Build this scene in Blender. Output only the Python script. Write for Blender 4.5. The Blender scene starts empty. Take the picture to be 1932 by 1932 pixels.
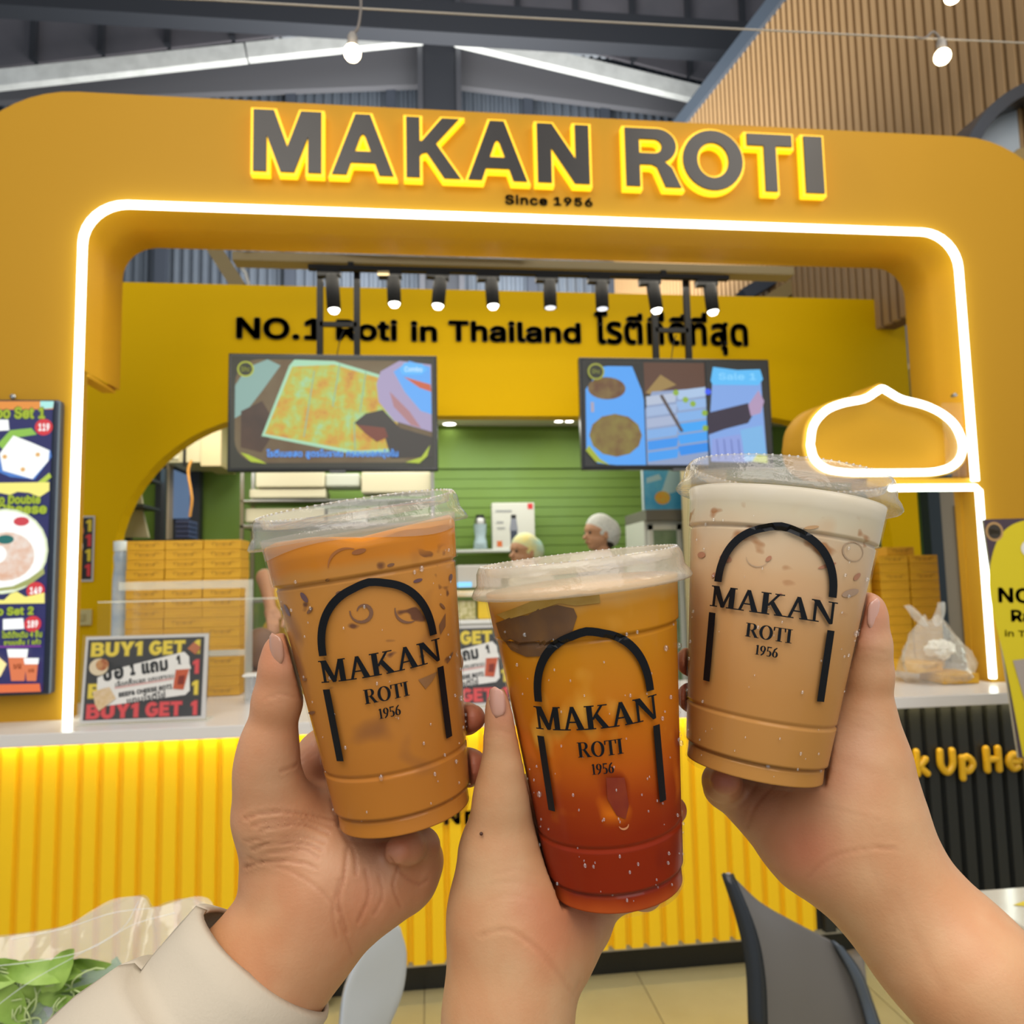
import bpy, bmesh, math, random
import numpy as np
from mathutils import Vector, Matrix, Quaternion
random.seed(7)
SC = bpy.context.scene
COL = SC.collection

# ------------------------------------------------------------------ camera
FOC = 1400.0 / 1932.0            # focal length over frame width
EYE = Vector((0, 0, 1.5))
yaw, pitch, roll = math.radians(-6.57), math.radians(5.13), math.radians(-1.22)
FW = Vector((-math.sin(yaw) * math.cos(pitch), math.cos(yaw) * math.cos(pitch), math.sin(pitch)))
_r = Vector((math.cos(yaw), math.sin(yaw), 0))
_u = _r.cross(FW)
RT = _r * math.cos(roll) + _u * math.sin(roll)
UP = -_r * math.sin(roll) + _u * math.cos(roll)
cd = bpy.data.cameras.new('camera')
cam = bpy.data.objects.new('camera', cd)
COL.objects.link(cam)
cam.matrix_world = Matrix(((RT.x, UP.x, -FW.x, EYE.x), (RT.y, UP.y, -FW.y, EYE.y), (RT.z, UP.z, -FW.z, EYE.z), (0, 0, 0, 1)))
cd.sensor_width = 36
cd.lens = 36 * FOC
cd.clip_start = 0.02
cd.dof.use_dof = True
cd.dof.focus_distance = 0.345
cd.dof.aperture_fstop = 16
SC.camera = cam

# ------------------------------------------------------------------ light
SC.view_settings.view_transform = 'Standard'
SC.view_settings.look = 'None'
SC.view_settings.gamma = 1
SC.view_settings.use_curve_mapping = False
SC.view_settings.exposure = 0.0
W = bpy.data.worlds.new('hall_light')
SC.world = W
W.use_nodes = True
W.node_tree.nodes['Background'].inputs[0].default_value = (0.86, 0.93, 1.0, 1)
W.node_tree.nodes['Background'].inputs[1].default_value = 0.50


def area(name, loc, aim, size, power, col, sy=None):
    l = bpy.data.lights.new(name, 'AREA')
    l.energy = power
    l.color = col
    l.size = size
    if sy:
        l.shape = 'RECTANGLE'
        l.size_y = sy
    o = bpy.data.objects.new(name, l)
    COL.objects.link(o)
    o.location = loc
    d = Vector(aim) - Vector(loc)
    o.rotation_euler = d.to_track_quat('-Z', 'Y').to_euler()
    return o


area('hall_ceiling_lamp', (-1.2, -0.6, 4.6), (0.3, 2.4, 1.2), 2.4, 95, (1, 0.93, 0.82))
area('hall_ceiling_lamp', (2.6, 0.4, 4.8), (0.6, 2.6, 1.0), 1.8, 60, (1, 0.92, 0.80))
area('front_fill', (0.3, -1.3, 2.9), (0.1, 0.5, 1.4), 1.6, 30, (1, 0.94, 0.86))  # added fill behind the camera, brightens the cups and arms
area('roof_fill', (0.3, 6.9, 3.6), (0.3, 8.0, 9.0), 3.0, 620, (1.0, 0.98, 0.94))  # unseen fill added behind the stall to lift the dark roof
area('stall_ceiling_lamp', (0.5, 3.75, 3.1), (0.5, 4.1, 0.5), 2.6, 20, (1, 0.90, 0.72), 0.5)
area('kitchen_ceiling_lamp', (0.4, 5.6, 2.72), (0.4, 5.7, 0), 2.6, 38, (1, 0.97, 0.88), 1.0)

area('kitchen_left_fill', (-1.6, 5.3, 2.75), (-1.5, 5.8, 0.8), 0.8, 14, (1, 0.97, 0.88))  # extra fill added to brighten the upper left of the kitchen


# ------------------------------------------------------------------ helpers
def at(x, y, Y):
    """point of the plane Y=const seen at pixel x,y of the 1932 frame"""
    d = FW + RT * ((x - 966) / 1400) - UP * ((y - 966) / 1400)
    return EYE + d * (Y / d.y)


def atz(x, y, Z):
    d = FW + RT * ((x - 966) / 1400) - UP * ((y - 966) / 1400)
    return EYE + d * ((Z - EYE.z) / d.z)


def atd(x, y, D):
    d = FW + RT * ((x - 966) / 1400) - UP * ((y - 966) / 1400)
    return EYE + d * D


def lin(h):
    if isinstance(h, str):
        h = h.lstrip('#')
        c = [int(h[i:i + 2], 16) / 255 for i in (0, 2, 4)]
        return tuple(x / 12.92 if x <= 0.04045 else ((x + 0.055) / 1.055) ** 2.4 for x in c) + (1,)
    return tuple(h) + (1,) if len(h) == 3 else tuple(h)


MATS = {}


def mat(name, col, rough=0.5, metal=0.0, emit=0.0, noise=None, bump=None, spec=0.5, sss=0.0, coat=0.0):
    """noise=(scale, second colour, (sx,sy,sz)); bump=(scale, strength)"""
    if name in MATS:
        return MATS[name]
    m = bpy.data.materials.new(name)
    m.use_nodes = True
    nt = m.node_tree
    b = nt.nodes['Principled BSDF']
    b.inputs['Base Color'].default_value = lin(col)
    b.inputs['Roughness'].default_value = rough
    b.inputs['Metallic'].default_value = metal
    b.inputs['Specular IOR Level'].default_value = spec
    if sss:
        b.inputs['Subsurface Weight'].default_value = sss
        b.inputs['Subsurface Radius'].default_value = (0.006, 0.0025, 0.0015)
        b.inputs['Subsurface Scale'].default_value = 1.0
    if coat:
        b.inputs['Coat Weight'].default_value = coat
        b.inputs['Coat Roughness'].default_value = 0.05
    if emit:
        b.inputs['Emission Color'].default_value = lin(col)
        b.inputs['Emission Strength'].default_value = emit
        b.inputs['Base Color'].default_value = (0.02, 0.02, 0.02, 1)      # a lit surface: its colour is its own light
    tc = nt.nodes.new('ShaderNodeTexCoord')
    n = nt.nodes.new('ShaderNodeTexNoise')
    mp = nt.nodes.new('ShaderNodeMapping')
    nt.links.new(tc.outputs['Object'], mp.inputs[0])
    nt.links.new(mp.outputs[0], n.inputs['Vector'])
    if noise:
        n.inputs['Scale'].default_value = noise[0]
        n.inputs['Detail'].default_value = 4
        if len(noise) > 2:
            mp.inputs['Scale'].default_value = noise[2]
        mx = nt.nodes.new('ShaderNodeMix')
        mx.data_type = 'RGBA'
        mx.inputs[6].default_value = lin(col)
        mx.inputs[7].default_value = lin(noise[1])
        cr = nt.nodes.new('ShaderNodeMapRange')
        cr.inputs[1].default_value = 0.35
        cr.inputs[2].default_value = 0.68
        nt.links.new(n.outputs[0], cr.inputs[0])
        nt.links.new(cr.outputs[0], mx.inputs[0])
        nt.links.new(mx.outputs[2], b.inputs['Emission Color' if emit else 'Base Color'])
    if not bump and not noise and not emit:
        bump = (90, 0.02)
    if bump:
        n2 = nt.nodes.new('ShaderNodeTexNoise')
        n2.inputs['Scale'].default_value = bump[0]
        n2.inputs['Detail'].default_value = 3
        nt.links.new(mp.outputs[0], n2.inputs['Vector'])
        bp = nt.nodes.new('ShaderNodeBump')
        bp.inputs['Strength'].default_value = bump[1]
        bp.inputs['Distance'].default_value = bump[2] if len(bump) > 2 else 0.005
        nt.links.new(n2.outputs[0], bp.inputs['Height'])
        nt.links.new(bp.outputs[0], b.inputs['Normal'])
    MATS[name] = m
    return m


def clear(name, tint=(1, 1, 1), haze=0.08, hcol=(0.9, 0.92, 0.95), ior=1.45, rough=0.04, gloss=1.0, bump=None):
    """clear thin plastic or glass: see-through with fresnel gloss and a little haze"""
    if name in MATS:
        return MATS[name]
    m = bpy.data.materials.new(name)
    m.use_nodes = True
    nt = m.node_tree
    nt.nodes.clear()
    o = nt.nodes.new('ShaderNodeOutputMaterial')
    tr = nt.nodes.new('ShaderNodeBsdfTransparent')
    tr.inputs[0].default_value = tuple(tint) + (1,)
    df = nt.nodes.new('ShaderNodeBsdfDiffuse')
    df.inputs[0].default_value = tuple(hcol) + (1,)
    gl = nt.nodes.new('ShaderNodeBsdfGlossy')
    gl.inputs['Roughness'].default_value = rough
    fr = nt.nodes.new('ShaderNodeLayerWeight')
    fr.inputs[0].default_value = 0.5
    a = nt.nodes.new('ShaderNodeMixShader')
    a.inputs[0].default_value = haze
    b = nt.nodes.new('ShaderNodeMixShader')
    pw = nt.nodes.new('ShaderNodeMath')
    pw.operation = 'POWER'
    pw.inputs[1].default_value = 4.5
    nt.links.new(fr.outputs['Facing'], pw.inputs[0])
    mu = nt.nodes.new('ShaderNodeMath')
    mu.operation = 'MULTIPLY_ADD'
    mu.use_clamp = True
    mu.inputs[1].default_value = 0.5 * gloss
    mu.inputs[2].default_value = 0.03 * gloss
    nt.links.new(pw.outputs[0], mu.inputs[0])
    nt.links.new(tr.outputs[0], a.inputs[1])
    nt.links.new(df.outputs[0], a.inputs[2])
    nt.links.new(mu.outputs[0], b.inputs[0])
    nt.links.new(a.outputs[0], b.inputs[1])
    nt.links.new(gl.outputs[0], b.inputs[2])
    nt.links.new(b.outputs[0], o.inputs[0])
    if bump:
        tc = nt.nodes.new('ShaderNodeTexCoord')
        n2 = nt.nodes.new('ShaderNodeTexNoise')
        n2.inputs['Scale'].default_value = bump[0]
        n2.inputs['Detail'].default_value = 3
        nt.links.new(tc.outputs['Object'], n2.inputs['Vector'])
        bp = nt.nodes.new('ShaderNodeBump')
        bp.inputs['Strength'].default_value = bump[1]
        bp.inputs['Distance'].default_value = bump[2]
        nt.links.new(n2.outputs[0], bp.inputs['Height'])
        for s in (gl, df, fr):
            nt.links.new(bp.outputs[0], s.inputs['Normal'])
    MATS[name] = m
    return m


def tag(o, label=None, cat=None, group=None, kind=None):
    if label:
        o['label'] = label
    if cat:
        o['category'] = cat
    if group:
        o['group'] = group
    if kind:
        o['kind'] = kind
    return o


def empty(name, loc, label=None, cat=None, group=None, rot=None, kind=None):
    o = bpy.data.objects.new(name, None)
    o.empty_display_size = 0.05
    COL.objects.link(o)
    o.location = loc
    if rot is not None:
        o.rotation_euler = rot
    return tag(o, label, cat, group, kind)


class MB:
    """collects shapes, then builds ONE mesh object"""

    def __init__(s):
        s.v, s.f, s.m, s.sm = [], [], [], []

    def add(s, vs, fs, mi=0, smooth=False):
        k = len(s.v)
        s.v += [Vector(p) for p in vs]
        for f in fs:
            s.f.append([i + k for i in f])
            s.m.append(mi)
            s.sm.append(smooth)
        return s

    def box(s, a, b, mi=0):
        x0, y0, z0 = a
        x1, y1, z1 = b
        vs = [(x0, y0, z0), (x1, y0, z0), (x1, y1, z0), (x0, y1, z0), (x0, y0, z1), (x1, y0, z1), (x1, y1, z1), (x0, y1, z1)]
        return s.add(vs, [(3, 2, 1, 0), (4, 5, 6, 7), (0, 1, 5, 4), (1, 2, 6, 5), (2, 3, 7, 6), (3, 0, 4, 7)], mi)

    def cbox(s, a, b, c=0.004, mi=0):
        """box with bevelled edges"""
        bm = bmesh.new()
        bmesh.ops.create_cube(bm, size=1)
        for v in bm.verts:
            v.co = Vector([(a[i] + b[i]) / 2 + v.co[i] * (b[i] - a[i]) for i in range(3)])
        bmesh.ops.bevel(bm, geom=bm.edges[:], offset=c, segments=2, profile=0.6, affect='EDGES')
        bm.verts.index_update()
        s.add([v.co.copy() for v in bm.verts], [[v.index for v in f.verts] for f in bm.faces], mi)
        bm.free()
        return s

    def bar(s, p, q, w, h=None, mi=0, up=(0, 0, 1)):
        """rectangular bar from p to q"""
        h = h or w
        p, q = Vector(p), Vector(q)
        d = (q - p).normalized()
        u = Vector(up)
        if abs(d.dot(u)) > 0.98:
            u = Vector((0, 1, 0))
        x = d.cross(u).normalized() * w / 2
        z = x.cross(d).normalized() * h / 2
        vs = [p - x - z, p + x - z, p + x + z, p - x + z, q - x - z, q + x - z, q + x + z, q - x + z]
        return s.add(vs, [(0, 1, 2, 3), (7, 6, 5, 4), (4, 5, 1, 0), (5, 6, 2, 1), (6, 7, 3, 2), (7, 4, 0, 3)], mi)

    def tube(s, pts, r, n=8, mi=0, cap=True, close=False):
        pts = [Vector(p) for p in pts]
        rs = r if isinstance(r, (list, tuple)) else [r] * len(pts)
        vs, fs = [], []
        prev = None
        N = len(pts)
        for i, p in enumerate(pts):
            if close:
                d = (pts[(i + 1) % N] - pts[i - 1]).normalized()
            else:
                d = (pts[min(i + 1, N - 1)] - pts[max(i - 1, 0)]).normalized()
            if prev is None:
                a = d.orthogonal().normalized()
            else:
                a = (prev - d * prev.dot(d)).normalized()
            prev = a
            b = d.cross(a)
            for k in range(n):
                t = 2 * math.pi * k / n
                vs.append(p + (a * math.cos(t) + b * math.sin(t)) * rs[i])
        for i in range(N if close else N - 1):
            j = (i + 1) % N
            for k in range(n):
                k2 = (k + 1) % n
                fs.append((i * n + k, i * n + k2, j * n + k2, j * n + k))
        s.add(vs, fs, mi, True)
        if cap and not close:
            s.add(vs[:n], [list(range(n))[::-1]], mi)
            s.add(vs[-n:], [list(range(n))], mi)
        return s

    def lathe(s, prof, n=32, mi=0, M=None, smooth=True, mod=None, a0=0, a1=2 * math.pi):
        """prof: (r,z) list, around z"""
        full = abs(a1 - a0 - 2 * math.pi) < 1e-6
        cols = n if full else n + 1
        vs, fs = [], []
        for j, (r, z) in enumerate(prof):
            for k in range(cols):
                t = a0 + (a1 - a0) * k / n
                rr, zz = (r, z) if mod is None else mod(r, z, t, j)
                v = Vector((rr * math.cos(t), rr * math.sin(t), zz))
                vs.append(M @ v if M is not None else v)
        for j in range(len(prof) - 1):
            for k in range(n):
                k2 = (k + 1) % cols
                fs.append((j * cols + k, j * cols + k2, (j + 1) * cols + k2, (j + 1) * cols + k))
        return s.add(vs, fs, mi, smooth)

    def ball(s, c, r, n=12, mi=0, sc=(1, 1, 1), rot=None):
        vs, fs = [], []
        c = Vector(c)
        for j in range(n // 2 + 1):
            ph = math.pi * j / (n // 2)
            for k in range(n):
                t = 2 * math.pi * k / n
                v = Vector((math.sin(ph) * math.cos(t) * sc[0], math.sin(ph) * math.sin(t) * sc[1], math.cos(ph) * sc[2])) * r
                if rot is not None:
                    v = rot @ v
                vs.append(c + v)
        for j in range(n // 2):
            for k in range(n):
                k2 = (k + 1) % n
                fs.append((j * n + k, (j + 1) * n + k, (j + 1) * n + k2, j * n + k2))
        return s.add(vs, fs, mi, True)

    def prism(s, poly, y0, y1, mi=0, hole=None):
        """polygon in x,z swept along y"""
        vs, fs = poly_tris([poly] + ([hole] if hole else []))
        n = len(vs)
        s.add([(x, y0, z) for x, z in vs], fs, mi)
        s.add([(x, y1, z) for x, z in vs], [f[::-1] for f in fs], mi)
        for lp in [poly] + ([hole] if hole else []):
            k = len(lp)
            s.add([(x, y0, z) for x, z in lp] + [(x, y1, z) for x, z in lp],
                  [(i, (i + 1) % k, k + (i + 1) % k, k + i) for i in range(k)], mi)
        return s

    def grid(s, P, mi=0, smooth=True):
        """P[i][j] points"""
        a, b = len(P), len(P[0])
        return s.add([p for row in P for p in row],
                     [(i * b + j, i * b + j + 1, (i + 1) * b + j + 1, (i + 1) * b + j) for i in range(a - 1) for j in range(b - 1)], mi, smooth)

    def build(s, name, mats, parent=None, origin=None, local=False, clean=False):
        if not isinstance(mats, (list, tuple)):
            mats = [mats]
        if origin is None:
            origin = Vector((0, 0, 0))
            if parent is not None and not local:
                r = parent
                while r.parent is not None:
                    r = r.parent
                origin = Vector(r.location)
        me = bpy.data.meshes.new(name)
        me.from_pydata([tuple(v - Vector(origin)) for v in s.v], [], s.f)
        for m in mats:
            me.materials.append(m)
        me.polygons.foreach_set('material_index', s.m)
        me.polygons.foreach_set('use_smooth', s.sm)
        me.update()
        if clean:
            bm = bmesh.new()
            bm.from_mesh(me)
            bmesh.ops.remove_doubles(bm, verts=bm.verts, dist=1e-5)
            bmesh.ops.recalc_face_normals(bm, faces=bm.faces)
            bm.to_mesh(me)
            bm.free()
        o = bpy.data.objects.new(name, me)
        COL.objects.link(o)
        if parent is not None:
            o.parent = parent
        elif Vector(origin).length > 0:
            o.location = origin
        return o


def curve_mesh(cu):
    o = bpy.data.objects.new('tmp', cu)
    COL.objects.link(o)
    dg = bpy.context.evaluated_depsgraph_get()
    dg.update()
    me = bpy.data.meshes.new_from_object(o.evaluated_get(dg))
    vs = [v.co.copy() for v in me.vertices]
    fs = [list(p.vertices) for p in me.polygons]
    bpy.data.objects.remove(o)
    bpy.data.meshes.remove(me)
    bpy.data.curves.remove(cu)
    return vs, fs


def poly_curve(loops, offset=0, extrude=0, bevel=0, res=2):
    cu = bpy.data.curves.new('tmp', 'CURVE')
    cu.dimensions = '2D'
    cu.fill_mode = 'BOTH'
    cu.offset = offset
    cu.extrude = extrude
    cu.bevel_depth = bevel
    cu.bevel_resolution = res
    for lp in loops:
        sp = cu.splines.new('POLY')
        sp.points.add(len(lp) - 1)
        for i, (x, y) in enumerate(lp):
            sp.points[i].co = (x, y, 0, 1)
        sp.use_cyclic_u = True
    return curve_mesh(cu)


def poly_tris(loops):
    vs, fs = poly_curve(loops)
    return [(v.x, v.y) for v in vs], fs


import os
try:
    SANS = bpy.data.fonts.load(os.path.join(bpy.utils.system_resource('DATAFILES'), 'fonts', 'Inter.woff2'))
except Exception:
    SANS = None


def text_mesh(s, offset=0.0, extrude=0.0, bevel=0.0, spacing=1.0, shear=0.0):
    cu = bpy.data.curves.new('tmp', 'FONT')
    if SANS and all(ord(c) < 256 for c in s):
        cu.font = SANS
    cu.body = s
    cu.size = 1
    cu.extrude = extrude
    cu.bevel_depth = bevel
    cu.bevel_resolution = 2
    cu.space_character = spacing * (1 + offset)
    cu.shear = shear
    cu.fill_mode = 'BOTH'
    cu.resolution_u = 4
    vs, fs = curve_mesh(cu)
    if offset > 0:
        n = len(vs)
        V, F = [], []
        ring = [(math.cos(t) * offset, math.sin(t) * offset) for t in np.arange(8) * math.pi / 4 + 0.2]
        for j, (dx, dy) in enumerate([(0, 0)] + ring):
            V += [v + Vector((dx, dy, 0)) for v in vs]
            F += [[i + n * j for i in f] for f in fs]
        return V, F
    return vs, fs


def fit(vs, x0, x1, y0, y1, keep=False):
    """scale mesh points into a box (x0..x1, y0..y1)"""
    ax = min(v.x for v in vs); bx = max(v.x for v in vs)
    ay = min(v.y for v in vs); by = max(v.y for v in vs)
    sx = (x1 - x0) / (bx - ax); sy = (y1 - y0) / (by - ay)
    if keep:
        sx = sy = min(sx, sy)
    return [Vector((x0 + (v.x - ax) * sx, y0 + (v.y - ay) * sy, v.z * min(sx, sy))) for v in vs]


class Flat:
    """flat print: layers on a plane with origin O, axes U and V (metres), normal N towards the viewer"""

    def __init__(s, O, U, V):
        s.O, s.U, s.V = Vector(O), Vector(U).normalized(), Vector(V).normalized()
        s.N = s.U.cross(s.V).normalized()
        s.mb = MB()
        s.mats = []
        s.k = 0

    def _mi(s, m):
        if m not in s.mats:
            s.mats.append(m)
        return s.mats.index(m)

    def put(s, vs, fs, m):
        s.k += 1
        e = s.k * 0.00025
        s.mb.add([s.O + s.U * v[0] + s.V * v[1] + s.N * e for v in vs], fs, s._mi(m))

    def poly(s, pts, m):
        s.put(pts, [list(range(len(pts)))], m)

    def rect(s, x0, y0, x1, y1, m, r=0):
        if r:
            s.poly(rrect(x0, y0, x1, y1, r), m)
        else:
            s.poly([(x0, y0), (x1, y0), (x1, y1), (x0, y1)], m)

    def disc(s, x, y, rx, m, ry=None, n=24, ph=0):
        ry = ry or rx
        s.poly([(x + rx * math.cos(2 * math.pi * i / n + ph), y + ry * math.sin(2 * math.pi * i / n + ph)) for i in range(n)], m)

    def text(s, t, x0, y0, x1, y1, m, off=0.02, spacing=1.0, ang=0, edge=None, eoff=0.05, shear=0):
        for mm, oo in (([(edge, off + eoff)] if edge else []) + [(m, off)]):
            vs, fs = text_mesh(t, offset=oo, spacing=spacing, shear=shear)
            g = oo - off
            h = y1 - y0
            vs = fit(vs, x0 - g * h, x1 + g * h, y0 - g * h, y1 + g * h)
            if ang:
                cx, cy = (x0 + x1) / 2, (y0 + y1) / 2
                c, sn = math.cos(ang), math.sin(ang)
                vs = [Vector((cx + (v.x - cx) * c - (v.y - cy) * sn, cy + (v.x - cx) * sn + (v.y - cy) * c, 0)) for v in vs]
            s.put(vs, fs, mm)

    def heavy(s, t, x0, y0, x1, y1, m, edge=None, e=0.06):
        w = sum(HEAVY[c][0] for c in t) + 0.10 * (len(t) - 1)
        for mm, off in (([(edge, e)] if edge else []) + [(m, 0)]):
            x = x0
            for c in t:
                gw, loops = HEAVY[c]
                sx, sy = (x1 - x0) / w, (y1 - y0)
                vs, fs = poly_curve([[(x + px * sx, y0 + py * sy) for px, py in lp] for lp in loops], offset=off * sy)
                s.put(vs, fs, mm)
                s.k -= 1
                x += (gw + 0.10) * sx
            s.k += 1

    def build(s, name, parent=None):
        return s.mb.build(name, s.mats, parent)


def rrect(x0, y0, x1, y1, r, n=6):
    p = []
    for cx, cy, a in ((x1 - r, y0 + r, -90), (x1 - r, y1 - r, 0), (x0 + r, y1 - r, 90), (x0 + r, y0 + r, 180)):
        for i in range(n + 1):
            t = math.radians(a + 90 * i / n)
            p.append((cx + r * math.cos(t), cy + r * math.sin(t)))
    return p


def arc(cx, cy, rx, ry, a0, a1, n=10):
    return [(cx + rx * math.cos(math.radians(a0 + (a1 - a0) * i / n)), cy + ry * math.sin(math.radians(a0 + (a1 - a0) * i / n))) for i in range(n + 1)]


HEAVY = {
    'B': (.78, [[(0, 0), (0, 1), (.42, 1)] + arc(.46, .75, .27, .25, 85, -40, 8) + arc(.48, .29, .30, .29, 40, -88, 8) + [(.42, 0)],
                [(.24, .62), (.24, .82), (.40, .82)] + arc(.40, .72, .10, .10, 80, -80, 5), [(.24, .18), (.24, .44), (.42, .44)] + arc(.42, .31, .12, .13, 80, -80, 5)]),
    'U': (.80, [[(0, 1), (0, .38)] + arc(.40, .38, .40, .40, 180, 360, 12) + [(.80, 1), (.55, 1), (.55, .38)] + arc(.40, .38, .15, .16, 0, -180, 8) + [(.25, 1)]]),
    'Y': (.84, [[(.30, 0), (.30, .40), (0, 1), (.28, 1), (.42, .64), (.56, 1), (.84, 1), (.54, .40), (.54, 0)]]),
    '1': (.42, [[(.16, 0), (.16, .72), (0, .66), (0, .84), (.22, 1), (.42, 1), (.42, 0)]]),
    'G': (.86, [arc(.44, .5, .44, .52, 40, 325, 22) + [(.86, .18), (.86, .56), (.46, .56), (.46, .38), (.62, .38), (.62, .28)] + arc(.45, .5, .20, .28, 300, 50, 12)[::1]]),
    'E': (.66, [[(0, 0), (0, 1), (.64, 1), (.64, .79), (.25, .79), (.25, .61), (.60, .61), (.60, .41), (.25, .41), (.25, .21), (.66, .21), (.66, 0)]]),
    'T': (.76, [[(.26, 0), (.26, .78), (0, .78), (0, 1), (.76, 1), (.76, .78), (.50, .78), (.50, 0)]]),
}


def dup(root, loc=None, label=None, group=None, rotz=None):
    r = root.copy()
    COL.objects.link(r)
    if loc is not None:
        r.location = loc
    if rotz is not None:
        r.rotation_euler = (0, 0, rotz)
    if label:
        r['label'] = label
    if group:
        r['group'] = group
    for ch in list(root.children):
        c = ch.copy()
        COL.objects.link(c)
        c.parent = r
        for g in list(ch.children):
            d = g.copy()
            COL.objects.link(d)
            d.parent = c
    return r


def bez(pts, n=8):
    """Catmull-Rom through points (tuples of any size)"""
    P = [np.array(p, float) for p in pts]
    P = [2 * P[0] - P[1]] + P + [2 * P[-1] - P[-2]]
    out = []
    for i in range(1, len(P) - 2):
        for k in range(n):
            t = k / n
            a, b, c, d = P[i - 1:i + 3]
            out.append(0.5 * (2 * b + (c - a) * t + (2 * a - 5 * b + 4 * c - d) * t * t + (-a + 3 * b - 3 * c + d) * t ** 3))
    out.append(P[-2])
    return [tuple(p) for p in out]


# ------------------------------------------------------------------ materials
ORANGE = mat('facade_orange', 'BE8D24', 0.5, bump=(400, 0.03, 0.001), spec=0.15)
YWALL = mat('yellow_wall_paint', 'E3B600', 0.5, spec=0.08)
YSLAT = mat('yellow_slat', 'FACB22', 0.45, spec=0.2)
BLACK = mat('black_satin', '16181A', 0.4)
DARK = mat('dark_metal', '141619', 0.55, spec=0.25)
WHITE = mat('white_laminate', 'DEDAD8', 0.22)
WHITEP = mat('white_plastic', 'E6E6E2', 0.35)
NEON = mat('neon_white', 'F4FFF0', emit=5.0)
YBOX = mat('yellow_carton', 'DBA51B', 0.55, noise=(6, 'CF9A14'))
INK = mat('dark_ink', '1E2022', 0.5)
ACRY = clear('clear_acrylic', haze=0.007, gloss=0.15)
ACRYE = clear('acrylic_edge', haze=0.3, hcol=(0.9, 0.9, 0.8), gloss=0.3)
CREAM = mat('cream_paint', 'C9B78A', 0.5)
GREEN = mat('kitchen_green_wall', '76943F', 0.5, noise=(1.2, '7C9C58'), spec=0.2)
SKINB = mat('skin_plain', 'C99872', 0.5, sss=0.1)
HAIR = mat('black_hair', '15120F', 0.5, bump=(300, 0.3))


def steel(name='brushed_steel'):
    return mat(name, 'A9ABAB', 0.3, 0.9, bump=(200, 0.05))
# ================================================================== SETTING
def setting(name, mb, mats, parent=None, **k):
    o = mb.build(name, mats, parent, **k)
    if parent is None:
        o['kind'] = 'structure'
    return o


# floor: big beige tiles, each a part
floor = setting('floor', MB().box((-4, -2.5, -0.03), (7, 9.2, -0.004)), mat('floor_grout', '8E8260', 0.8))
TILE = mat('floor_tile', 'BDB183', 0.18, noise=(3, 'B3A676'), bump=(30, 0.02))
ts = 0.80
tmb = MB().cbox((0.002, 0.002, -0.02), (ts - 0.002, ts - 0.002, 0), 0.0015)
t0 = None
rot_t = 0.0
for i in range(-3, 7):
    for j in range(-1, 5):
        x, y = 0.772 + (i - 0) * ts, 1.34 + (j - 0) * ts - 0.8
        if t0 is None:
            t0 = tmb.build('floor_tile', TILE, floor)
            o = t0
        else:
            o = t0.copy()
            COL.objects.link(o)
            o.parent = floor
        o.location = (x, y, 0)

# far gable wall of the hall, corrugated, with dark gable sheets above
CORR = mat('corrugated_sheet', '5C6570', 0.55, noise=(2, '545D69'))
g = MB()
xs = np.arange(-7, 9, 0.11)
prof = []
for x in xs:
    prof += [(x, 9.0), (x + 0.05, 9.0), (x + 0.065, 8.96), (x + 0.095, 8.96)]
g.grid([[(x, y, z) for (x, y) in prof] for z in (3.0, 8.3)], smooth=False)
g.box((-7, 9.02, 0), (9, 9.05, 8.3))
wb = setting('wall_back', g, CORR)
for px in (305, 548, 740, 1003, 1150):
    p = at(px, 500, 8.9)
    MB().box((p.x - 0.06, 8.84, 3.0), (p.x + 0.06, 8.95, 7.9)).build('wall_post', mat('navy_post', '39404C', 0.6), wb)
ROOFD = mat('roof_sheet_dark', '66646A', 0.55, noise=(1.5, '5A5A60'))
ROOFT = mat('roof_steel_dark', '2F3238', 0.5)
ceil = setting('ceiling', MB().box((-8, 2.2, 9.6), (10, 9.2, 9.65)), ROOFD)
ax = at(828, 100, 8.8).x
for sgn in (-1, 1):
    for k in range(9):
        x0, x1 = ax + sgn * (0.25 + 0.74 * k), ax + sgn * (0.25 + 0.74 * (k + 1))
        zt = 9.6
        zb0, zb1 = 8.45 - 0.19 * 0.74 * k, 8.45 - 0.19 * 0.74 * (k + 1)
        if sgn > 0:
            zb0, zb1 = 8.5 - 0.2 * 0.74 * k, 8.5 - 0.2 * 0.74 * (k + 1)
        a, b = sorted([(x0, zb0), (x1, zb1)])
        MB().prism([(a[0] + 0.02, a[1]), (b[0] - 0.02, b[1]), (b[0] - 0.02, zt), (a[0] + 0.02, zt)], 8.70, 8.74).build('roof_panel', ROOFD, ceil)
        xs_ = x1
        MB().box((xs_ - 0.03, 8.62, min(a[1], b[1])), (xs_ + 0.03, 8.72, zt)).build('roof_rib', ROOFT, ceil)
for sgn, pa, pb in ((-1, (-40, 195), (815, 162)), (1, (845, 162), (1340, 225))):
    A, B = at(pa[0], pa[1], 8.8), at(pb[0], pb[1], 8.8)
    C_, D_ = at(pb[0], 60 if sgn < 0 else 190, 8.8), at(pa[0], 160 if sgn < 0 else 62, 8.8)
    if sgn > 0:
        C_, D_ = at(1340, 185, 8.8), at(845, 66, 8.8)
    MB().prism([(A.x, A.z), (B.x, B.z), (C_.x, C_.z), (D_.x, D_.z)], 8.76, 8.86).build('gable_beam', mat('gable_dark', '5A5B60', 0.6), ceil)
p = at(828, 100, 8.6)
MB().box((p.x - 0.2, 8.5, 3.2), (p.x + 0.2, 8.6, 9.6)).build('roof_post', ROOFT, ceil)
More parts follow.
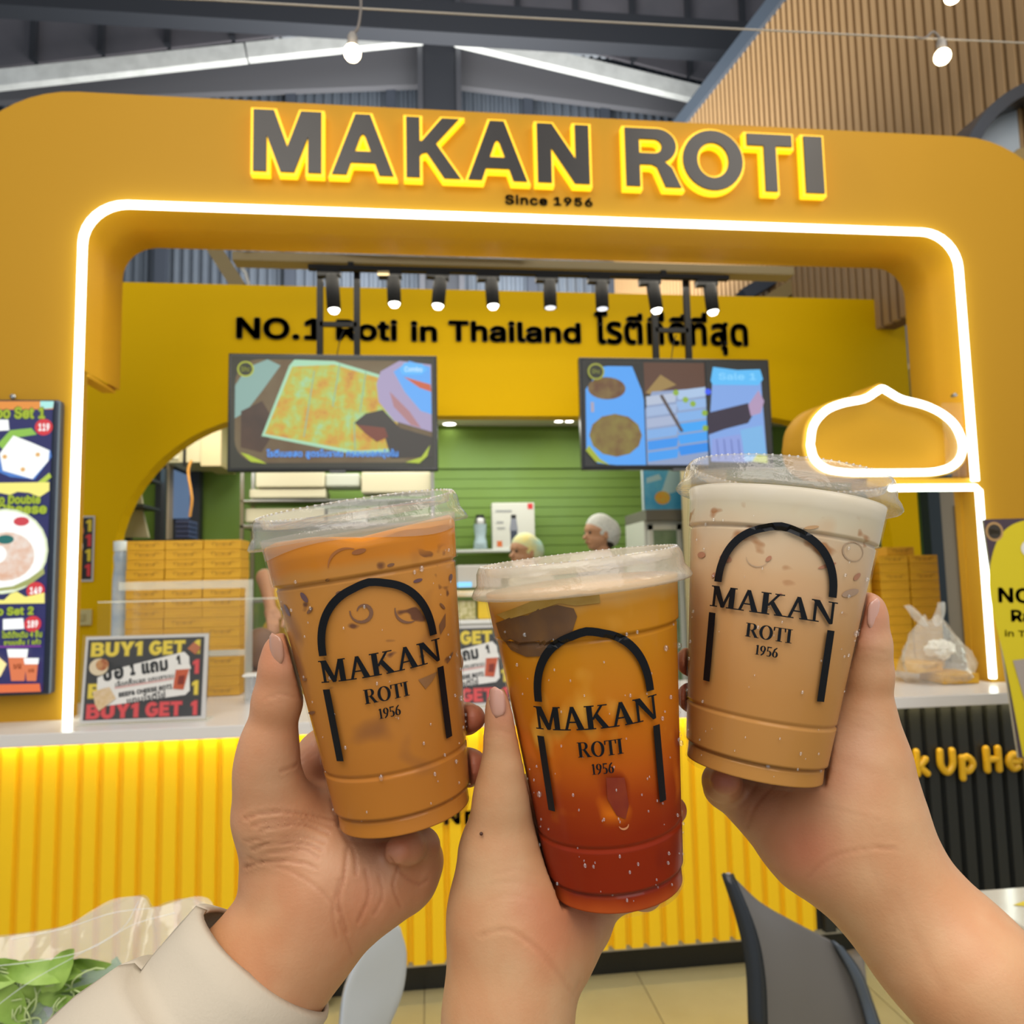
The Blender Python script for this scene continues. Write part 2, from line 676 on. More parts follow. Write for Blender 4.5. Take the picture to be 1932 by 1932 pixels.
MB().box((p.x - 0.26, 8.45, 3.2), (p.x - 0.2, 8.5, 9.6)).box((p.x + 0.2, 8.45, 3.2), (p.x + 0.26, 8.5, 9.6)).build('post_flange', mat('post_flange', '44464C', 0.5), ceil)
A, B = at(-60, 18, 7.5), at(1500, 40, 7.5)
MB().box((A.x, 7.4, A.z), (B.x, 7.6, A.z + 0.35)).build('roof_purlin', ROOFT, ceil)
GUT = mat('pale_gutter', 'DADEDC', 0.45, noise=(8, 'CACECC'))
for k, (a, b) in enumerate((((-60, 158), (464, 101)), ((467, 100), (795, 66)), ((860, 70), (1330, 182)))):
    A, B = at(a[0], a[1], 8.4), at(b[0], b[1], 8.4)
    m = MB().bar(A, B, 0.1, 0.19).build('roof_gutter', GUT, origin=A)
    tag(m, ['long pale roof gutter at far left below the dark roof sheets', 'short pale roof gutter joining the centre roof post from the left', 'pale roof gutter running down right from the centre roof post'][k], 'gutter')

# slatted timber wall at right
dv = at(606, 1092, 5) - EYE
wdir = Vector((dv.x, dv.y, 0)).normalized()
A = at(1300, 222, 6.88)
wood = mat('timber_slat', 'AC8D64', 0.5, noise=(2.5, '9C7B54', (1, 1, 0.15)), bump=(60, 0.1))
nrm = Vector((-wdir.y, wdir.x, 0))
wl = MB()
P0, P1 = A - wdir * 4.2, A + wdir * 2.2
wl.add([P0 - nrm * 0.0 + Vector((0, 0, 3.1 - P0.z)), P1 + Vector((0, 0, 3.1 - P1.z)), P1, P0,
        P0 - nrm * 0.1 + Vector((0, 0, 3.1 - P0.z)), P1 - nrm * 0.1 + Vector((0, 0, 3.1 - P1.z)), P1 - nrm * 0.1, P0 - nrm * 0.1],
       [(0, 1, 2, 3), (7, 6, 5, 4), (0, 3, 7, 4), (1, 5, 6, 2), (3, 2, 6, 7), (0, 4, 5, 1)])
wr = setting('wall_right', wl, mat('timber_backing', '6E5032', 0.7))
slat = None
H = A.z - 3.1
ang = math.atan2(wdir.y, wdir.x)
for k in range(88):
    q = A - wdir * 4.1 + wdir * 0.072 * k
    if slat is None:
        slat = MB().cbox((0, 0, 0), (0.047, 0.035, H - 0.02), 0.004).build('timber_slat', wood, wr)
        o = slat
    else:
        o = slat.copy()
        COL.objects.link(o)
        o.parent = wr
    o.location = (q.x + nrm.x * 0.0, q.y + nrm.y * 0.0, 3.1)
    o.rotation_euler = (0, 0, ang)
MB().bar(A - wdir * 4.2 + Vector((0, 0, 0.0)), A + wdir * 2.2, 0.14, 0.16).build('wall_cap', mat('cap_bluegrey', '414B57', 0.45), wr)

# neighbouring arch at the top right
nb = empty('arched_stall_frame', at(2000, 420, 3.35), 'dark rimmed arch with pale panel behind yellow stall at top right', 'arch')
c = at(2010, 412, 3.35)
R0, R1 = 0.70, 0.64
ring = arc(c.x, c.z, R0, R0, 200, 90, 28) + arc(c.x, c.z, R1, R1, 90, 200, 28)
MB().prism(ring, 3.22, 3.45).build('arch_rim', mat('arch_rim_metal', '4A4E56', 0.35, 0.3), nb)
MB().prism(arc(c.x, c.z, R1, R1, 200, 90, 28) + [(c.x, c.z - 0.3)], 3.40, 3.43).build('arch_panel', mat('arch_panel_pale', 'B6C2CE', 0.4, noise=(1.5, 'A3B4C6')), nb)
q = at(1925, 290, 3.38)
MB().prism([(q.x - 0.1, q.z - 0.06), (q.x + 0.2, q.z + 0.0), (q.x + 0.2, q.z + 0.09), (q.x - 0.02, q.z + 0.02)], 3.37, 3.395).build('arch_shelf', mat('arch_shelf_tan', 'A08B5E', 0.5), nb)

# ---------------------------------------------------------------- kitchen
ktc = mat('kitchen_ceiling_paint', 'D8D3C2', 0.6)
k = MB()
k.box((-2.9, 6.5, 0), (4.6, 6.6, 2.9))
k.box((-2.9, 6.47, 2.475), (4.6, 6.5, 2.82))
wk = setting('wall_kitchen', k, GREEN)
for z in np.arange(0.6, 2.45, 0.085):
    if z < 1.5:
        continue
    MB().box((-0.9, 6.492, z), (2.6, 6.499, z + 0.078)).build('wall_panel', GREEN, wk)
setting('wall_kitchen_left', MB().box((-3.0, 4.62, 0), (-2.9, 6.5, 2.9)), mat('kitchen_side_green', '9FB070', 0.6))
setting('wall_kitchen_right', MB().box((4.6, 4.62, 0), (4.7, 6.6, 2.9)), GREEN)
kc = setting('ceiling_kitchen', MB().box((-3, 4.6, 2.86), (4.7, 6.6, 2.9)), ktc)
for n_, (px, py) in enumerate(((862, 787), (848, 799), (1054, 794), (1074, 794), (402, 799))):
    q = atz(px, py, 2.855)
    e = empty('recessed_downlight', (q.x, q.y, 2.86), ['round recessed downlight glowing right of the left television, upper one', 'round recessed downlight just below its twin right of the left television',
              'small round downlight left of the right television', 'small round downlight nearest the right television edge', 'bright round downlight left of the left television'][n_], 'light', 'downlights in the kitchen ceiling')
    r_ = 0.055 if n_ not in (2, 3) else 0.035
    MB().lathe([(0, -0.012), (r_, -0.010)], 20).build('lamp_disc', mat('downlight_glow', 'FFF9EC', emit=9), e, local=True)
    MB().lathe([(r_, -0.012), (r_ + 0.012, -0.014), (r_ + 0.014, 0)], 20).build('lamp_ring', WHITEP, e, local=True)

# ---------------------------------------------------------------- yellow inner wall with an arched opening
hole = arc(-0.90, 1.62, 0.90, 0.885, 180, 90, 14) + arc(2.15, 1.62, 0.85, 0.885, 90, 0, 14) + [(3.0, 0.0), (-1.80, 0.0)]
poly = [(-2.75, 0.0), (-1.80, 0.0)] + arc(-0.90, 1.62, 0.90, 0.885, 180, 90, 14) + arc(2.15, 1.62, 0.85, 0.885, 90, 0, 14) + [(3.0, 0.0), (3.19, 0), (3.19, 3.305), (-2.75, 3.305)]
wy = setting('wall_inner', MB().prism(poly, 4.5, 4.62), YWALL)
# slogan on that wall
f = Flat((0, 4.5, 0), (1, 0, 0), (0, 0, 1))
f.N = Vector((0, -1, 0))


def walltext(t, x0, x1, z0, z1, off, name='wall_lettering'):
    vs, fs = text_mesh(t, offset=off, extrude=0.04)
    vs = fit(vs, x0, x1, z0, z1)
    mb = MB().add([(v.x, 4.487 - v.z * 0.5, v.y) for v in vs], fs)
    return mb.build(name, mat('slogan_black', '26282A', 0.5), wy)


a, b = at(447, 645, 4.49), at(582, 645, 4.49)
walltext('NO.1', -1.123, -0.615, 2.965, 3.10, 0.028)
walltext('Roti', at(634, 640, 4.49).x, at(750, 640, 4.49).x, 2.965, 3.10, 0.03)
walltext('in', at(775, 640, 4.49).x, at(825, 640, 4.49).x, 2.965, 3.095, 0.03)
walltext('Thailand', at(846, 640, 4.49).x, at(1096, 640, 4.49).x, 2.968, 3.105, 0.03)
walltext('\u0e42\u0e23\u0e15\u0e35\u0e17\u0e35\u0e48\u0e14\u0e35\u0e17\u0e35\u0e48\u0e2a\u0e38\u0e14', 1.067, 2.081, 2.905, 3.185, 0.03)

# beige door at far right behind the stall, with dark frame
d1 = empty('door_1', at(1790, 1250, 4.9), kind='structure')
a, b = at(1748, 925, 4.9), at(1830, 925, 4.9)
MB().box((a.x + 0.07, 4.9, 0), (a.x + 0.9, 4.94, 2.15)).build('door_leaf', mat('door_beige', 'A79A84', 0.5), d1)
MB().box((a.x + 0.2, 4.885, 0.6), (a.x + 0.8, 4.9, 1.95)).build('door_panel', mat('door_beige2', '988C78', 0.5), d1)
MB().box((a.x - 0.02, 4.86, 0), (a.x + 0.07, 4.95, 2.2)).box((a.x, 4.86, 2.15), (a.x + 0.95, 4.95, 2.22)).build('door_frame', mat('door_frame_dark', '2E3A42', 0.5), d1)

# ---------------------------------------------------------------- facade
r1 = 0.45
outer = [(-2.3, 1.01), (2.98, 1.01)] + [(2.98, 3.0)] + arc(2.48, 2.99, 0.5, 0.5, 0, 90, 12) + arc(-1.38, 3.02, 0.47, 0.47, 90, 180, 12)
outer = [(-1.85, 1.01)] + [(2.98, 1.01)] + arc(2.48, 2.99, 0.5, 0.5, 0, 90, 12) + arc(-1.38, 3.02, 0.47, 0.47, 90, 180, 12)
XL, XR, ZT = -1.352, 2.412, 3.030
inner = [(XL, 1.01)] + arc(XL + 0.17, ZT - 0.17, 0.17, 0.17, 180, 90, 8) + arc(XR - 0.17, ZT - 0.17, 0.17, 0.17, 90, 0, 8) + [(XR, 1.01)]
front = [(-1.85, 1.01)] + inner + [(2.98, 1.01)] + arc(2.48, 2.99, 0.5, 0.5, 0, 90, 12) + arc(-1.38, 3.02, 0.47, 0.47, 90, 180, 12)
# winding: bottom-left, up the inner edge, back along the outside
fac = empty('stall_facade', (0.5, 3.0, 1.01), 'large mustard yellow rounded portal frame of the food stall', 'stall facade')
MB().prism(front, 3.0, 3.10).build('portal_frame', ORANGE, fac)
# deeper lining of the opening (top, upper left, upper right)
rv = MB()


def lining(path, y0, y1, th, inset):
    """sheet along a path in x,z from y0 to y1, the far edge drawn in by inset"""
    P = [[], [], [], []]
    n = len(path)
    for i, (x, z) in enumerate(path):
        a = Vector(path[max(i - 1, 0)]); b = Vector(path[min(i + 1, n - 1)])
        d = (b - a).normalized()
        nn = Vector((d.y, -d.x))      # to the inside for clockwise paths
        for q, (yy, off) in enumerate(((y0, 0.0), ((y0 + y1) / 2, inset * 0.35), (y1, inset))):
            P[q].append((x + nn.x * off, yy, z + nn.y * off))
        P[3].append((x - nn.x * th, y1, z - nn.y * th))
    rv.grid(P)


lining([(XL, 2.36)] + arc(XL + 0.17, ZT - 0.17, 0.17, 0.17, 180, 90, 8) + arc(XR - 0.17, ZT - 0.17, 0.17, 0.17, 90, 0, 8) + [(XR, 2.1)], 3.005, 3.36, 0.03, 0.022)
rv.box((XL - 0.05, 3.1, 2.345), (XL + 0.004, 3.36, 2.36))
rv.build('opening_lining', mat('facade_orange_led_lit', 'E6AC2A', 0.45, bump=(300, 0.02, 0.001), spec=0.15), fac)  # facade colour lightened here to paint in the LED light on the lining
MB().box((XR - 0.004, 3.1, 1.01), (XR + 0.05, 3.14, 2.0)).build('opening_lining', ORANGE, fac)
# LED strip around the opening


def led(name, path, w=0.017, parent=fac, Y=2.985):
    pts = [(x, Y, z) for x, z in path]
    return MB().tube(pts, w, 8).build(name, NEON, parent)


led('neon_strip', [(XL + 0.017, 1.014)] + arc(XL + 0.185, ZT - 0.182, 0.168, 0.168, 180, 90, 8) + arc(XR - 0.185, ZT - 0.182, 0.168, 0.168, 90, 0, 8) + [(XR - 0.017, 1.885)])
led('neon_strip', [(1.99, 1.856), (XR - 0.018, 1.856), (XR - 0.003, 1.842), (XR - 0.006, 1.03)], 0.015)
# crossbar under the bulb-shaped niche
MB().cbox((1.90, 3.0, 1.86), (XR, 3.13, 1.90), 0.006).build('crossbar', ORANGE, fac)

# niche with neon outline
loop = bez([(1.640, 2.045), (1.66, 2.13), (1.72, 2.195), (1.80, 2.228), (1.90, 2.248), (1.955, 2.278), (1.987, 2.294), (2.02, 2.278), (2.075, 2.248), (2.18, 2.222), (2.26, 2.185), (2.32, 2.13),
            (2.348, 2.05), (2.33, 1.985), (2.28, 1.945), (2.20, 1.926), (2.10, 1.923), (1.90, 1.923), (1.80, 1.925), (1.71, 1.94), (1.655, 1.985), (1.640, 2.045)], 4)[:-1]
cx_, cz_ = 1.99, 2.08
niche = empty('neon_niche', (1.99, 3.0, 1.92), 'onion dome shaped yellow niche outlined in white neon on the right', 'neon sign')
loop_out = [(cx_ + (x - cx_) * 1.09, cz_ + (z - cz_) * 1.13) for x, z in loop]
nm = MB()
LO, LI = loop_out, [(cx_ + (x - cx_) * 0.985, cz_ + (z - cz_) * 0.98) for x, z in loop]
k_ = len(LO)
nm.add([(x, 3.0, z) for x, z in LO] + [(x, 3.0, z) for x, z in LI], [(i, (i + 1) % k_, k_ + (i + 1) % k_, k_ + i) for i in range(k_)])
nm.add([(x, 3.0, z) for x, z in LO] + [(x - 0.015, 3.15, z) for x, z in LO], [(i, (i + 1) % k_, k_ + (i + 1) % k_, k_ + i) for i in range(k_)], 0, True)
nm.add([(x, 3.0, z) for x, z in LI] + [(x, 3.06, z) for x, z in LI], [(i, k_ + i, k_ + (i + 1) % k_, (i + 1) % k_) for i in range(k_)], 0, True)
vs, fs = poly_tris([LI])
nm.add([(x, 3.06, z) for x, z in vs], fs)
nm.build('niche_box', ORANGE, niche, clean=True)
MB().tube([(x, 2.985, z) for x, z in loop], 0.016, 8, close=True).build('neon_tube', NEON, niche)
MB().box((2.27, 2.992, 1.905), (2.365, 2.996, 2.235)).build('acrylic_plate', clear('plate_acrylic', haze=0.03, gloss=0.15), niche)
q = at(1797, 747, 2.98)
MB().lathe([(0, 0), (0.009, 0), (0.009, 0.02)], 12, M=Matrix.Translation(q) @ Matrix.Rotation(math.pi / 2, 4, 'X')).build('standoff_screw', mat('chrome', 'D8DADC', 0.15, 0.9), niche)

# big raised letters
GL = {
    'M': (1.10, [[(0, 0), (0, 1), (.33, 1), (.55, .40), (.77, 1), (1.1, 1), (1.1, 0), (.89, 0), (.89, .60), (.66, 0), (.44, 0), (.21, .60), (.21, 0)]]),
    'A': (1.0, [[(0, 0), (.38, 1), (.62, 1), (1, 0), (.77, 0), (.70, .2), (.30, .2), (.23, 0)], [(.365, .38), (.46, .64), (.5, .68), (.54, .64), (.635, .38)]]),
    'K': (.9, [[(0, 0), (0, 1), (.22, 1), (.22, .60), (.26, .60), (.60, 1), (.88, 1), (.49, .57), (.9, 0), (.63, 0), (.34, .42), (.26, .40), (.22, .36), (.22, 0)]]),
    'N': (.84, [[(0, 0), (0, 1), (.24, 1), (.62, .40), (.62, 1), (.84, 1), (.84, 0), (.60, 0), (.22, .60), (.22, 0)]]),
    'R': (.86, [[(0, 0), (0, 1), (.5, 1)] + arc(.52, .71, .30, .29, 88, -70, 12) + [(.66, .40), (.74, .33), (.88, 0), (.63, 0), (.50, .34), (.42, .38), (.22, .38), (.22, 0)],
                [(.22, .82), (.46, .82)] + arc(.47, .695, .12, .125, 90, -90, 8) + [(.22, .57)]]),
    'O': (1.02, [arc(.51, .5, .51, .52, 0, 350, 34), arc(.51, .5, .27, .31, 0, 350, 34)]),
    'T': (.84, [[(.31, 0), (.31, .80), (0, .80), (0, 1), (.84, 1), (.84, .80), (.53, .80), (.53, 0)]]),
    'I': (.24, [[(0, 0), (0, 1), (.24, 1), (.24, 0)]]),
}
sign = empty('stall_sign', (0.54, 3.0, 3.16), 'raised dark backlit letters MAKAN ROTI above the opening', 'sign')
LFACE = mat('letter_face', '33302F', 0.38, 0.2)
HALO = mat('letter_halo', 'FFC510', emit=1.9)
YF = 2.955
for ch, xa, xb in (('M', 478, 606), ('A', 627, 742), ('K', 767, 868), ('A', 883, 993), ('N', 1014, 1111), ('R', 1180, 1280), ('O', 1288, 1400), ('T', 1410, 1494), ('I', 1517, 1551)):
    x0, x1 = at(xa, 290, YF).x, at(xb, 290, YF).x
    w, loops = GL[ch]
    z0, z1 = 3.162, 3.422
    L = [[(x0 + px / w * (x1 - x0), z0 + pz * (z1 - z0)) for px, pz in lp] for lp in loops]
    vs, fs = poly_curve(L, extrude=0.004, bevel=0.001, res=1)
    lt = MB().add([(v.x, YF + v.z, v.y) for v in vs], fs).build('sign_letter', LFACE, sign)
    vs, fs = poly_curve(L, offset=0.012, extrude=0.0165)
    MB().add([(v.x, 2.9765 + v.z, v.y) for v in vs], fs).build('letter_halo', HALO, lt, origin=sign.location)
for t_, xa, xb, za, zb in (('Since', 0.343, 0.526, 3.080, 3.124), ('1956', 0.552, 0.722, 3.083, 3.122)):
    vs, fs = text_mesh(t_, offset=0.03, extrude=0.05, spacing=1.05)
    vs = fit(vs, xa, xb, za, zb)
    MB().add([(v.x, 2.995 + v.z * 0.3, v.y) for v in vs], fs).build('small_word', mat('subtitle_ink', '3A3630', 0.5), sign)

# ---------------------------------------------------------------- counter
ctr = empty('service_counter', (0.5, 2.9, 0), 'long service counter with white top and ribbed yellow and black front', 'counter')
MB().cbox((-2.2, 2.750, 0.985), (2.75, 3.42, 1.010), 0.001).build('counter_top', WHITE, ctr)
MB().cbox((-2.2, 2.74, 0.967), (2.75, 2.756, 1.0102), 0.003).build('top_edge', WHITE, ctr)
MB().box((-2.15, 2.86, 0.10), (2.70, 3.36, 0.984)).build('counter_body', mat('counter_body_white', 'C9C5BA', 0.5), ctr)
MB().box((-2.15, 2.90, 0.0), (2.70, 3.3, 0.14)).build('toe_kick', mat('toe_kick_black', '1B1C1A', 0.35), ctr)
fr_y = MB().box((-2.15, 2.818, 0.14), (1.462, 2.86, 0.965)).build('front_panel', mat('yellow_groove', 'F0C020', 0.45, spec=0.2), ctr)
fr_k = MB().box((1.462, 2.818, 0.14), (2.70, 2.86, 0.965)).build('front_panel', mat('black_groove', '0F1112', 0.5), ctr)
pitch_ = 0.0665
rib = None
BSL = mat('black_slat', '232524', 0.45)


def rib_mesh(m, par):
    r = MB()
    w = pitch_ * 0.62
    s_ = pitch_ * 0.10
    pr = [(0, 2.819), (s_, 2.800), (s_ + w, 2.800), (2 * s_ + w, 2.819)]
    vs = [(x, y, z) for z in (0.135, 0.964) for x, y in pr]
    r.add(vs, [(0, 1, 5, 4), (1, 2, 6, 5), (2, 3, 7, 6), (0, 3, 2, 1)])
    return r.build('front_slat', m, par, local=True)


kx = 0
for par, m, xa, xb in ((fr_y, YSLAT, -2.15, 1.46), (fr_k, BSL, 1.475, 2.68)):
    first = None
    x = xb - pitch_
    while x > xa:
        if first is None:
            first = rib_mesh(m, par)
            o = first
        else:
            o = first.copy()
            COL.objects.link(o)
            o.parent = par
        o.location = (x - 0.5, -2.9, 0)
        x -= pitch_
MB().box((-2.15, 2.762, 0.978), (2.68, 2.780, 0.984)).build('under_counter_light', mat('under_counter_glow', 'FFE9A8', emit=16), ctr)
# puffy rounded letters drawn with fat strokes
RL = {
    'P': (.62, [[(0, 0), (0, .72)], [(0, .72), (.25, .72), (.42, .55), (.25, .36), (0, .36)]]),
    'i': (.14, [[(0, 0), (0, .46)], [(0, .70), (0, .71)]]),
    'c': (.50, [[(.34, .42), (.18, .47), (.02, .24), (.18, .01), (.34, .07)]]),
    'k': (.52, [[(0, 0), (0, .74)], [(.32, .48), (.08, .25)], [(.08, .25), (.36, 0)]]),
    'U': (.66, [[(0, .72), (.01, .25), (.22, .0), (.44, .25), (.45, .72)]]),
    'p': (.58, [[(0, -.22), (0, .46)], [(0, .40), (.22, .48), (.40, .25), (.22, .01), (.02, .10)]]),
    'H': (.66, [[(0, 0), (0, .72)], [(.44, 0), (.44, .72)], [(0, .36), (.44, .36)]]),
    'e': (.56, [[(.04, .25), (.40, .25), (.32, .44), (.18, .48), (.02, .24), (.18, .01), (.36, .06)]]),
    'r': (.38, [[(0, 0), (0, .46)], [(0, .28), (.10, .44), (.24, .46)]]),
}


def puffy(word, x, z, s, r, Y):
    out = []
    for ch in word:
        if ch == ' ':
            x += 0.22 * s
            continue
        w, ss = RL[ch]
        mb = MB()
        for st_ in ss:
            pts = [(x + a * s, Y, z + b * s) for a, b in (bez(st_, 5) if len(st_) > 2 else st_)]
            mb.tube(pts, r, 10)
            mb.ball(pts[0], r, 10)
            mb.ball(pts[-1], r, 10)
        out.append((mb, x))
        x += (w + 0.13) * s
    return out, x


pe = empty('pick_up_lettering', (2.1, 2.785, 0.70), 'yellow rounded lettering Pick Up Here on the black counter front', 'lettering')
x_c, x_H = at(1697, 1440, 2.785).x, at(1862, 1440, 2.785).x
_, xa = puffy('Pi', 0, 0, 1, .1, 0)
_, xb = puffy('Pick Up ', 0, 0, 1, .1, 0)
s_ = (x_H - x_c) / (xb - xa)
lets, _ = puffy('Pick Up Here', x_c - xa * s_, 0.706, s_, 0.0135, 2.785)
for mb, _x in lets:
    mb.build('letter', mat('pickup_yellow', 'E9B41C', 0.3), pe)
for t_, px0, px1, py0, py1 in (('N', 838, 868, 1556, 1524), ('n', 877, 899, 1556, 1528)):
    a, b = at(px0, py0, 2.795), at(px1, py1, 2.795)
    vs, fs = text_mesh(t_, offset=0.03, extrude=0.1)
    vs = fit(vs, a.x, b.x, a.z, b.z)
    o = MB().add([(v.x, 2.793 + v.z * 0.05, v.y) for v in vs], fs).build('counter_letter', BLACK, ctr)
# ================================================================== INSIDE THE STALL
SCR = {}


def scr(h, e=1.0):
    """colour shown by a lit screen or light box"""
    n = 'screen_' + h.lower()
    return mat(n, h, 0.4, emit=e)


def television(name, label, x0, x1, z0, z1, Y, draw, poles, wire):
    t = empty(name, ((x0 + x1) / 2, Y, z0), label, 'television', 'hanging televisions')
    MB().cbox((x0, Y, z0), (x1, Y + 0.045, z1), 0.006).build('tv_frame', mat('tv_bezel', '1A1C1E', 0.25), t)
    f = Flat((x0 + 0.015, Y - 0.0005, z0 + 0.018), (1, 0, 0), (0, 0, 1))
    draw(f, x1 - x0 - 0.03, z1 - z0 - 0.033)
    f.build('tv_screen', t)
    for px in poles:
        MB().box((px - 0.016, Y + 0.03, z1 - 0.05), (px + 0.016, Y + 0.06, 3.17)).build('mount_pole', DARK, t)
    MB().box((poles[0], Y + 0.03, 2.86), (poles[1], Y + 0.05, 2.885)).build('mount_crossbar', DARK, t)
    cx = (poles[0] + poles[1]) / 2
    MB().tube(bez([(cx + 0.03, Y + 0.05, 2.85), (cx + 0.01, Y + 0.045, 2.8), (cx - 0.01, Y + 0.04, z1)], 4), 0.003, 5).build('tv_cable', DARK, t)
    MB().box((cx - 0.04, Y - 0.004, z0 - 0.008), (cx + 0.04, Y + 0.02, z0 + 0.004)).build('tv_logo_tab', mat('tv_tab', '55585C', 0.4), t)
    return t


def roti_mat():
    if 'roti_picture' in MATS:
        return MATS['roti_picture']
    m = mat('roti_picture', 'D7A93A', 0.5, emit=0.85)
    nt = m.node_tree
    b = nt.nodes['Principled BSDF']
    tc = nt.nodes.new('ShaderNodeTexCoord')
    n = nt.nodes.new('ShaderNodeTexNoise')
    n.inputs['Scale'].default_value = 9
    n.inputs['Detail'].default_value = 6
    n.inputs['Roughness'].default_value = 0.62
    r = nt.nodes.new('ShaderNodeValToRGB')
    e = r.color_ramp.elements
    e[0].position = 0.30; e[0].color = lin('C8803A')
    e[1].position = 0.74; e[1].color = lin('B8E6CC')
    for p, c in ((0.42, 'D9A83C'), (0.50, 'CDBF45'), (0.57, 'BCD06A'), (0.66, 'A9DBAA')):
        k = e.new(p); k.color = lin(c)
    nt.links.new(tc.outputs['Object'], n.inputs['Vector'])
    nt.links.new(n.outputs[0], r.inputs[0])
    nt.links.new(r.outputs[0], b.inputs['Emission Color'])
    return m


def draw1(f, w, h):
    sx, sy = w / 400.0, h / 218.0          # photo pixels inside the frame, y up
    P = lambda pts: [(x * sx, y * sy) for x, y in pts]
    f.rect(0, 0, w, h, scr('2E3022', .6))
    f.poly(P(rrect(8, 10, 394, 212, 46)), mat('tv_brown', '7A5C34', 0.4, emit=0.55, noise=(5, '8E7B55')))
    f.poly(P([(8, 96), (8, 160), (30, 195), (70, 212), (95, 200), (60, 150), (30, 110)]), scr('8FB7AE', .8))
    f.poly(P([(20, 40), (60, 30), (90, 80), (60, 130), (20, 110)]), mat('tv_pan', '4C2E1F', 0.4, emit=0.45, noise=(6, '6A4630')))
    f.poly(P([(58, 58), (112, 200), (122, 212), (200, 210), (330, 172), (334, 120), (310, 30), (240, 26), (60, 62)]), scr('A9DDB9', .9))
    f.poly(P([(66, 66), (118, 198), (200, 203), (322, 168), (326, 60), (304, 36), (240, 33)]), roti_mat())
    for a, b in (((210, 205), (196, 120)), ((262, 192), (250, 110)), ((196, 120), (270, 105)), ((240, 33), (238, 90)), ((120, 120), (196, 128)), ((140, 60), (160, 190))):
        f.poly(P([(a[0], a[1]), (a[0] + 2.2, a[1]), (b[0] + 2.2, b[1]), (b[0], b[1])]), scr('8FC3A0', .8))
    f.poly(P([(292, 190), (330, 212), (394, 205), (394, 70), (318, 92), (288, 130), (284, 165)]), scr('A99CC2', .9))
    f.poly(P([(318, 190), (350, 212), (392, 200), (394, 105), (372, 112), (340, 150)]), scr('57A4F0', 1.0))
    f.poly(P([(338, 180), (392, 165), (394, 150), (370, 158)]), scr('D8633A', .8))
    f.poly(P([(310, 150), (350, 110), (372, 78), (352, 84), (318, 120)]), scr('B9838A', .8))
    f.poly(P([(240, 88), (262, 106), (296, 114), (330, 78), (394, 60), (394, 20), (312, 18), (300, 60), (262, 66)]), scr('3B3430', .5))
    f.poly(P([(244, 84), (300, 78), (306, 60), (284, 50), (262, 66)]), scr('8C3A22', .6))
    f.disc(28 * sx, 192 * sy, 16 * sx, scr('B8C22E', .9))
    f.disc(28 * sx, 192 * sy, 13 * sx, scr('23301F', .5))
    f.text('Shc', 19 * sx, 187 * sy, 37 * sx, 197 * sy, scr('A9B04A', .7), 0.01)
    f.poly(P([(330, 195), (340, 208), (376, 206), (386, 194), (374, 184), (336, 184)]), scr('57B4F6', 1.0))
    f.text('Combo', 340 * sx, 190 * sy, 376 * sx, 200 * sy, scr('D6F0FF', 1.0), 0.01)
    f.poly(P([(20, 30), (40, 12), (70, 8), (60, 14), (34, 26)]), scr('B5C92A', .9))
    f.poly(P([(340, 10), (372, 20), (390, 44), (384, 22), (368, 8)]), scr('B5C92A', .9))
    f.text('\u0e42\u0e23\u0e15\u0e35\u0e40\u0e19\u0e22\u0e2a\u0e14 \u0e2a\u0e39\u0e15\u0e23\u0e42\u0e1a\u0e23\u0e32\u0e13 \u0e01\u0e23\u0e2d\u0e1a\u0e19\u0e2d\u0e01\u0e19\u0e38\u0e48\u0e21\u0e43\u0e19', 70 * sx, 17 * sy, 326 * sx, 36 * sy, scr('6AA6F2', 1.0), 0.03, edge=scr('2C5FB8', .8), eoff=.03)


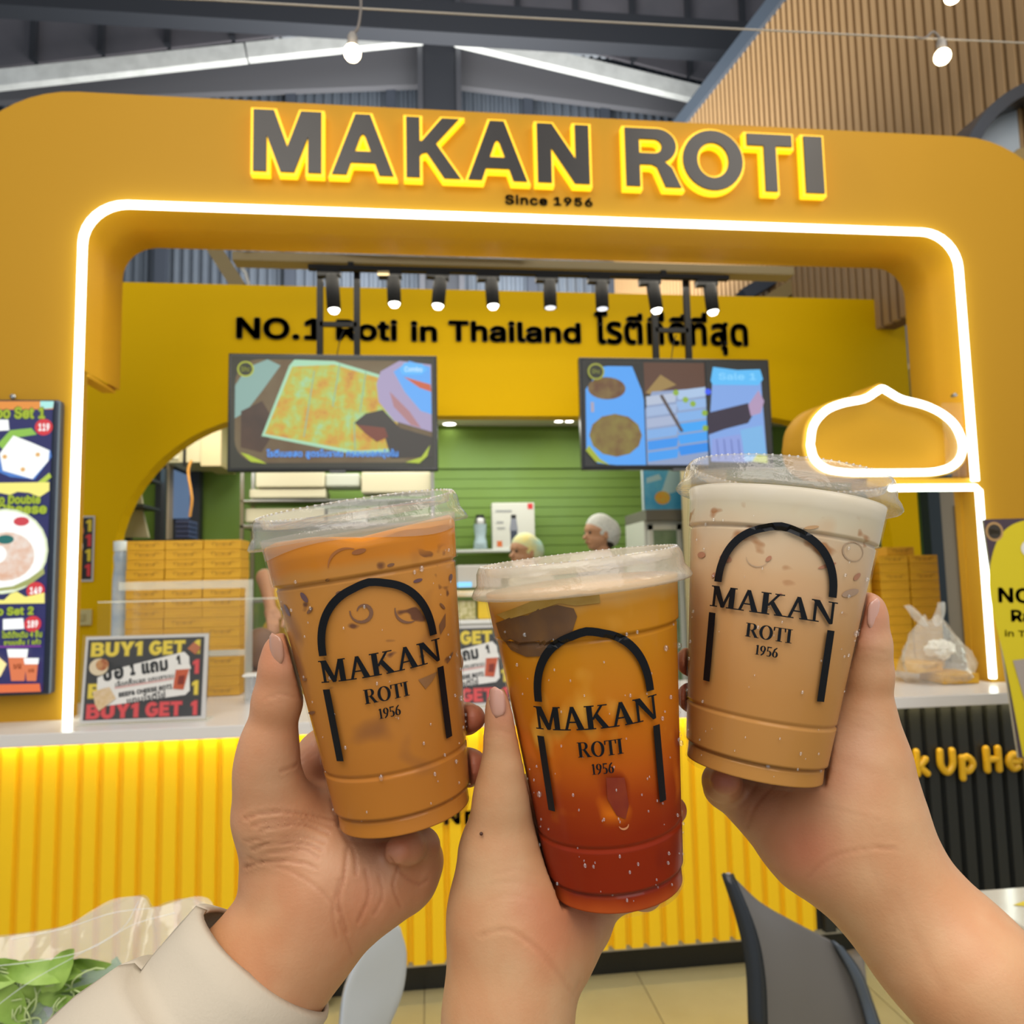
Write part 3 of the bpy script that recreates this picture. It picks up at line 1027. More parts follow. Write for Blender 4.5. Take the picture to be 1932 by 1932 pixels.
def draw2(f, w, h):
    sx, sy = w / 360.0, h / 208.0
    P = lambda pts: [(x * sx, y * sy) for x, y in pts]
    f.rect(0, 0, w, h, scr('24282C', .5))
    f.poly(P([(4, 30), (24, 6), (60, 2), (116, 2), (116, 130), (104, 196), (40, 196), (6, 150)]), scr('4E9FF0', 1.0))
    f.poly(P([(10, 190), (50, 196), (96, 196), (112, 150), (108, 200), (10, 204)]), scr('1E2226', .4))
    f.disc(46 * sx, 152 * sy, 36 * sx, mat('tv_curry', '7A4B2C', 0.4, emit=0.6, noise=(14, 'A48A4A')), 22 * sy)
    f.disc(60 * sx, 60 * sy, 50 * sx, mat('tv_roti_disc', '9A8A3C', 0.4, emit=0.7, noise=(16, '86642E')), 42 * sy, n=12)
    f.poly(P([(118, 140), (118, 204), (236, 204), (236, 150)]), scr('6B4230', .6))
    f.poly(P([(120, 144), (150, 180), (180, 160), (130, 140)]), scr('B09050', .7))
    f.poly(P([(118, 2), (118, 110), (132, 146), (236, 154), (236, 2)]), scr('8FA2C8', .9))
    for k in range(6):
        y = 8 + 22 * k
        f.poly(P([(120, y), (176, y + 8), (180, y + 26), (120, y + 18)]), scr(['3C9DF2', '2F93EE', '7FAEE6', 'A6B4D2', '9FB6DA', 'B4C0D6'][k], .95))
        f.poly(P([(182, y + 12), (236, y + 20), (236, y + 38), (178, y + 30)]), scr(['1F8CEC', '3BA0F4', '36A4F6', '7FB0E8', '8FB4E4', 'A9C4E6'][k], .95))
    f.poly(P([(146, 138), (184, 66), (190, 68), (152, 140)]), scr('6A5A58', .5))
    for x, y in ((178, 144), (196, 130), (210, 122), (232, 74), (232, 104)):
        f.disc(x * sx, y * sy, 6 * sx, scr('8FB43A', .9), n=8)
    f.rect(238 * sx, 0, w, h, scr('20252A', .5))
    f.poly(P([(240, 10), (238, 60), (250, 170), (346, 168), (350, 10)]), scr('7FA6E6', .95))
    f.poly(P([(240, 8), (244, 52), (300, 62), (312, 6)]), scr('8C9FE0', .95))
    for k in range(4):
        f.poly(P([(254 + 14 * k, 12), (252 + 14 * k, 52), (254 + 14 * k, 52), (256.5 + 14 * k, 12)]), scr('6A7CC4', .8))
    f.poly(P([(306, 8), (300, 70), (344, 80), (350, 8)]), scr('7AB6E8', .95))
    f.poly(P([(236, 60), (238, 104), (318, 124), (326, 100), (316, 84), (270, 72)]), scr('35284C', .5))
    f.poly(P([(318, 120), (340, 150), (350, 128), (342, 104), (322, 98)]), scr('B59AC0', .9))
    f.poly(P([(246, 168), (252, 196), (300, 190), (345, 192), (350, 172), (340, 160), (250, 160)]), scr('58B9F4', 1.0))
    f.poly(P([(320, 8), (330, 22), (350, 20), (350, 4)]), scr('B7C43A', .9))
    f.disc(240 * sx, 146 * sy, 6 * sx, scr('2A55F0', 1.0))
    f.text('Sale 1', 262 * sx, 170 * sy, 336 * sx, 184 * sy, scr('8AD0FA', 1.0), 0.02)
    f.disc(26 * sx, 184 * sy, 16 * sx, scr('A8AE3C', .8))
    f.disc(26 * sx, 184 * sy, 12.5 * sx, scr('2A2E20', .5))
    f.text('Shc', 18 * sx, 180 * sy, 34 * sx, 189 * sy, scr('A8AE5C', .7), 0.01)
    f.rect(14 * sx, 104 * sy, 20 * sx, 124 * sy, scr('B7AFC4', .8))
    f.poly(P([(2, 30), (20, 8), (46, 2), (28, 14), (8, 40)]), scr('B0BE2C', .8))


television('hanging_television', 'black hanging television on the left showing a golden square roti', -1.014, 0.062, 2.075, 2.697, 3.9, draw1, (-0.556, -0.362), 0)
television('hanging_television', 'black hanging television on the right showing round roti and blue boxes', 0.835, 1.925, 2.078, 2.700, 3.9, draw2, (1.285, 1.476), 0)

# beam and lamp track
bm_ = empty('ceiling_beam', (0.55, 3.8, 3.18), 'cream square beam across the stall above the spotlights', 'beam')
MB().cbox((-0.99, 3.85, 3.176), (2.08, 3.95, 3.225), 0.004).build('beam_bar', mat('beam_cream', '9E8F66', 0.5), bm_)
MB().tube(bez([(-0.93, 3.82, 3.235), (-0.8, 3.8, 3.27), (-0.55, 3.8, 3.265), (-0.3, 3.8, 3.24), (0.1, 3.8, 3.235), (0.5, 3.8, 3.235), (0.56, 3.8, 3.225)], 6), 0.011, 6).build('beam_conduit', mat('white_conduit', 'C8C9C4', 0.4), bm_)
tr_ = empty('lamp_track', (0.57, 3.83, 3.12), 'black lighting track below the cream beam', 'lamp track')
MB().box((-0.60, 3.815, 3.126), (1.68, 3.850, 3.150)).box((-0.4, 3.84, 3.15), (-0.37, 3.87, 3.18)).box((1.3, 3.84, 3.15), (1.33, 3.87, 3.18)).build('track_rail', DARK, tr_)
GLOW = mat('spot_glow', 'FFFDF2', emit=6)
spots = [(625, 600, 4), (742, 588, 2), (833, 592, -6), (927, 592, 3), (1038, 596, 0), (1136, 598, 0), (1232, 600, 6), (1340, 603, 4)]
sp_lab = ['leftmost', 'second from left', 'third from left', 'fourth from left', 'fifth from left, dim', 'sixth from left, dim', 'seventh from left', 'rightmost']
for i, (px, py, tl) in enumerate(spots):
    q = at(px, py - 14, 3.83)
    top = 3.126
    e = empty('track_spotlight', (q.x, 3.832, top), 'black cylinder track spotlight, ' + sp_lab[i] + ' on the lamp track', 'spotlight', 'track spotlights')
    e.rotation_euler = (math.radians(-3), math.radians(-tl), 0)
    MB().box((-0.075, -0.02, -0.035), (0.045, 0.02, 0.0)).build('adapter', DARK, e, local=True)
    if i == 1:
        MB().box((-0.08, -0.024, -0.03), (-0.02, -0.02, -0.005)).build('adapter_label', CREAM, e, local=True)
    L = top - q.z
    MB().lathe([(0, -0.03), (0.034, -0.03), (0.036, -0.04), (0.036, -L), (0.030, -L), (0.030, -L + 0.006)], 18).build('lamp_barrel', DARK, e, local=True)
    MB().lathe([(0, -L - 0.004), (0.028, -L - 0.001), (0.031, -L + 0.008)] if i in (4, 5) else [(0, -L - 0.022), (0.020, -L - 0.016), (0.031, -L + 0.002)], 18).build('lamp_lens', GLOW if i not in (4, 5) else mat('spot_dim', 'E8EAF0', emit=1.6), e, local=True)
# loose struts seen above the inner wall
A, B = at(395, 455, 5.4), at(455, 548, 5.4)
tag(MB().bar(A, B, 0.13, 0.1).build('roof_strut', mat('strut_tan', '8C7A4E', 0.5), origin=A), 'tan diagonal strut behind the wall at upper left of the opening', 'strut')
A, B = at(1600, 478, 5.4), at(1440, 575, 5.4)
tag(MB().bar(A, B, 0.10, 0.1).build('roof_strut', mat('strut_tan', '8C7A4E', 0.5), origin=A), 'tan diagonal strut above the wall at upper right of the opening', 'strut')
A, B = at(1540, 478, 5.6), at(1400, 560, 5.6)
tag(MB().bar(A, B, 0.13, 0.1).build('roof_strut', mat('strut_navy', '2E3A4C', 0.5), origin=A), 'dark blue diagonal strut left of the tan one at upper right', 'strut')
A, B = at(1640, 480, 5.6), at(1490, 572, 5.6)
tag(MB().bar(A, B, 0.06, 0.08).build('roof_strut', BLACK, origin=A), 'thin black diagonal strut right of the tan one at upper right', 'strut')
A, B = at(1450, 470, 7.6), at(1725, 470, 7.6)
o = setting('wall_side_pale', MB().box((A.x, 7.6, 3.2), (B.x + 0.3, 7.65, A.z + 0.15)), mat('pale_sheet', '8F9BA4', 0.5, noise=(1, '84929C')))
o.name = 'wall_pale'
A, B = at(452, 500, 4.9), at(470, 540, 4.9)
tag(MB().tube([A, at(463, 515, 4.9), B], 0.012, 6).build('loose_cable', mat('white_conduit', 'C8C9C4', 0.4), origin=A), 'short white cable hanging beside the tan strut', 'cable')

# ---------------------------------------------------------------- roti cartons
bw, bd, bh = 0.163, 0.165, 0.0432


def carton_mesh():
    mb = MB()
    mb.cbox((0, 0, 0.0006), (bw - 0.002, bd, bh - 0.0008), 0.0018)
    return mb


cart = None
CR = mat('carton_ink', '8A6512', 0.6)
BACK = mat('carton_flap', 'C78E14', 0.55)


def make_carton(loc, label, group, rz=0, logo=True, dx=0):
    global cart
    if cart is None:
        e = empty('roti_carton', loc, label, 'carton', group)
        carton_mesh().build('carton_body', YBOX, e, local=True)
        MB().box((0.004, -0.0012, bh * 0.70), (bw - 0.006, 0.0, bh * 0.74)).box((bw * .30, -0.0016, bh * .30), (bw * .70, 0, bh * .33)).build('carton_flap', BACK, e, local=True)
        lg = MB()
        for cx in (0.045, 0.125):
            lg.tube([(cx + 0.009 * math.cos(t), -0.001, bh * 0.62 + 0.006 * math.sin(t)) for t in np.linspace(0, 4.4, 8)], 0.0011, 4)
        lg.box((0.05, -0.0016, bh * 0.52), (0.12, 0, bh * 0.56)).box((0.055, -0.0016, bh * 0.40), (0.058, 0, bh * 0.54)).box((0.085, -0.0016, bh * 0.40), (0.088, 0, bh * 0.62)).box((0.112, -0.0016, bh * 0.40), (0.115, 0, bh * 0.54))
        lg.build('carton_logo', CR, e, local=True)
        cart = e
        e.rotation_euler = (0, 0, rz)
        return e
    o = dup(cart, loc, label, group, rotz=rz)
    if not logo:
        for c_ in list(o.children):
            if c_.name.startswith('carton_logo'):
                bpy.data.objects.remove(c_)
    return o


ordn = ['first', 'second', 'third', 'fourth', 'fifth', 'sixth', 'seventh', 'eighth', 'ninth', 'tenth', 'eleventh', 'twelfth', 'thirteenth', 'fourteenth', 'fifteenth', 'sixteenth', 'seventeenth', 'eighteenth', 'nineteenth']
colname = ['left', 'middle', 'right']
for c_ in range(3):
    for r_ in range(17):
        x = -1.323 + c_ * bw + random.uniform(-0.002, 0.002)
        z = 1.0105 + (r_ - 1) * bh + 0.0005
        if r_ == 0:
            continue
        make_carton((x, 3.46 + random.uniform(-0.003, 0.003), z),
                    'yellow roti carton, %s from the top in the %s column of the left stack' % (ordn[16 - r_], colname[c_]), 'cartons in the left stack', logo=(r_ > 9 or (r_ + c_) % 3 == 0))
# shelf board the left stack stands on
tag(MB().cbox((-1.45, 3.43, 0.0), (-0.60, 3.66, 1.0098), 0.003).build('back_cabinet', WHITE, origin=(-1, 3.6, 0.985)), 'white cabinet under the left stack of yellow cartons', 'cabinet')
q0 = at(1597, 1290, 3.55)
for c_ in range(4):
    for r_ in range(13):
        z = 1.0105 + r_ * 0.0435
        if c_ < 2:
            x, y, rz = 1.880 + c_ * 0.158, 3.60 - c_ * 0.062, math.radians(-21)
        else:
            x, y, rz = 2.253 + (c_ - 2) * 0.172, 3.50 + (c_ - 2) * 0.012, math.radians(4)
        make_carton((x, y, z + 0.0005), 'yellow roti carton, %s from the top in the %s column of the right stack' % (ordn[12 - r_], ['far left', 'centre left', 'centre right', 'far right'][c_]),
                    'cartons in the right stack', rz, logo=(r_ in (12, 10)))
tag(MB().cbox((1.80, 3.425, 0.0), (2.75, 3.95, 1.0098), 0.003).build('back_cabinet', WHITE, origin=(2.2, 3.6, 0.985)), 'white cabinet under the right stack of yellow cartons', 'cabinet')
make_carton((2.33, 3.55, 1.0105 + 13 * 0.0435 + 0.001), 'yellow roti carton lying loose on top of the right stack', 'cartons in the right stack', 0.1)
rd = MB().ball((2.17, 3.58, 1.60), 0.022, 12, sc=(1.4, 0.6, 0.6)).build('red_tape_roll', mat('red_plastic', 'B8332C', 0.4), origin=(2.17, 3.58, 1.585))
tag(rd, 'small red object lying on top of the right carton stack', 'tape')

# ---------------------------------------------------------------- sneeze guards
gd = empty('sneeze_guard', (-0.5, 3.2, 1.01), 'clear acrylic guard panel along the counter with a thin top edge', 'guard')
MB().box((-1.33, 3.2, 1.011), (0.55, 3.206, 1.44)).build('guard_pane', ACRY, gd)
MB().box((-1.33, 3.199, 1.437), (0.55, 3.207, 1.443)).build('guard_edge', ACRYE, gd)
g2 = empty('acrylic_cover', (-1.0, 3.3, 1.01), 'frosted edged acrylic cover box in front of the left carton stack', 'guard')
MB().box((-1.29, 3.30, 1.011), (-0.745, 3.305, 1.52)).build('cover_pane', ACRY, g2)
MB().box((-1.29, 3.298, 1.485), (-0.745, 3.307, 1.52)).box((-0.775, 3.298, 1.011), (-0.745, 3.307, 1.485)).box((-1.0, 3.299, 1.20), (-0.775, 3.304, 1.225)).build('cover_edge', ACRYE, g2)
MB().box((-0.75, 3.305, 1.011), (-0.745, 3.42, 1.52)).build('cover_side', ACRY, g2)

# ---------------------------------------------------------------- promo signs
PY_, PR_, PW_ = mat('promo_yellow', 'E0C62C', 0.5), mat('promo_red', 'D4383A', 0.5), mat('promo_paper', 'E4E1DC', 0.5)
PK_ = mat('promo_black', '1D1B1B', 0.45)


def promo(f, w, h):
    sx, sy = w / 235.0, h / 162.0
    P = lambda pts: [(x * sx, y * sy) for x, y in pts]
    f.rect(0, 0, w, h, mat('promo_border', 'C9C6C2', 0.4))
    f.rect(5 * sx, 5 * sy, w - 8 * sx, h - 6 * sy, PK_)
    DK, DR = mat('promo_yellow_edge', '8F7F1C', .5), mat('promo_red_edge', '8E2226', .5)
    for y0, m, e in ((124, PY_, DK), (46, PY_, DK), (8, PR_, DR)):
        f.heavy('BUY1', 12 * sx, y0 * sy, 108 * sx, (y0 + 26) * sy, m, edge=e)
        f.heavy('GET', 122 * sx, y0 * sy, 190 * sx, (y0 + 26) * sy, m, edge=e)
        f.heavy('1', 208 * sx, y0 * sy, 219 * sx, (y0 + 26) * sy, m, edge=e)
    f.heavy('1', 208 * sx, 86 * sy, 219 * sx, 112 * sy, PR_, edge=DR)
    f.poly(P([(30, 40), (28, 84), (64, 100), (190, 128), (200, 118), (204, 54), (196, 46), (40, 30)]), PW_)
    a = 0.13
    f.text('\u0e0b\u0e37\u0e49\u0e2d', 36 * sx, 78 * sy, 76 * sx, 116 * sy, INK, 0.06, ang=a)
    f.text('1', 88 * sx, 86 * sy, 98 * sx, 110 * sy, INK, 0.06, ang=a)
    f.text('\u0e41\u0e16\u0e21', 110 * sx, 90 * sy, 160 * sx, 112 * sy, INK, 0.06, ang=a)
    f.text('1', 176 * sx, 98 * sy, 186 * sx, 122 * sy, INK, 0.06, ang=a)
    f.text('\u0e40\u0e25\u0e37\u0e2d\u0e01\u0e0b\u0e37\u0e49\u0e2d\u0e40\u0e25\u0e22 \u0e41\u0e16\u0e21\u0e0a\u0e32\u0e19\u0e21', 62 * sx, 70 * sy, 172 * sx, 84 * sy, INK, 0.02, ang=a)
    f.poly(P([(62, 62), (172, 76), (172, 79), (62, 65)]), mat('promo_pink', 'D9A6A0', .5))
    f.text('BEEF& CHEESE ROTI', 70 * sx, 52 * sy, 170 * sx, 61 * sy, INK, 0.04, ang=a)
    f.text('\u0e41\u0e16\u0e21\u0e42\u0e23\u0e15\u0e35\u0e44\u0e02\u0e48', 86 * sx, 38 * sy, 158 * sx, 51 * sy, INK, 0.02, ang=a)
    f.poly(P([(172, 58), (176, 96), (202, 98), (192, 56)]), mat('promo_cup', 'C25A3A', .5))
    f.poly(P([(174, 94), (178, 104), (202, 104), (205, 95)]), PW_)
    f.poly(P([(180, 66), (182, 82), (194, 83), (192, 66)]), mat('promo_cup_mark', '7E2E20', .5))
    f.disc(30 * sx, 104 * sy, 18 * sx, mat('promo_plate', 'D8C7A8', .5), 16 * sy)
    f.disc(36 * sx, 108 * sy, 12 * sx, mat('promo_food', 'A05A38', .5, noise=(60, 'C99A62')), 11 * sy)
    f.poly(P([(22, 58), (52, 66), (66, 44), (36, 22), (28, 34)]), mat('promo_roti', 'D9C0A0', .5, noise=(50, 'CDAE7A')))
    f.poly(P([(196, 134), (208, 146), (222, 136), (212, 122)]), mat('promo_bite', 'B06A4A', .5))


for nm, (x0, x1, yy), lab, lean in (('promo_stand', (-1.238, -0.808, 2.86), 'BUY1 GET 1 promotion sign in acrylic stand at left end of the counter', 0.10),
                                    ('promo_stand', (-0.10, 0.330, 2.90), 'BUY1 GET 1 promotion sign on the counter half hidden behind the left and middle cups', 0.10)):
    e = empty(nm, ((x0 + x1) / 2, yy, 1.0105), lab, 'sign', 'promotion signs on the counter')
    h = 0.305
    U, V = Vector((1, 0, 0)), Vector((0, lean, 1)).normalized()
    O = Vector((x0, yy, 1.018))
    f = Flat(O, U, V)
    promo(f, x1 - x0, h)
    f.build('printed_sheet', e)
    a_ = O - U * 0.008 - V * 0.006
    N_ = f.N
    c1 = MB()
    for d_ in (-0.002, 0.004):
        pass
    w_ = x1 - x0 + 0.016
    c1.add([a_ + N_ * 0.008, a_ + U * w_ + N_ * 0.008, a_ + U * w_ + V * (h + 0.012) + N_ * 0.008, a_ + V * (h + 0.012) + N_ * 0.008], [(0, 1, 2, 3)])
    c1.build('stand_front', clear('stand_acrylic', haze=0.04, gloss=0.25), e)
    MB().add([O - N_ * 0.001, O + U * (x1 - x0) - N_ * 0.001, O + U * (x1 - x0) + V * h - N_ * 0.001, O + V * h - N_ * 0.001], [(3, 2, 1, 0)]).build('stand_back', PW_, e)
    MB().box((x0 - 0.01, yy - 0.01, 1.0106), (x1 + 0.01, yy + 0.07, 1.0135)).build('stand_base', ACRYE, e)

# small poster on the inner wall at far left
e = empty('wall_poster', at(158, 1035, 4.49), 'narrow black promotion poster on the yellow wall at far left', 'poster')
f = Flat((-2.05, 4.492, 1.535), (1, 0, 0), (0, 0, 1))
f.rect(0, 0, 0.155, 0.375, mat('promo_border', 'C9C6C2', 0.4))
f.rect(0.0, 0.012, 0.145, 0.365, PK_)
for k_, m_ in enumerate((PR_, PY_, PR_, PY_)):
    f.heavy('1', 0.108, 0.03 + 0.085 * k_, 0.138, 0.10 + 0.085 * k_, m_)
f.disc(0.05, 0.20, 0.045, PW_, 0.06)
f.disc(0.06, 0.29, 0.04, mat('promo_bite', 'B06A4A', .5), 0.035)
f.build('printed_sheet', e)
e = empty('wall_socket', at(150, 1165, 4.49), 'pale wall socket plate on the yellow wall at far left', 'socket')
q = at(156, 1165, 4.49)
MB().cbox((q.x - 0.05, 4.48, q.z - 0.045), (q.x + 0.05, 4.499, q.z + 0.045), 0.005).build('socket_plate', mat('socket_yellowed', 'C9BE86', 0.4), e)
MB().cbox((q.x - 0.02, 4.475, q.z - 0.02), (q.x + 0.02, 4.481, q.z + 0.02), 0.004).build('socket_switch', mat('socket_switch', 'B5AA72', 0.4), e)

# ---------------------------------------------------------------- plastic bag with cartons on the counter, right
bg = empty('takeaway_bag', (2.2, 3.02, 1.0105), 'clear plastic bag with twisted handles holding a yellow carton, on the right counter', 'bag')
CLB = clear('thin_bag_film', haze=0.22, hcol=(0.95, 0.93, 0.86), gloss=1.0, rough=0.15, bump=(30, 1.0, 0.02))
mb = MB()
prof = [(0.0, .001), (0.13, .002), (0.162, .03), (0.165, .08), (0.14, .14), (0.10, .20), (0.06, .25), (0.035, .28)]


def crumple(r, z, t, j):
    k = 1 + 0.10 * math.sin(5 * t + z * 30) + 0.05 * math.sin(11 * t - z * 50)
    return (r * k, z * (1 + 0.05 * math.sin(3 * t)))


mb.lathe(prof, 40, mod=crumple, M=Matrix.Translation((2.205, 3.06, 1.0115)) @ Matrix.Diagonal((1, 0.62, 1, 1)))
mb.build('bag_film', CLB, bg)
hd = MB()
for ax_, bx, top in ((2.16, 2.075, 0.335), (2.21, 2.235, 0.345)):
    P = []
    for i in range(7):
        t = i / 6
        cx, z, hw = ax_ + (bx - ax_) * t, 0.24 + (top - 0.24) * t, 0.012 + 0.016 * math.sin(t * 2.6)
        P.append([(cx - hw, 3.04 + 0.01 * math.sin(6 * t), 1.011 + z), (cx, 3.03, 1.011 + z + 0.004), (cx + hw, 3.045, 1.011 + z)])
    hd.grid(P)
hd.build('bag_handle', clear('bag_handle_film', haze=0.4, hcol=(0.95, 0.93, 0.88), gloss=1.0, rough=0.2), bg)
make_carton((2.175, 2.985, 1.0125), 'yellow roti carton inside the clear bag on the right counter', 'cartons in the clear bag', -0.05)
make_carton((2.085, 3.02, 1.0125 + bh + 0.001), 'upper yellow roti carton inside the clear bag, half covered with white paper', 'cartons in the clear bag', 0.3)
npk_ = MB().ball((2.235, 3.07, 1.150), 0.055, 18, sc=(1.25, 0.8, 0.75))
rn = random.Random(2)
for v_ in npk_.v:
    k_ = rn.uniform(0.72, 1.15)
    v_.x, v_.y, v_.z = 2.235 + (v_.x - 2.235) * k_, 3.07 + (v_.y - 3.07) * k_, 1.150 + (v_.z - 1.150) * k_
npk_.sm = [False] * len(npk_.sm)
npk = npk_.build('paper_napkin', mat('napkin_white', 'E8E4D8', 0.8, bump=(40, 0.8, 0.01)), origin=(2.22, 3.06, 1.1))
tag(npk, 'crumpled white paper napkin inside the clear bag above the carton', 'napkin')

# ---------------------------------------------------------------- menu light box at left
mn = empty('menu_lightbox', (-1.55, 2.96, 1.11), 'tall glowing blue menu light box hanging on the left pillar', 'menu')
zt, zb, xr = 2.215, 1.112, -1.405
MB().cbox((-2.0, 2.945, zb), (xr + 0.022, 2.995, zt), 0.012).build('lightbox_frame', mat('lightbox_frame', '2B3344', 0.3, 0.4), mn)
f = Flat((-1.95, 2.944, zb + 0.012), (1, 0, 0), (0, 0, 1))
wv, hv = xr + 1.95, zt - zb - 0.024          # local width, height
X = lambda px, py: (at(px, py, 2.944).x + 1.95)
Zp = lambda px, py: (at(px, py, 2.944).z - zb - 0.012)
Q = lambda pts: [(X(*p), Zp(*p)) for p in pts]
NV, LIM, WHT = scr('22256B', .75), scr('B4C848', .85), scr('F4F6F2', 1.15)
LIMD = scr('49622A', .6)
f.rect(0, 0, wv, hv, NV)
f.poly(Q([(-60, 757), (102, 757), (100, 772), (-60, 774)]), scr('E8923A', 1.0))
f.poly(Q([(76, 757), (102, 757), (100, 770), (76, 772)]), scr('A8E4DE', 1.1))


def tx(s, x0, y0, x1, y1, m=LIM, e=LIMD, off=.04):
    a, b = at(x0, y1, 2.944), at(x1, y0, 2.944)
    f.text(s, a.x + 1.95, a.z - zb - .012, b.x + 1.95, b.z - zb - .012, m, off, edge=e, eoff=.05)


def dc(px, py, r, m, ry=None):
    s = 2.944 / 1400 * 1.0
    f.disc(X(px, py), Zp(px, py), r * s, m, (ry or r) * s)


tx('Combo Set 1', -62, 768, 86, 790)
f.poly(Q([(-60, 792), (16, 792), (18, 812), (-60, 816)]), WHT)
dc(83, 806, 15, scr('D8303A', 1.0))
tx('119', 73, 799, 94, 813, WHT, None, .03)
f.poly(Q([(-4, 838), (20, 812), (60, 808), (70, 820), (30, 826), (6, 848)]), scr('8FC24A', 1.0))
f.poly(Q([(0, 858), (24, 826), (60, 840), (96, 850), (98, 862), (66, 905), (20, 900), (-8, 888)]), scr('4F86D8', .9))
f.poly(Q([(0, 856), (26, 822), (62, 836), (94, 850), (92, 870), (62, 904), (6, 888)]), WHT)
for p_ in ((72, 858), (44, 886), (10, 862)):
    dc(p_[0], p_[1], 4, scr('E8B46A', 1.0))
f.poly(Q([(70, 912), (94, 892), (98, 900), (78, 918)]), scr('B9CF45', 1.0))
f.poly(Q([(-60, 912), (94, 910), (94, 926), (76, 938), (56, 930), (34, 928), (20, 934), (-60, 918)]), scr('F2E87A', 1.1))
tx('Jumbo Double', -50, 934, 78, 952)
tx('egg Cheese', -62, 950, 90, 976)
f.disc(X(8, 1040), Zp(8, 1040), 0.155, scr('DDE7C2', 1.1), 0.158)
f.disc(X(8, 1040), Zp(8, 1040), 0.146, WHT, 0.150)
f.disc(X(12, 1050), Zp(12, 1050), 0.10, mat('menu_rice', 'E9B99A', 0.5, emit=0.95, noise=(30, 'F6E7DA')), 0.09)
dc(40, 986, 15, WHT, 10)
dc(42, 984, 13, scr('D2404A', 1.0), 8)
dc(12, 1018, 14, scr('1E7A74', .8), 8)
dc(-4, 1046, 16, WHT)
f.poly(Q([(56, 1092), (84, 1072), (86, 1082), (60, 1102), (30, 1112), (-20, 1118), (-20, 1112), (26, 1106)]), scr('AEB46A', .9))
dc(69, 1114, 15, scr('D8303A', 1.0))
tx('149', 58, 1107, 81, 1121, WHT, None, .03)
f.poly(Q([(-60, 1130), (10, 1132), (22, 1120), (34, 1116), (50, 1126), (86, 1118), (86, 1138), (-60, 1140)]), scr('F2E87A', 1.1))
tx('Combo Set 2', -62, 1144, 66, 1163)
f.poly(Q([(8, 1168), (46, 1166), (48, 1186), (8, 1188)]), WHT)
dc(64, 1177, 14, scr('D8303A', 1.0))
tx('189', 54, 1170, 74, 1184, WHT, None, .03)
tx('\u0e42\u0e23\u0e15\u0e35\u0e14\u0e31\u0e49\u0e07\u0e40\u0e14\u0e34\u0e21 4 \u0e0a\u0e34\u0e49\u0e19', 6, 1188, 82, 1204)
tx('\u0e0a\u0e32\u0e19\u0e21\u0e40\u0e22\u0e47\u0e19 1 \u0e41\u0e01\u0e49\u0e27', 10, 1204, 80, 1217)
f.poly(Q([(-60, 1219), (80, 1217), (80, 1220), (-60, 1223)]), scr('8A3AA0', .9))
for x_, y_, s_ in ((36, 1256, 1.0), (62, 1264, .72)):
    f.poly(Q([(x_ - 18 * s_, y_ - 22 * s_), (x_ + 18 * s_, y_ - 22 * s_), (x_ + 13 * s_, y_ + 28 * s_), (x_ - 12 * s_, y_ + 28 * s_)]), scr('E0794A', 1.0))
    f.poly(Q([(x_ - 20 * s_, y_ - 32 * s_), (x_ + 20 * s_, y_ - 32 * s_), (x_ + 18 * s_, y_ - 16 * s_), (x_ - 17 * s_, y_ - 16 * s_)]), WHT)
    f.text('MR', X(x_ - 7 * s_, y_), Zp(x_, y_ + 6 * s_), X(x_ + 8 * s_, y_), Zp(x_, y_ - 4 * s_), scr('8A3A20', .7), .01)
f.poly(Q([(-40, 1236), (-4, 1234), (16, 1252), (4, 1276), (-40, 1270)]), scr('FFE9A0', 1.1))
f.poly(Q([(-60, 1292), (78, 1289), (80, 1304), (-60, 1308)]), scr('E8703A', 1.0))
f.build('lit_menu_face', mn)
q = at(26, 749, 2.98)
MB().lathe([(0, 0), (0.010, 0), (0.011, 0.01), (0.006, 0.014)], 10, M=Matrix.Translation(q) @ Matrix.Rotation(math.pi / 2, 4, 'X')).build('hanging_screw', mat('chrome', 'D8DADC', 0.15, 0.9), mn)

# ---------------------------------------------------------------- yellow standee at right
sd = empty('number_one_standee', (2.12, 2.4, 0.0), 'yellow printed standee at the right edge reading NO. 1 Roti in Thailand', 'sign')
SY = mat('standee_yellow', 'D9C414', 0.45)
A0, A1, A2, A3 = at(1856, 980, 2.4), at(2040, 976, 2.4), at(2060, 1445, 2.4), at(1908, 1430, 2.4)
lean = Vector((0, 0, 0))
f = Flat((0, 2.4, 0), (1, 0, 0), (0, 0, 1))
S = lambda pts: [(at(x, y, 2.4).x, at(x, y, 2.4).z) for x, y in pts]
f.poly(S([(1856, 980), (2040, 975), (2062, 1440), (1924, 1430)]), mat('standee_dark', '4A3A44', 0.5))
bl = bez([(1930, 1428), (1898, 1260), (1872, 1150), (1866, 1090), (1874, 1040), (1892, 1004), (1925, 984), (1980, 980), (2040, 1010), (2062, 1440)], 5)
f.poly(S(bl), SY)
f.disc(at(1876, 1003, 2.4).x, at(1876, 1003, 2.4).z, 0.034, mat('badge_ring', 'B8915C', 0.4))
f.disc(at(1876, 1003, 2.4).x, at(1876, 1003, 2.4).z, 0.026, mat('badge_core', '3A3226', 0.4))
f.text('Shc', at(1866, 1003, 2.4).x, at(1866, 1008, 2.4).z, at(1886, 1003, 2.4).x, at(1886, 998, 2.4).z, mat('badge_gold', 'A89452', 0.4), 0.02)


def st(s, x0, y0, x1, y1, off=.03):
    a, b = at(x0, y1, 2.4), at(x1, y0, 2.4)
    f.text(s, a.x, a.z, b.x, b.z, INK, off, ang=-0.05)


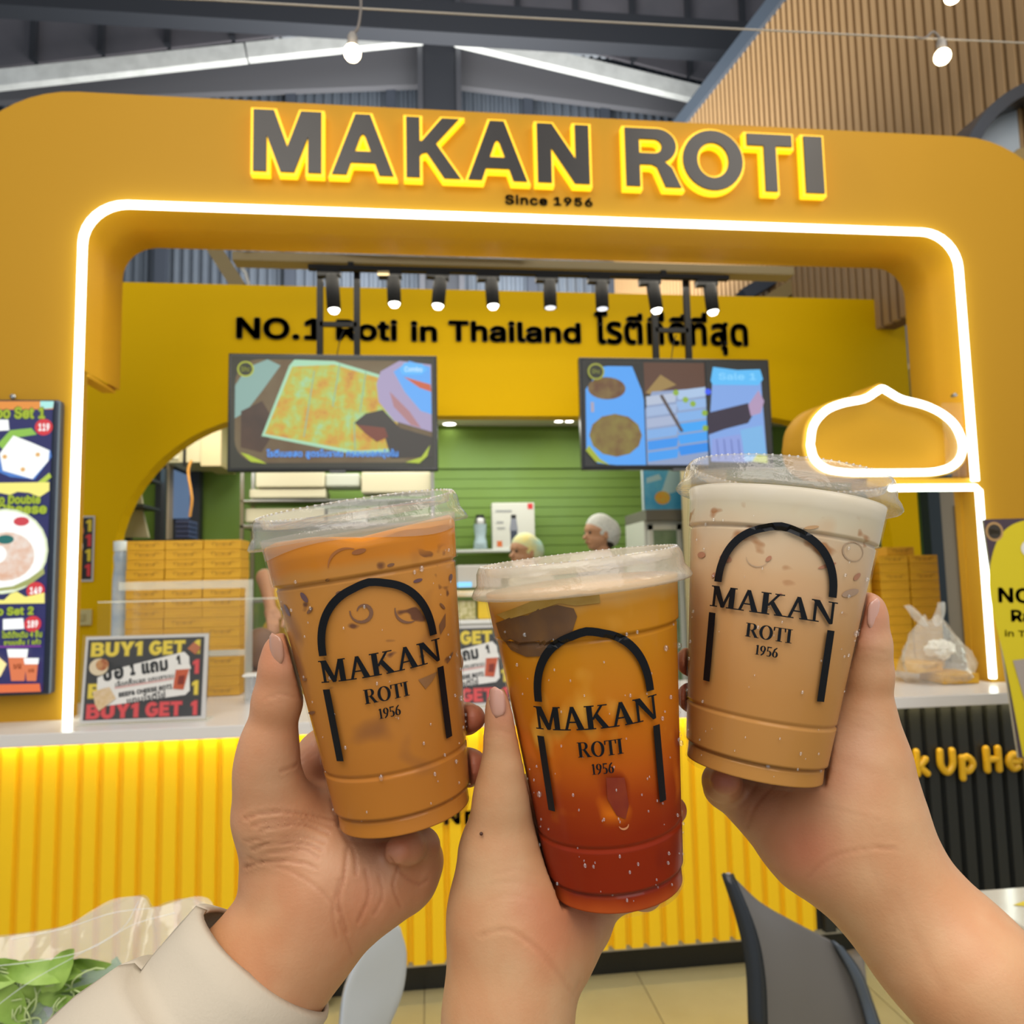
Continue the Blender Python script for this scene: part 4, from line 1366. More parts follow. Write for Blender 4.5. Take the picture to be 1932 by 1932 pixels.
st('NO.1', 1884, 1108, 1985, 1140)
st('Rated', 1908, 1150, 2000, 1176)
st('in Thailand', 1896, 1188, 2010, 1204, .01)
f.disc(at(1945, 1035, 2.4).x, at(1945, 1035, 2.4).z, 0.04, PW_, 0.032)
f.poly(S([(1910, 1246), (1960, 1240), (1975, 1330), (1932, 1320)]), mat('standee_grey', 'A79B92', 0.5))
f.build('printed_board', sd)
b0, b1 = at(1860, 985, 2.4), at(1928, 1428, 2.4)
MB().add([at(1856, 980, 2.4) + Vector((0, .004, 0)), at(2040, 975, 2.4) + Vector((0, .004, 0)), at(2062, 1440, 2.4) + Vector((0, .004, 0)), at(1924, 1430, 2.4) + Vector((0, .004, 0)),
          at(1856, 980, 2.4) + Vector((0, .012, 0)), at(2040, 975, 2.4) + Vector((0, .012, 0)), at(2062, 1440, 2.4) + Vector((0, .012, 0)), at(1924, 1430, 2.4) + Vector((0, .012, 0))],
         [(4, 5, 6, 7)[::-1], (0, 4, 7, 3), (0, 1, 5, 4), (3, 7, 6, 2), (1, 2, 6, 5), (0, 3, 2, 1)][0:5]).build('board_back', mat('standee_back', 'B5B0A0', 0.5), sd)
MB().tube([at(1934, 1430, 2.41), (2.08, 2.42, 0.01)], 0.006, 6).tube([at(2040, 1430, 2.41), (2.25, 2.42, 0.01)], 0.006, 6).build('standee_leg', mat('chrome', 'D8DADC', 0.15, 0.9), sd)
MB().cbox((1.98, 2.34, 0.0), (2.35, 2.50, 0.012), 0.003).build('standee_foot', DARK, sd)

# ---------------------------------------------------------------- kitchen objects
FOAM = mat('cream_foam', 'D9D2B4', 0.6)


def kbox(name, label, cat, x0, y0, x1, y1, Y, depth, m, group=None, parts=None, c=0.006):
    a, b = at(x0, y1, Y), at(x1, y0, Y)
    e = empty(name, ((a.x + b.x) / 2, Y, a.z), label, cat, group)
    MB().cbox((a.x, Y, a.z + .002), (b.x, Y + depth, b.z), c).build('body', m, e)
    return e, a, b


sh = tag(MB().cbox((0.10, 6.20, 1.725), (0.82, 6.46, 1.750), 0.004).build('kitchen_shelf', mat('shelf_white', 'D5DBD6', 0.4), origin=(0.4, 6.3, 1.74)), 'white wall shelf carrying the blender and the printed box', 'shelf')
e, a, b = kbox('printed_appliance_box', 'white cardboard box printed with a vacuum flask on the shelf', 'box', 930, 948, 1008, 1037, 6.22, 0.14, mat('box_white', 'D6D8D0', 0.5))
f = Flat((a.x, 6.219, a.z), (1, 0, 0), (0, 0, 1))
w, h = b.x - a.x, b.z - a.z
f.rect(w * .42, h * .1, w * .58, h * .42, mat('flask_base', '3A4356', 0.4))
f.poly([(w * .40, h * .40), (w * .60, h * .40), (w * .56, h * .66), (w * .44, h * .66)], mat('flask_grey', '8A8F9C', 0.4))
f.rect(w * .44, h * .66, w * .56, h * .74, INK)
f.rect(w * .84, h * .86, w * .96, h * .98, mat('promo_red', 'D4383A', 0.5))
f.rect(w * .10, h * .06, w * .22, h * .18, mat('box_orange', 'D8713A', 0.5))
f.rect(w * .08, h * .80, w * .46, h * .84, mat('box_text_grey', '9A9EA0', 0.5))
f.rect(w * .10, h * .56, w * .26, h * .60, mat('box_text_grey', '9A9EA0', 0.5))
f.rect(w * .10, h * .44, w * .30, h * .47, mat('box_text_grey', '9A9EA0', 0.5))
f.build('box_print', e)
q = at(907, 1037, 6.26)
e = empty('blender_jug', (q.x, 6.28, 1.7555), 'small blender with steel lid on the kitchen shelf', 'blender')
MB().lathe([(0, 0), (.06, 0), (.055, .06), (.045, .10), (.05, .13), (.055, .2), (.058, .21)], 16).build('jug', mat('jug_plastic', 'B5CCD6', 0.2), e, local=True)
MB().lathe([(.05, .135), (.048, .25), (.04, .265), (0, .268)], 16).build('steel_collar', steel(), e, local=True)
MB().lathe([(.036, .262), (.036, .29), (0, .292)], 16).build('lid', DARK, e, local=True)

for n_, (x0, y0, x1, y1) in enumerate(((482, 890, 612, 920), (614, 893, 678, 918), (682, 890, 812, 930), (470, 922, 614, 940), (462, 958, 612, 986), (618, 958, 690, 986))):
    kbox('foam_box', 'cream storage box behind the left cup, ' + ['top left of the pile', 'small one top centre', 'wide one top right', 'thin one below the top left', 'bottom left of the pile', 'bottom centre of the pile'][n_],
         'box', x0, y0, x1, y1, 5.9 + 0.02 * (n_ % 2), 0.3, FOAM if n_ not in (1, 5) else mat('pale_foam', 'C9CEC0', 0.5), 'boxes piled on the kitchen rack', c=0.012)
a, b = at(455, 990, 5.9), at(820, 990, 5.9)
rk = empty('kitchen_rack', (a.x, 6.0, 0), 'steel rack under the pile of cream boxes', 'rack')
MB().cbox((a.x, 5.86, a.z - 0.03), (b.x, 6.25, a.z - 0.004), 0.003).build('rack_shelf', steel(), rk)
MB().cbox((a.x, 5.86, a.z + 0.17), (b.x, 6.25, a.z + 0.185), 0.003).build('rack_shelf', steel(), rk)
MB().cbox((a.x, 5.86, a.z - 0.6), (b.x, 6.25, a.z - 0.58), 0.003).build('rack_shelf', steel(), rk)
for xx in (a.x, b.x - 0.025):
    for yy in (5.86, 6.22):
        MB().box((xx, yy, 0), (xx + 0.025, yy + 0.025, 2.45)).build('rack_post', steel(), rk)

# drinks fridge with blue poster
e = empty('drinks_fridge', (2.05, 5.4, 0), 'white glass door fridge with blue poster above, behind the right cup', 'fridge')
a, b = at(1216, 985, 5.4), at(1330, 895, 5.4)
MB().cbox((a.x, 5.42, 0.0), (a.x + 0.62, 5.95, a.z + 0.02), 0.01).build('fridge_body', mat('fridge_white', 'C9CCC4', 0.4), e)
MB().cbox((a.x, 5.36, a.z + 0.005), (a.x + 0.40, 5.95, a.z + 0.09), 0.006).build('fridge_header', mat('fridge_header_grey', '6C6A62', 0.5), e)
f = Flat((a.x, 5.38, a.z + 0.09), (1, 0, 0), (0, 0, 1))
f.rect(0, 0, 0.34, 0.36, mat('poster_sky', '3FA3DC', 0.4, noise=(8, '66BCE4')))
f.poly([(0.12, 0.1), (0.34, 0.16), (0.34, 0.36), (0.22, 0.36)], mat('poster_pale', 'A9CFE0', 0.4))
f.disc(0.14, 0.09, 0.06, mat('poster_orange', 'DF9A33', 0.4, noise=(40, 'C9B84A')), 0.05)
f.poly([(0.02, 0.2), (0.14, 0.23), (0.12, 0.27), (0.02, 0.24)], mat('poster_pale', 'A9CFE0', 0.4))
f.build('poster_face', e)
MB().box((a.x - 0.005, 5.385, a.z + 0.088), (a.x + 0.345, 5.43, a.z + 0.455)).build('poster_board', mat('poster_back', 'B5C4C9', 0.4), e)
for k_ in range(2):
    x0 = a.x + 0.03 + 0.30 * k_
    MB().box((x0, 5.405, 0.5), (x0 + 0.035, 5.425, a.z - 0.02)).box((x0 + 0.22, 5.405, 0.5), (x0 + 0.255, 5.425, a.z - 0.02)).box((x0, 5.405, a.z - 0.06), (x0 + 0.255, 5.425, a.z - 0.02)).build('fridge_door', mat('fridge_door_white', 'D9DCD6', 0.35), e)
    MB().box((x0 + 0.035, 5.415, 0.5), (x0 + 0.22, 5.418, a.z - 0.06)).build('door_glass', mat('fridge_glass_green', '6E8A66', 0.12, noise=(5, '8CA088')), e)
# cream pillar right of the fridge
q = at(1300, 950, 5.2)
tag(MB().cbox((q.x - 0.02, 5.1, 0), (q.x + 0.25, 5.30, 2.855), 0.005).build('kitchen_pillar', CREAM, origin=(q.x, 5.1, 0)), 'cream square pillar between the fridge and the right cup', 'pillar')

# kitchen upper left: cabinet, dark doorway, shutters, blue sign
e, a, b = kbox('wall_cabinet', 'cream wall cabinet with handles in the upper left of the kitchen', 'cabinet', 378, 790, 418, 880, 5.88, 0.45, CREAM)
a, b = at(312, 872, 5.88), at(418, 800, 5.88)
MB().cbox((a.x, 5.9, a.z), (b.x, 6.4, b.z + 0.3), 0.006).build('cabinet_side', mat('cabinet_cream', 'C7BB93', 0.5), e)
q = at(325, 842, 5.89)
MB().cbox((q.x - 0.05, 5.885, q.z - 0.1), (q.x + 0.05, 5.9, q.z + 0.1), 0.004).build('cabinet_panel', mat('cabinet_panel', 'D8CFAE', 0.5), e)
MB().cbox((q.x - 0.04, 5.87, q.z + 0.02), (q.x + 0.03, 5.886, q.z + 0.04), 0.003).build('cabinet_handle', BLACK, e)
q = at(348, 830, 5.88)
MB().box((q.x - 0.008, 5.88, q.z - 0.2), (q.x + 0.008, 5.9, q.z + 0.28)).build('cabinet_seam', DARK, e)
wn = empty('window_1', at(300, 930, 6.3), kind='structure')
a, b = at(290, 1020, 6.35), at(378, 868, 6.35)
MB().box((a.x, 6.36, a.z - 0.4), (b.x, 6.44, b.z)).build('window_frame', mat('doorway_dark', '2E323C', 0.5), wn)
a, b = at(322, 978, 6.3), at(357, 884, 6.3)
MB().prism([(a.x, a.z), (b.x, a.z), (b.x, b.z - 0.06), (a.x, b.z)], 6.30, 6.33).build('window_pane', mat('pane_blue', '8FB2E0', 0.3, emit=0.35), wn)
a, b = at(311, 1020, 6.2), at(318, 872, 6.2)
MB().box((a.x, 6.2, a.z - 0.4), (b.x + 0.01, 6.3, b.z)).build('window_jamb', mat('jamb_taupe', 'B5A48E', 0.5), wn)
a, b = at(215, 1019, 5.5), at(362, 1019, 5.5)
sr = empty('storage_rack', (a.x, 5.55, 0), 'dark storage rack behind the left carton stack holding pale boards and trays', 'rack')
for yy in (1019, 955, 903):
    z = at(250, yy, 5.6).z
    MB().box((a.x, 5.36, z - 0.03), ((b.x if yy == 1019 else at(285, 955, 5.5).x), 5.69, z - 0.012)).build('rack_shelf', mat('rack_dark', '2A3038', 0.5), sr)
MB().box((a.x, 5.7, 0), (a.x + 0.03, 5.75, at(250, 880, 5.6).z)).box((at(283, 955, 5.5).x, 5.7, 0), (at(283, 955, 5.5).x + 0.03, 5.75, at(250, 880, 5.6).z)).build('rack_post', mat('rack_dark', '2A3038', 0.5), sr)
for n_, pts in enumerate(([(236, 905), (262, 905), (268, 950), (228, 950)], [(224, 964), (268, 962), (280, 1014), (222, 1014)])):
    P = [at(x, y, 5.6) for x, y in pts]
    m_ = MB().prism([(p.x, p.z) for p in P][::-1], 5.6, 5.63).build('leaning_board', mat('board_beige', 'C4BC9C', 0.5), origin=P[0])
    tag(m_, ['upper pale tilted board above the left carton stack', 'lower pale tilted board just above the left carton stack'][n_], 'board', 'tilted boards')
P = [at(x, y, 5.5) for x, y in ((232, 902), (240, 868), (284, 872), (280, 902))]
tag(MB().prism([(p.x, p.z) for p in P], 5.5, 5.53).build('blue_lamp_sign', mat('cyan_glow', '8FE4FF', emit=2.2), origin=P[0]), 'glowing pale blue lamp sign at upper left of the kitchen', 'lamp')
q = at(358, 870, 5.5)
st_ = MB().tube(bez([at(361, 868, 5.5), at(355, 890, 5.5), at(360, 925, 5.5), at(362, 945, 5.5), at(358, 975, 5.5)], 6), 0.010, 6).build('orange_cord', mat('orange_cord', 'E3A24A', 0.5), origin=q)
tag(st_, 'orange cord hanging in front of the blue window pane', 'cord')
for k_ in range(4):
    a, b = at(330, 1016 - 9 * k_, 5.4), at(357, 1008 - 9 * k_, 5.4)
    tag(MB().cbox((a.x, 5.4, a.z), (b.x, 5.6, b.z), 0.006).build('blue_tray', mat('navy_tray', '39466E', 0.4), origin=(a.x, 5.4, a.z)), ['lowest', 'second', 'third', 'topmost'][k_] + ' blue tray of the small stack behind the left cartons', 'tray', 'blue trays')
for n_, (px, py, r_, h_) in enumerate(((226, 1196, .022, .30), (227, 1100, .024, .16))):
    q = at(px, py, 3.58)
    e = empty('water_bottle', (q.x, 3.58, 1.0105), ['clear bottle with blue water standing left of the carton stack', ''][n_], 'bottle')
    if n_ == 1:
        bpy.data.objects.remove(e)
        continue
    z1 = at(226, 1020, 3.58).z - 1.01
    MB().lathe([(0, 0), (.034, 0), (.036, .02), (.036, z1 - .18), (.03, z1 - .12), (.034, z1 - .08), (.03, z1 - .05)], 16).build('bottle_body', mat('bottle_blue', 'A9C2DC', 0.1, noise=(12, 'DDE8F0')), e, local=True)
    MB().lathe([(.034, z1 - .05), (.036, z1 - .005), (0, z1)], 16).build('bottle_cap', mat('bottle_cap_white', 'E4F0F2', 0.3), e, local=True)
# glass topped display behind the cups
e = empty('food_display', (0.28, 3.75, 0.0), 'glass display with sliced bread and noodles between the left and middle cups', 'display')
a, b = at(862, 1178, 3.8), at(942, 1125, 3.8)
MB().cbox((a.x, 3.8, a.z), (b.x, 4.1, a.z + 0.02), 0.003).build('display_tray', WHITEP, e)
MB().box((a.x, 3.85, 0.0), (b.x, 4.1, a.z)).build('display_base', mat('display_white', 'CFCFC6', 0.4), e)
MB().cbox((a.x + 0.11, 3.84, a.z + 0.02), (b.x, 3.95, b.z - 0.01), 0.01).build('yellow_tub', mat('tub_yellow', 'E8C21A', 0.4), e)
MB().cbox((a.x + 0.0, 3.84, a.z + 0.02), (a.x + 0.10, 3.95, b.z - 0.02), 0.01).build('noodle_tub', mat('noodle_mix', 'A9A05A', 0.5, noise=(60, 'D8CFA0')), e)
MB().cbox((a.x - 0.02, 3.80, b.z), (b.x, 4.0, b.z + 0.03), 0.008).build('bread_row', mat('bread_pale', 'D9C08E', 0.6, noise=(20, 'E8DCC0')), e)
a, b = at(862, 1110, 4.0), at(945, 1065, 4.0)
MB().cbox((a.x, 4.0, a.z), (b.x, 4.25, b.z), 0.01).build('printer_case', mat('printer_grey', 'B9B6AE', 0.4), e)
a2, b2 = at(862, 1108, 3.99), at(890, 1098, 3.99)
MB().box((a2.x, 3.99, a2.z), (b2.x, 4.0, b2.z)).build('display_lamp', mat('cyan_glow_soft', '7FC8F0', emit=1.4), e)
# lid strip under it, at the counter
a, b = at(470, 1340, 3.5), at(560, 1275, 3.5)
e, a, b = kbox('sauce_rack', 'small clear rack with steel cutlery left of the left hand', 'rack', 462, 1275, 520, 1334, 3.215, 0.07, clear('rack_clear', haze=0.25))
for k_ in range(5):
    MB().tube([(a.x + 0.02 + 0.02 * k_, 3.25, 1.012), (a.x + 0.022 + 0.02 * k_, 3.245, a.z + 0.13)], 0.006, 6).build('steel_bar', steel(), e)
MB().box((a.x - 0.01, 3.21, b.z), (b.x, 3.29, b.z + 0.008)).build('rack_rim', WHITEP, e)
# small kraft tag on the floor kick (cream castor) left of white chair
q = at(608, 1852, 2.8)
tag(MB().ball((q.x, 2.83, 0.05), 0.03, 12).lathe([(0.006, 0), (0.006, 0.03)], 8, M=Matrix.Translation((q.x, 2.83, 0.0))).build('cream_castor', mat('castor_cream', 'D9CFA8', 0.4), origin=(q.x, 2.83, 0)), 'small cream castor wheel at the black kick board beside the white chair', 'castor')

# string lights
wire = MB().tube([at(-40, -18, 2.5), at(400, 0, 2.5), at(966, 32, 2.5), at(1400, 55, 2.5), at(1735, 72, 2.5), at(1990, 84, 2.5)], 0.0035, 6)
o = wire.build('string_light_wire', mat('wire_pale', 'A49C90', 0.4), origin=at(966, 32, 2.5))
tag(o, 'thin pale wire running across the top of the picture', 'wire')
for n_, (px, py, hx, hy) in enumerate(((665, 100, 680, -8), (1778, 107, 1725, 70), (1797, -8, 1790, -60))):
    q = at(px, py, 2.5)
    e = empty('festoon_bulb', q, ['round glowing festoon bulb above the sign letters', 'round glowing festoon bulb in front of the timber slats', 'glowing bulb cut by the top edge above the timber slats'][n_], 'bulb', 'string light bulbs')
    MB().ball((0, 0, 0), 0.030, 16).build('bulb_glass', mat('bulb_glow', 'FFE6B8', emit=14), e, local=True)
    MB().lathe([(0.016, 0.026), (0.018, 0.04), (0.018, 0.06), (0.01, 0.075), (0, 0.076)], 12).build('bulb_socket', mat('socket_grey', '8C8680', 0.4), e, local=True)
    hq = at(hx, hy, 2.5) - q
    MB().tube(bez([(0, 0, 0.07), (0.02 if n_ == 0 else -0.03, 0, 0.1), tuple(hq * 0.7 + Vector((0.01, 0, 0.02))), tuple(hq)], 6), 0.005, 6).build('bulb_cord', mat('cord_grey', '6E6762', 0.5), e, local=True)
# ================================================================== FOREGROUND
# ---- smooth bodies: signed distance field of tapered capsules, polygonised with surface nets


def surface_nets(vol, org, h):
    nx, ny, nz = vol.shape
    ins = vol < 0
    c = [(i, j, k) for i in (0, 1) for j in (0, 1) for k in (0, 1)]
    cnt = np.zeros((nx - 1, ny - 1, nz - 1), np.int8)
    for i, j, k in c:
        cnt += ins[i:nx - 1 + i, j:ny - 1 + j, k:nz - 1 + k]
    act = np.argwhere((cnt > 0) & (cnt < 8))
    idx = -np.ones((nx - 1, ny - 1, nz - 1), np.int64)
    idx[act[:, 0], act[:, 1], act[:, 2]] = np.arange(len(act))
    val = {o: vol[act[:, 0] + o[0], act[:, 1] + o[1], act[:, 2] + o[2]] for o in c}
    acc = np.zeros((len(act), 3))
    n = np.zeros(len(act))
    for a in c:
        for ax in range(3):
            if a[ax] == 0:
                b = list(a); b[ax] = 1; b = tuple(b)
                va, vb = val[a], val[b]
                m = (va < 0) != (vb < 0)
                t = np.where(m, va / np.where(va == vb, 1, va - vb), 0)
                p = np.tile(np.array(a, float), (len(act), 1))
                p[:, ax] += t
                acc[m] += p[m]
                n[m] += 1
    V = (act + acc / n[:, None]) * h + org
    F = []
    for ax in range(3):
        o1, o2 = [(1, 2), (2, 0), (0, 1)][ax]
        sl = [slice(1, nx - 1), slice(1, ny - 1), slice(1, nz - 1)]
        sl[ax] = slice(0, vol.shape[ax] - 1)
        s2 = list(sl); s2[ax] = slice(1, vol.shape[ax])
        A, B = ins[tuple(sl)], ins[tuple(s2)]
        e = np.argwhere(A != B)
        off = [1, 1, 1]; off[ax] = 0
        e = e + np.array(off)
        flip = vol[e[:, 0], e[:, 1], e[:, 2]] < 0
        q = []
        for d1, d2 in ((0, 0), (1, 0), (1, 1), (0, 1)):
            s = e.copy(); s[:, o1] -= d1; s[:, o2] -= d2
            q.append(idx[s[:, 0], s[:, 1], s[:, 2]])
        q = np.stack(q, 1)
        q[~flip] = q[~flip][:, ::-1]
        F.append(q)
    F = np.concatenate(F)
    return V, F


def sdf_volume(groups, h, pad=0.006, carve=None, sq=(1, 1, 1)):
    """groups: [(merge_k, [(a, b, ra, rb, k), ...])] ; returns volume and origin"""
    allp = []
    for _, pr in groups:
        for a, b, ra, rb, k in pr:
            allp += [np.array(a) - ra, np.array(a) + ra, np.array(b) - rb, np.array(b) + rb]
    lo = np.min(allp, 0) - pad - h * 2
    hi = np.max(allp, 0) + pad + h * 2
    n = np.ceil((hi - lo) / h).astype(int) + 1
    X = [(lo[i] + np.arange(n[i]) * h).astype(np.float32) for i in range(3)]
    out = np.full(n, 0.05, np.float32)

    def smin(a, b, k):
        if k <= 0:
            return np.minimum(a, b)
        hh = np.maximum(k - np.abs(a - b), 0) / k
        return np.minimum(a, b) - hh * hh * k * 0.25
    for gk, pr in groups:
        vol = np.full(n, 0.05, np.float32)
        for a, b, ra, rb, k in pr:
            a, b = np.array(a, np.float32), np.array(b, np.float32)
            R = max(ra, rb) + max(k, gk) + 0.004
            i0 = np.maximum(((np.minimum(a, b) - R - lo) / h).astype(int), 0)
            i1 = np.minimum(((np.maximum(a, b) + R - lo) / h).astype(int) + 2, n)
            s = tuple(slice(i0[i], i1[i]) for i in range(3))
            px = X[0][s[0]][:, None, None] - a[0]
            py = X[1][s[1]][None, :, None] - a[1]
            pz = X[2][s[2]][None, None, :] - a[2]
            ba = b - a
            L2 = float(ba @ ba) + 1e-12
            t = np.clip((px * ba[0] + py * ba[1] + pz * ba[2]) / L2, 0, 1)
            d = np.sqrt((px - t * ba[0]) ** 2 + (py - t * ba[1]) ** 2 + ((pz - t * ba[2])) ** 2) - (ra + (rb - ra) * t)
            vol[s] = smin(vol[s], d, k)
        out = smin(out, vol, gk)
    if carve is not None:
        G = np.meshgrid(*X, indexing='ij', sparse=True)
        for cv in (carve if isinstance(carve, list) else [carve]):
            out = np.maximum(out, -cv(*G)).astype(np.float32)
    return out, lo


# ---- skin
def skin_material(name, base, dark):
    m = mat(name, base, 0.5, sss=0.12, bump=(700, 0.20, 0.0006))
    nt = m.node_tree
    b = nt.nodes['Principled BSDF']
    at_ = nt.nodes.new('ShaderNodeAttribute')
    at_.attribute_name = 'skin'
    no = nt.nodes.new('ShaderNodeTexNoise')
    no.inputs['Scale'].default_value = 38
    no.inputs['Detail'].default_value = 3
    mx = nt.nodes.new('ShaderNodeMix')
    mx.data_type = 'RGBA'
    mx.blend_type = 'MULTIPLY'
    mx.inputs[0].default_value = 0.8
    rp = nt.nodes.new('ShaderNodeValToRGB')
    rp.color_ramp.elements[0].position = 0.35
    rp.color_ramp.elements[0].color = lin(dark)
    rp.color_ramp.elements[1].position = 0.65
    rp.color_ramp.elements[1].color = (1, 1, 1, 1)
    tc = nt.nodes.new('ShaderNodeTexCoord')
    nt.links.new(tc.outputs['Object'], no.inputs['Vector'])
    nt.links.new(no.outputs[0], rp.inputs[0])
    nt.links.new(at_.outputs['Color'], mx.inputs[6])
    nt.links.new(rp.outputs[0], mx.inputs[7])
    nt.links.new(mx.outputs[2], b.inputs['Base Color'])
    return m


def S3(px, py, D):
    return np.array([(px - 966) / 1400 * D, -(py - 966) / 1400 * D, D])


def view_to_world(V):
    return np.array(EYE) + V[:, :1] * np.array(RT) + V[:, 1:2] * np.array(UP) + V[:, 2:3] * np.array(FW)


def seg(p, q, k=0.008):
    """p,q = (px,py,depth,radius in px)"""
    return (S3(*p[:3]), S3(*q[:3]), p[3] / 1400 * p[2], q[3] / 1400 * q[2], k)


def chain(pts, k=0.006):
    return [seg(pts[i], pts[i + 1], k) for i in range(len(pts) - 1)]


def cup_sdf(B, T, r0, r1, grow=0.0):
    B, T = np.array(B), np.array(T)
    ax = T - B
    H = np.linalg.norm(ax)
    ax = ax / H

    def f(x, y, z):
        dx, dy, dz = x - B[0], y - B[1], z - B[2]
        t = dx * ax[0] + dy * ax[1] + dz * ax[2]
        rad = np.sqrt(np.maximum(dx * dx + dy * dy + dz * dz - t * t, 0))
        rr = r0 + (r1 - r0) * np.clip(t / H, 0, 1) + grow
        return np.maximum(np.maximum(rad - rr, -t - grow), t - H)
    return f


def arm(name, label, mat_, groups, creases, blushes, base, carve, h=0.00125):
    vol, lo = sdf_volume(groups, h, carve=carve)
    V, F = surface_nets(vol, lo, h)
    # normals
    n = np.zeros_like(V)
    a, b, c, d = V[F[:, 0]], V[F[:, 1]], V[F[:, 2]], V[F[:, 3]]
    fn = np.cross(c - a, d - b)
    for i in range(4):
        np.add.at(n, F[:, i], fn)
    n /= np.linalg.norm(n, axis=1)[:, None] + 1e-12
    # smooth slightly
    for _ in range(2):
        s = np.zeros_like(V); w = np.zeros(len(V))
        for i in range(4):
            np.add.at(s, F[:, i], V[F[:, (i + 1) % 4]]); np.add.at(w, F[:, i], 1)
            np.add.at(s, F[:, i], V[F[:, (i + 3) % 4]]); np.add.at(w, F[:, i], 1)
        V = V * 0.5 + 0.5 * s / w[:, None]
    px = V[:, 0] / V[:, 2] * 1400 + 966
    py = -V[:, 1] / V[:, 2] * 1400 + 966
    front = n[:, 2] < -0.15
    col = np.tile(np.array(lin(base)[:3]), (len(V), 1))
    for (bx, by, br, colr, wt) in blushes:
        k = np.exp(-(((px - bx) ** 2 + (py - by) ** 2) / (br * br))) * wt
        col = col * (1 - k[:, None]) + np.array(lin(colr)[:3]) * k[:, None]
    dsp = np.zeros(len(V))
    for (pts, wd, dep) in creases:
        P = np.array(bez(pts, 6) if len(pts) > 2 else pts)
        dist = np.full(len(V), 1e9)
        for i in range(len(P) - 1):
            e = P[i + 1] - P[i]
            t = np.clip(((px - P[i][0]) * e[0] + (py - P[i][1]) * e[1]) / (e @ e + 1e-9), 0, 1)
            dist = np.minimum(dist, np.hypot(px - P[i][0] - t * e[0], py - P[i][1] - t * e[1]))
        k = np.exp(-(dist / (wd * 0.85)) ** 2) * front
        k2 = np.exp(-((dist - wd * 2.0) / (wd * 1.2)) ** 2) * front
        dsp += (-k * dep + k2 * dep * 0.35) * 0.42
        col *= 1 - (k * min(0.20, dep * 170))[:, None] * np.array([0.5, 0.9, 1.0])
    V = V + n * dsp[:, None]
    Wd = view_to_world(V)
    org = Wd.mean(0)
    me = bpy.data.meshes.new(name)
    me.from_pydata([tuple(v) for v in (Wd - org)], [], [tuple(int(i) for i in f) for f in F])
    me.polygons.foreach_set('use_smooth', [True] * len(me.polygons))
    at_ = me.color_attributes.new('skin', 'FLOAT_COLOR', 'POINT')
    at_.data.foreach_set('color', np.concatenate([col, np.ones((len(V), 1))], 1).astype(np.float32).ravel())
    me.materials.append(mat_)
    me.update()
    o = bpy.data.objects.new(name, me)
    COL.objects.link(o)
    o.location = org
    tag(o, label, 'arm')
    return o


SK1 = skin_material('skin_tan', 'B98761', 'F6E2D6')
SK2 = skin_material('skin_light', 'CB9A76', 'F6E2D6')

# ---- cup frames (bottom centre, top centre in view pixels and depth)
CUPS = {
    'milk_tea': dict(B=(766, 1536, 0.347), T=(679, 992, 0.350)),
    'fruit_tea': dict(B=(1163, 1668, 0.342), T=(1094, 1088, 0.346)),
    'foam_tea': dict(B=(1420, 1455, 0.345), T=(1481, 932, 0.356)),
}
R0, RT1 = 0.0312, 0.0448


def make_nail(parent, px, py, D, w, h, ang, bend=0.35, depth_off=0.0, yawd=0, mname='nail_pink', hexc='D6A898'):
    c = S3(px, py, D)
    mb = MB()
    G = []
    for i in range(9):
        u = -1 + 2 * i / 8
        row = []
        for j in range(9):
            v = -1 + 2 * j / 8
            # superellipse outline
            k = (1 - abs(v) ** 3.2) ** 0.45 if abs(v) < 1 else 0.0
            x = u * w / 2 * max(k, 0.02)
            y = v * h / 2
            zz = bend * (u * max(k, 0.02)) ** 2 * w / 2 + 0.10 * v * v * h / 2
            row.append((x, y, zz))
        G.append(row)
    ca, sa = math.cos(ang), math.sin(ang)
    cy, sy = math.cos(yawd), math.sin(yawd)
    H = []
    for row in G:
        r = []
        for x, y, z in row:
            x2, z2 = x * cy + z * sy, -x * sy + z * cy
            X_, Y_ = x2 * ca - y * sa, x2 * sa + y * ca
            v = c + np.array([X_, Y_, z2 + depth_off])
            r.append(Vector(view_to_world(v[None])[0]))
        H.append(r)
    mb.grid(H)
    o = mb.build('nail', mat(mname, hexc, 0.22, sss=0.1, coat=0.3), parent)
    sol = o.modifiers.new('s', 'SOLIDIFY')
    sol.thickness = 0.0005
    return o


def cframe(cup):
    c = CUPS[cup]
    return S3(*c['B']), S3(*c['T'])


B1, T1 = cframe('milk_tea')
core = chain([(330, 2060, .325, 128), (455, 1890, .338, 118), (575, 1735, .350, 108)], .02) + \
    chain([(575, 1735, .350, 104), (610, 1640, .356, 92), (560, 1560, .358, 70)], .02) + \
    chain([(610, 1640, .358, 90), (720, 1655, .362, 66), (775, 1660, .366, 40)], .02) + \
    chain([(620, 1560, .376, 70), (700, 1580, .380, 60), (770, 1610, .380, 42)], .02) + \
    chain([(540, 1620, .350, 76), (515, 1535, .345, 64), (503, 1450, .342, 51)], .012)
thumb = chain([(503, 1455, .342, 51), (508, 1400, .341, 47), (524, 1320, .340, 42), (531, 1260, .339, 37), (532, 1228, .339, 34)], .006)
pinky = chain([(775, 1668, .372, 36), (797, 1625, .378, 33), (796, 1596, .366, 31), (770, 1600, .348, 28), (752, 1604, .341, 26)], .004)
index = chain([(575, 1500, .378, 36), (600, 1420, .386, 34), (690, 1330, .402, 32), (800, 1270, .398, 28), (850, 1250, .384, 25)], .006)
middle = chain([(600, 1520, .384, 36), (720, 1420, .402, 34), (830, 1370, .394, 30), (880, 1356, .368, 27), (890, 1355, .360, 26)], .004)
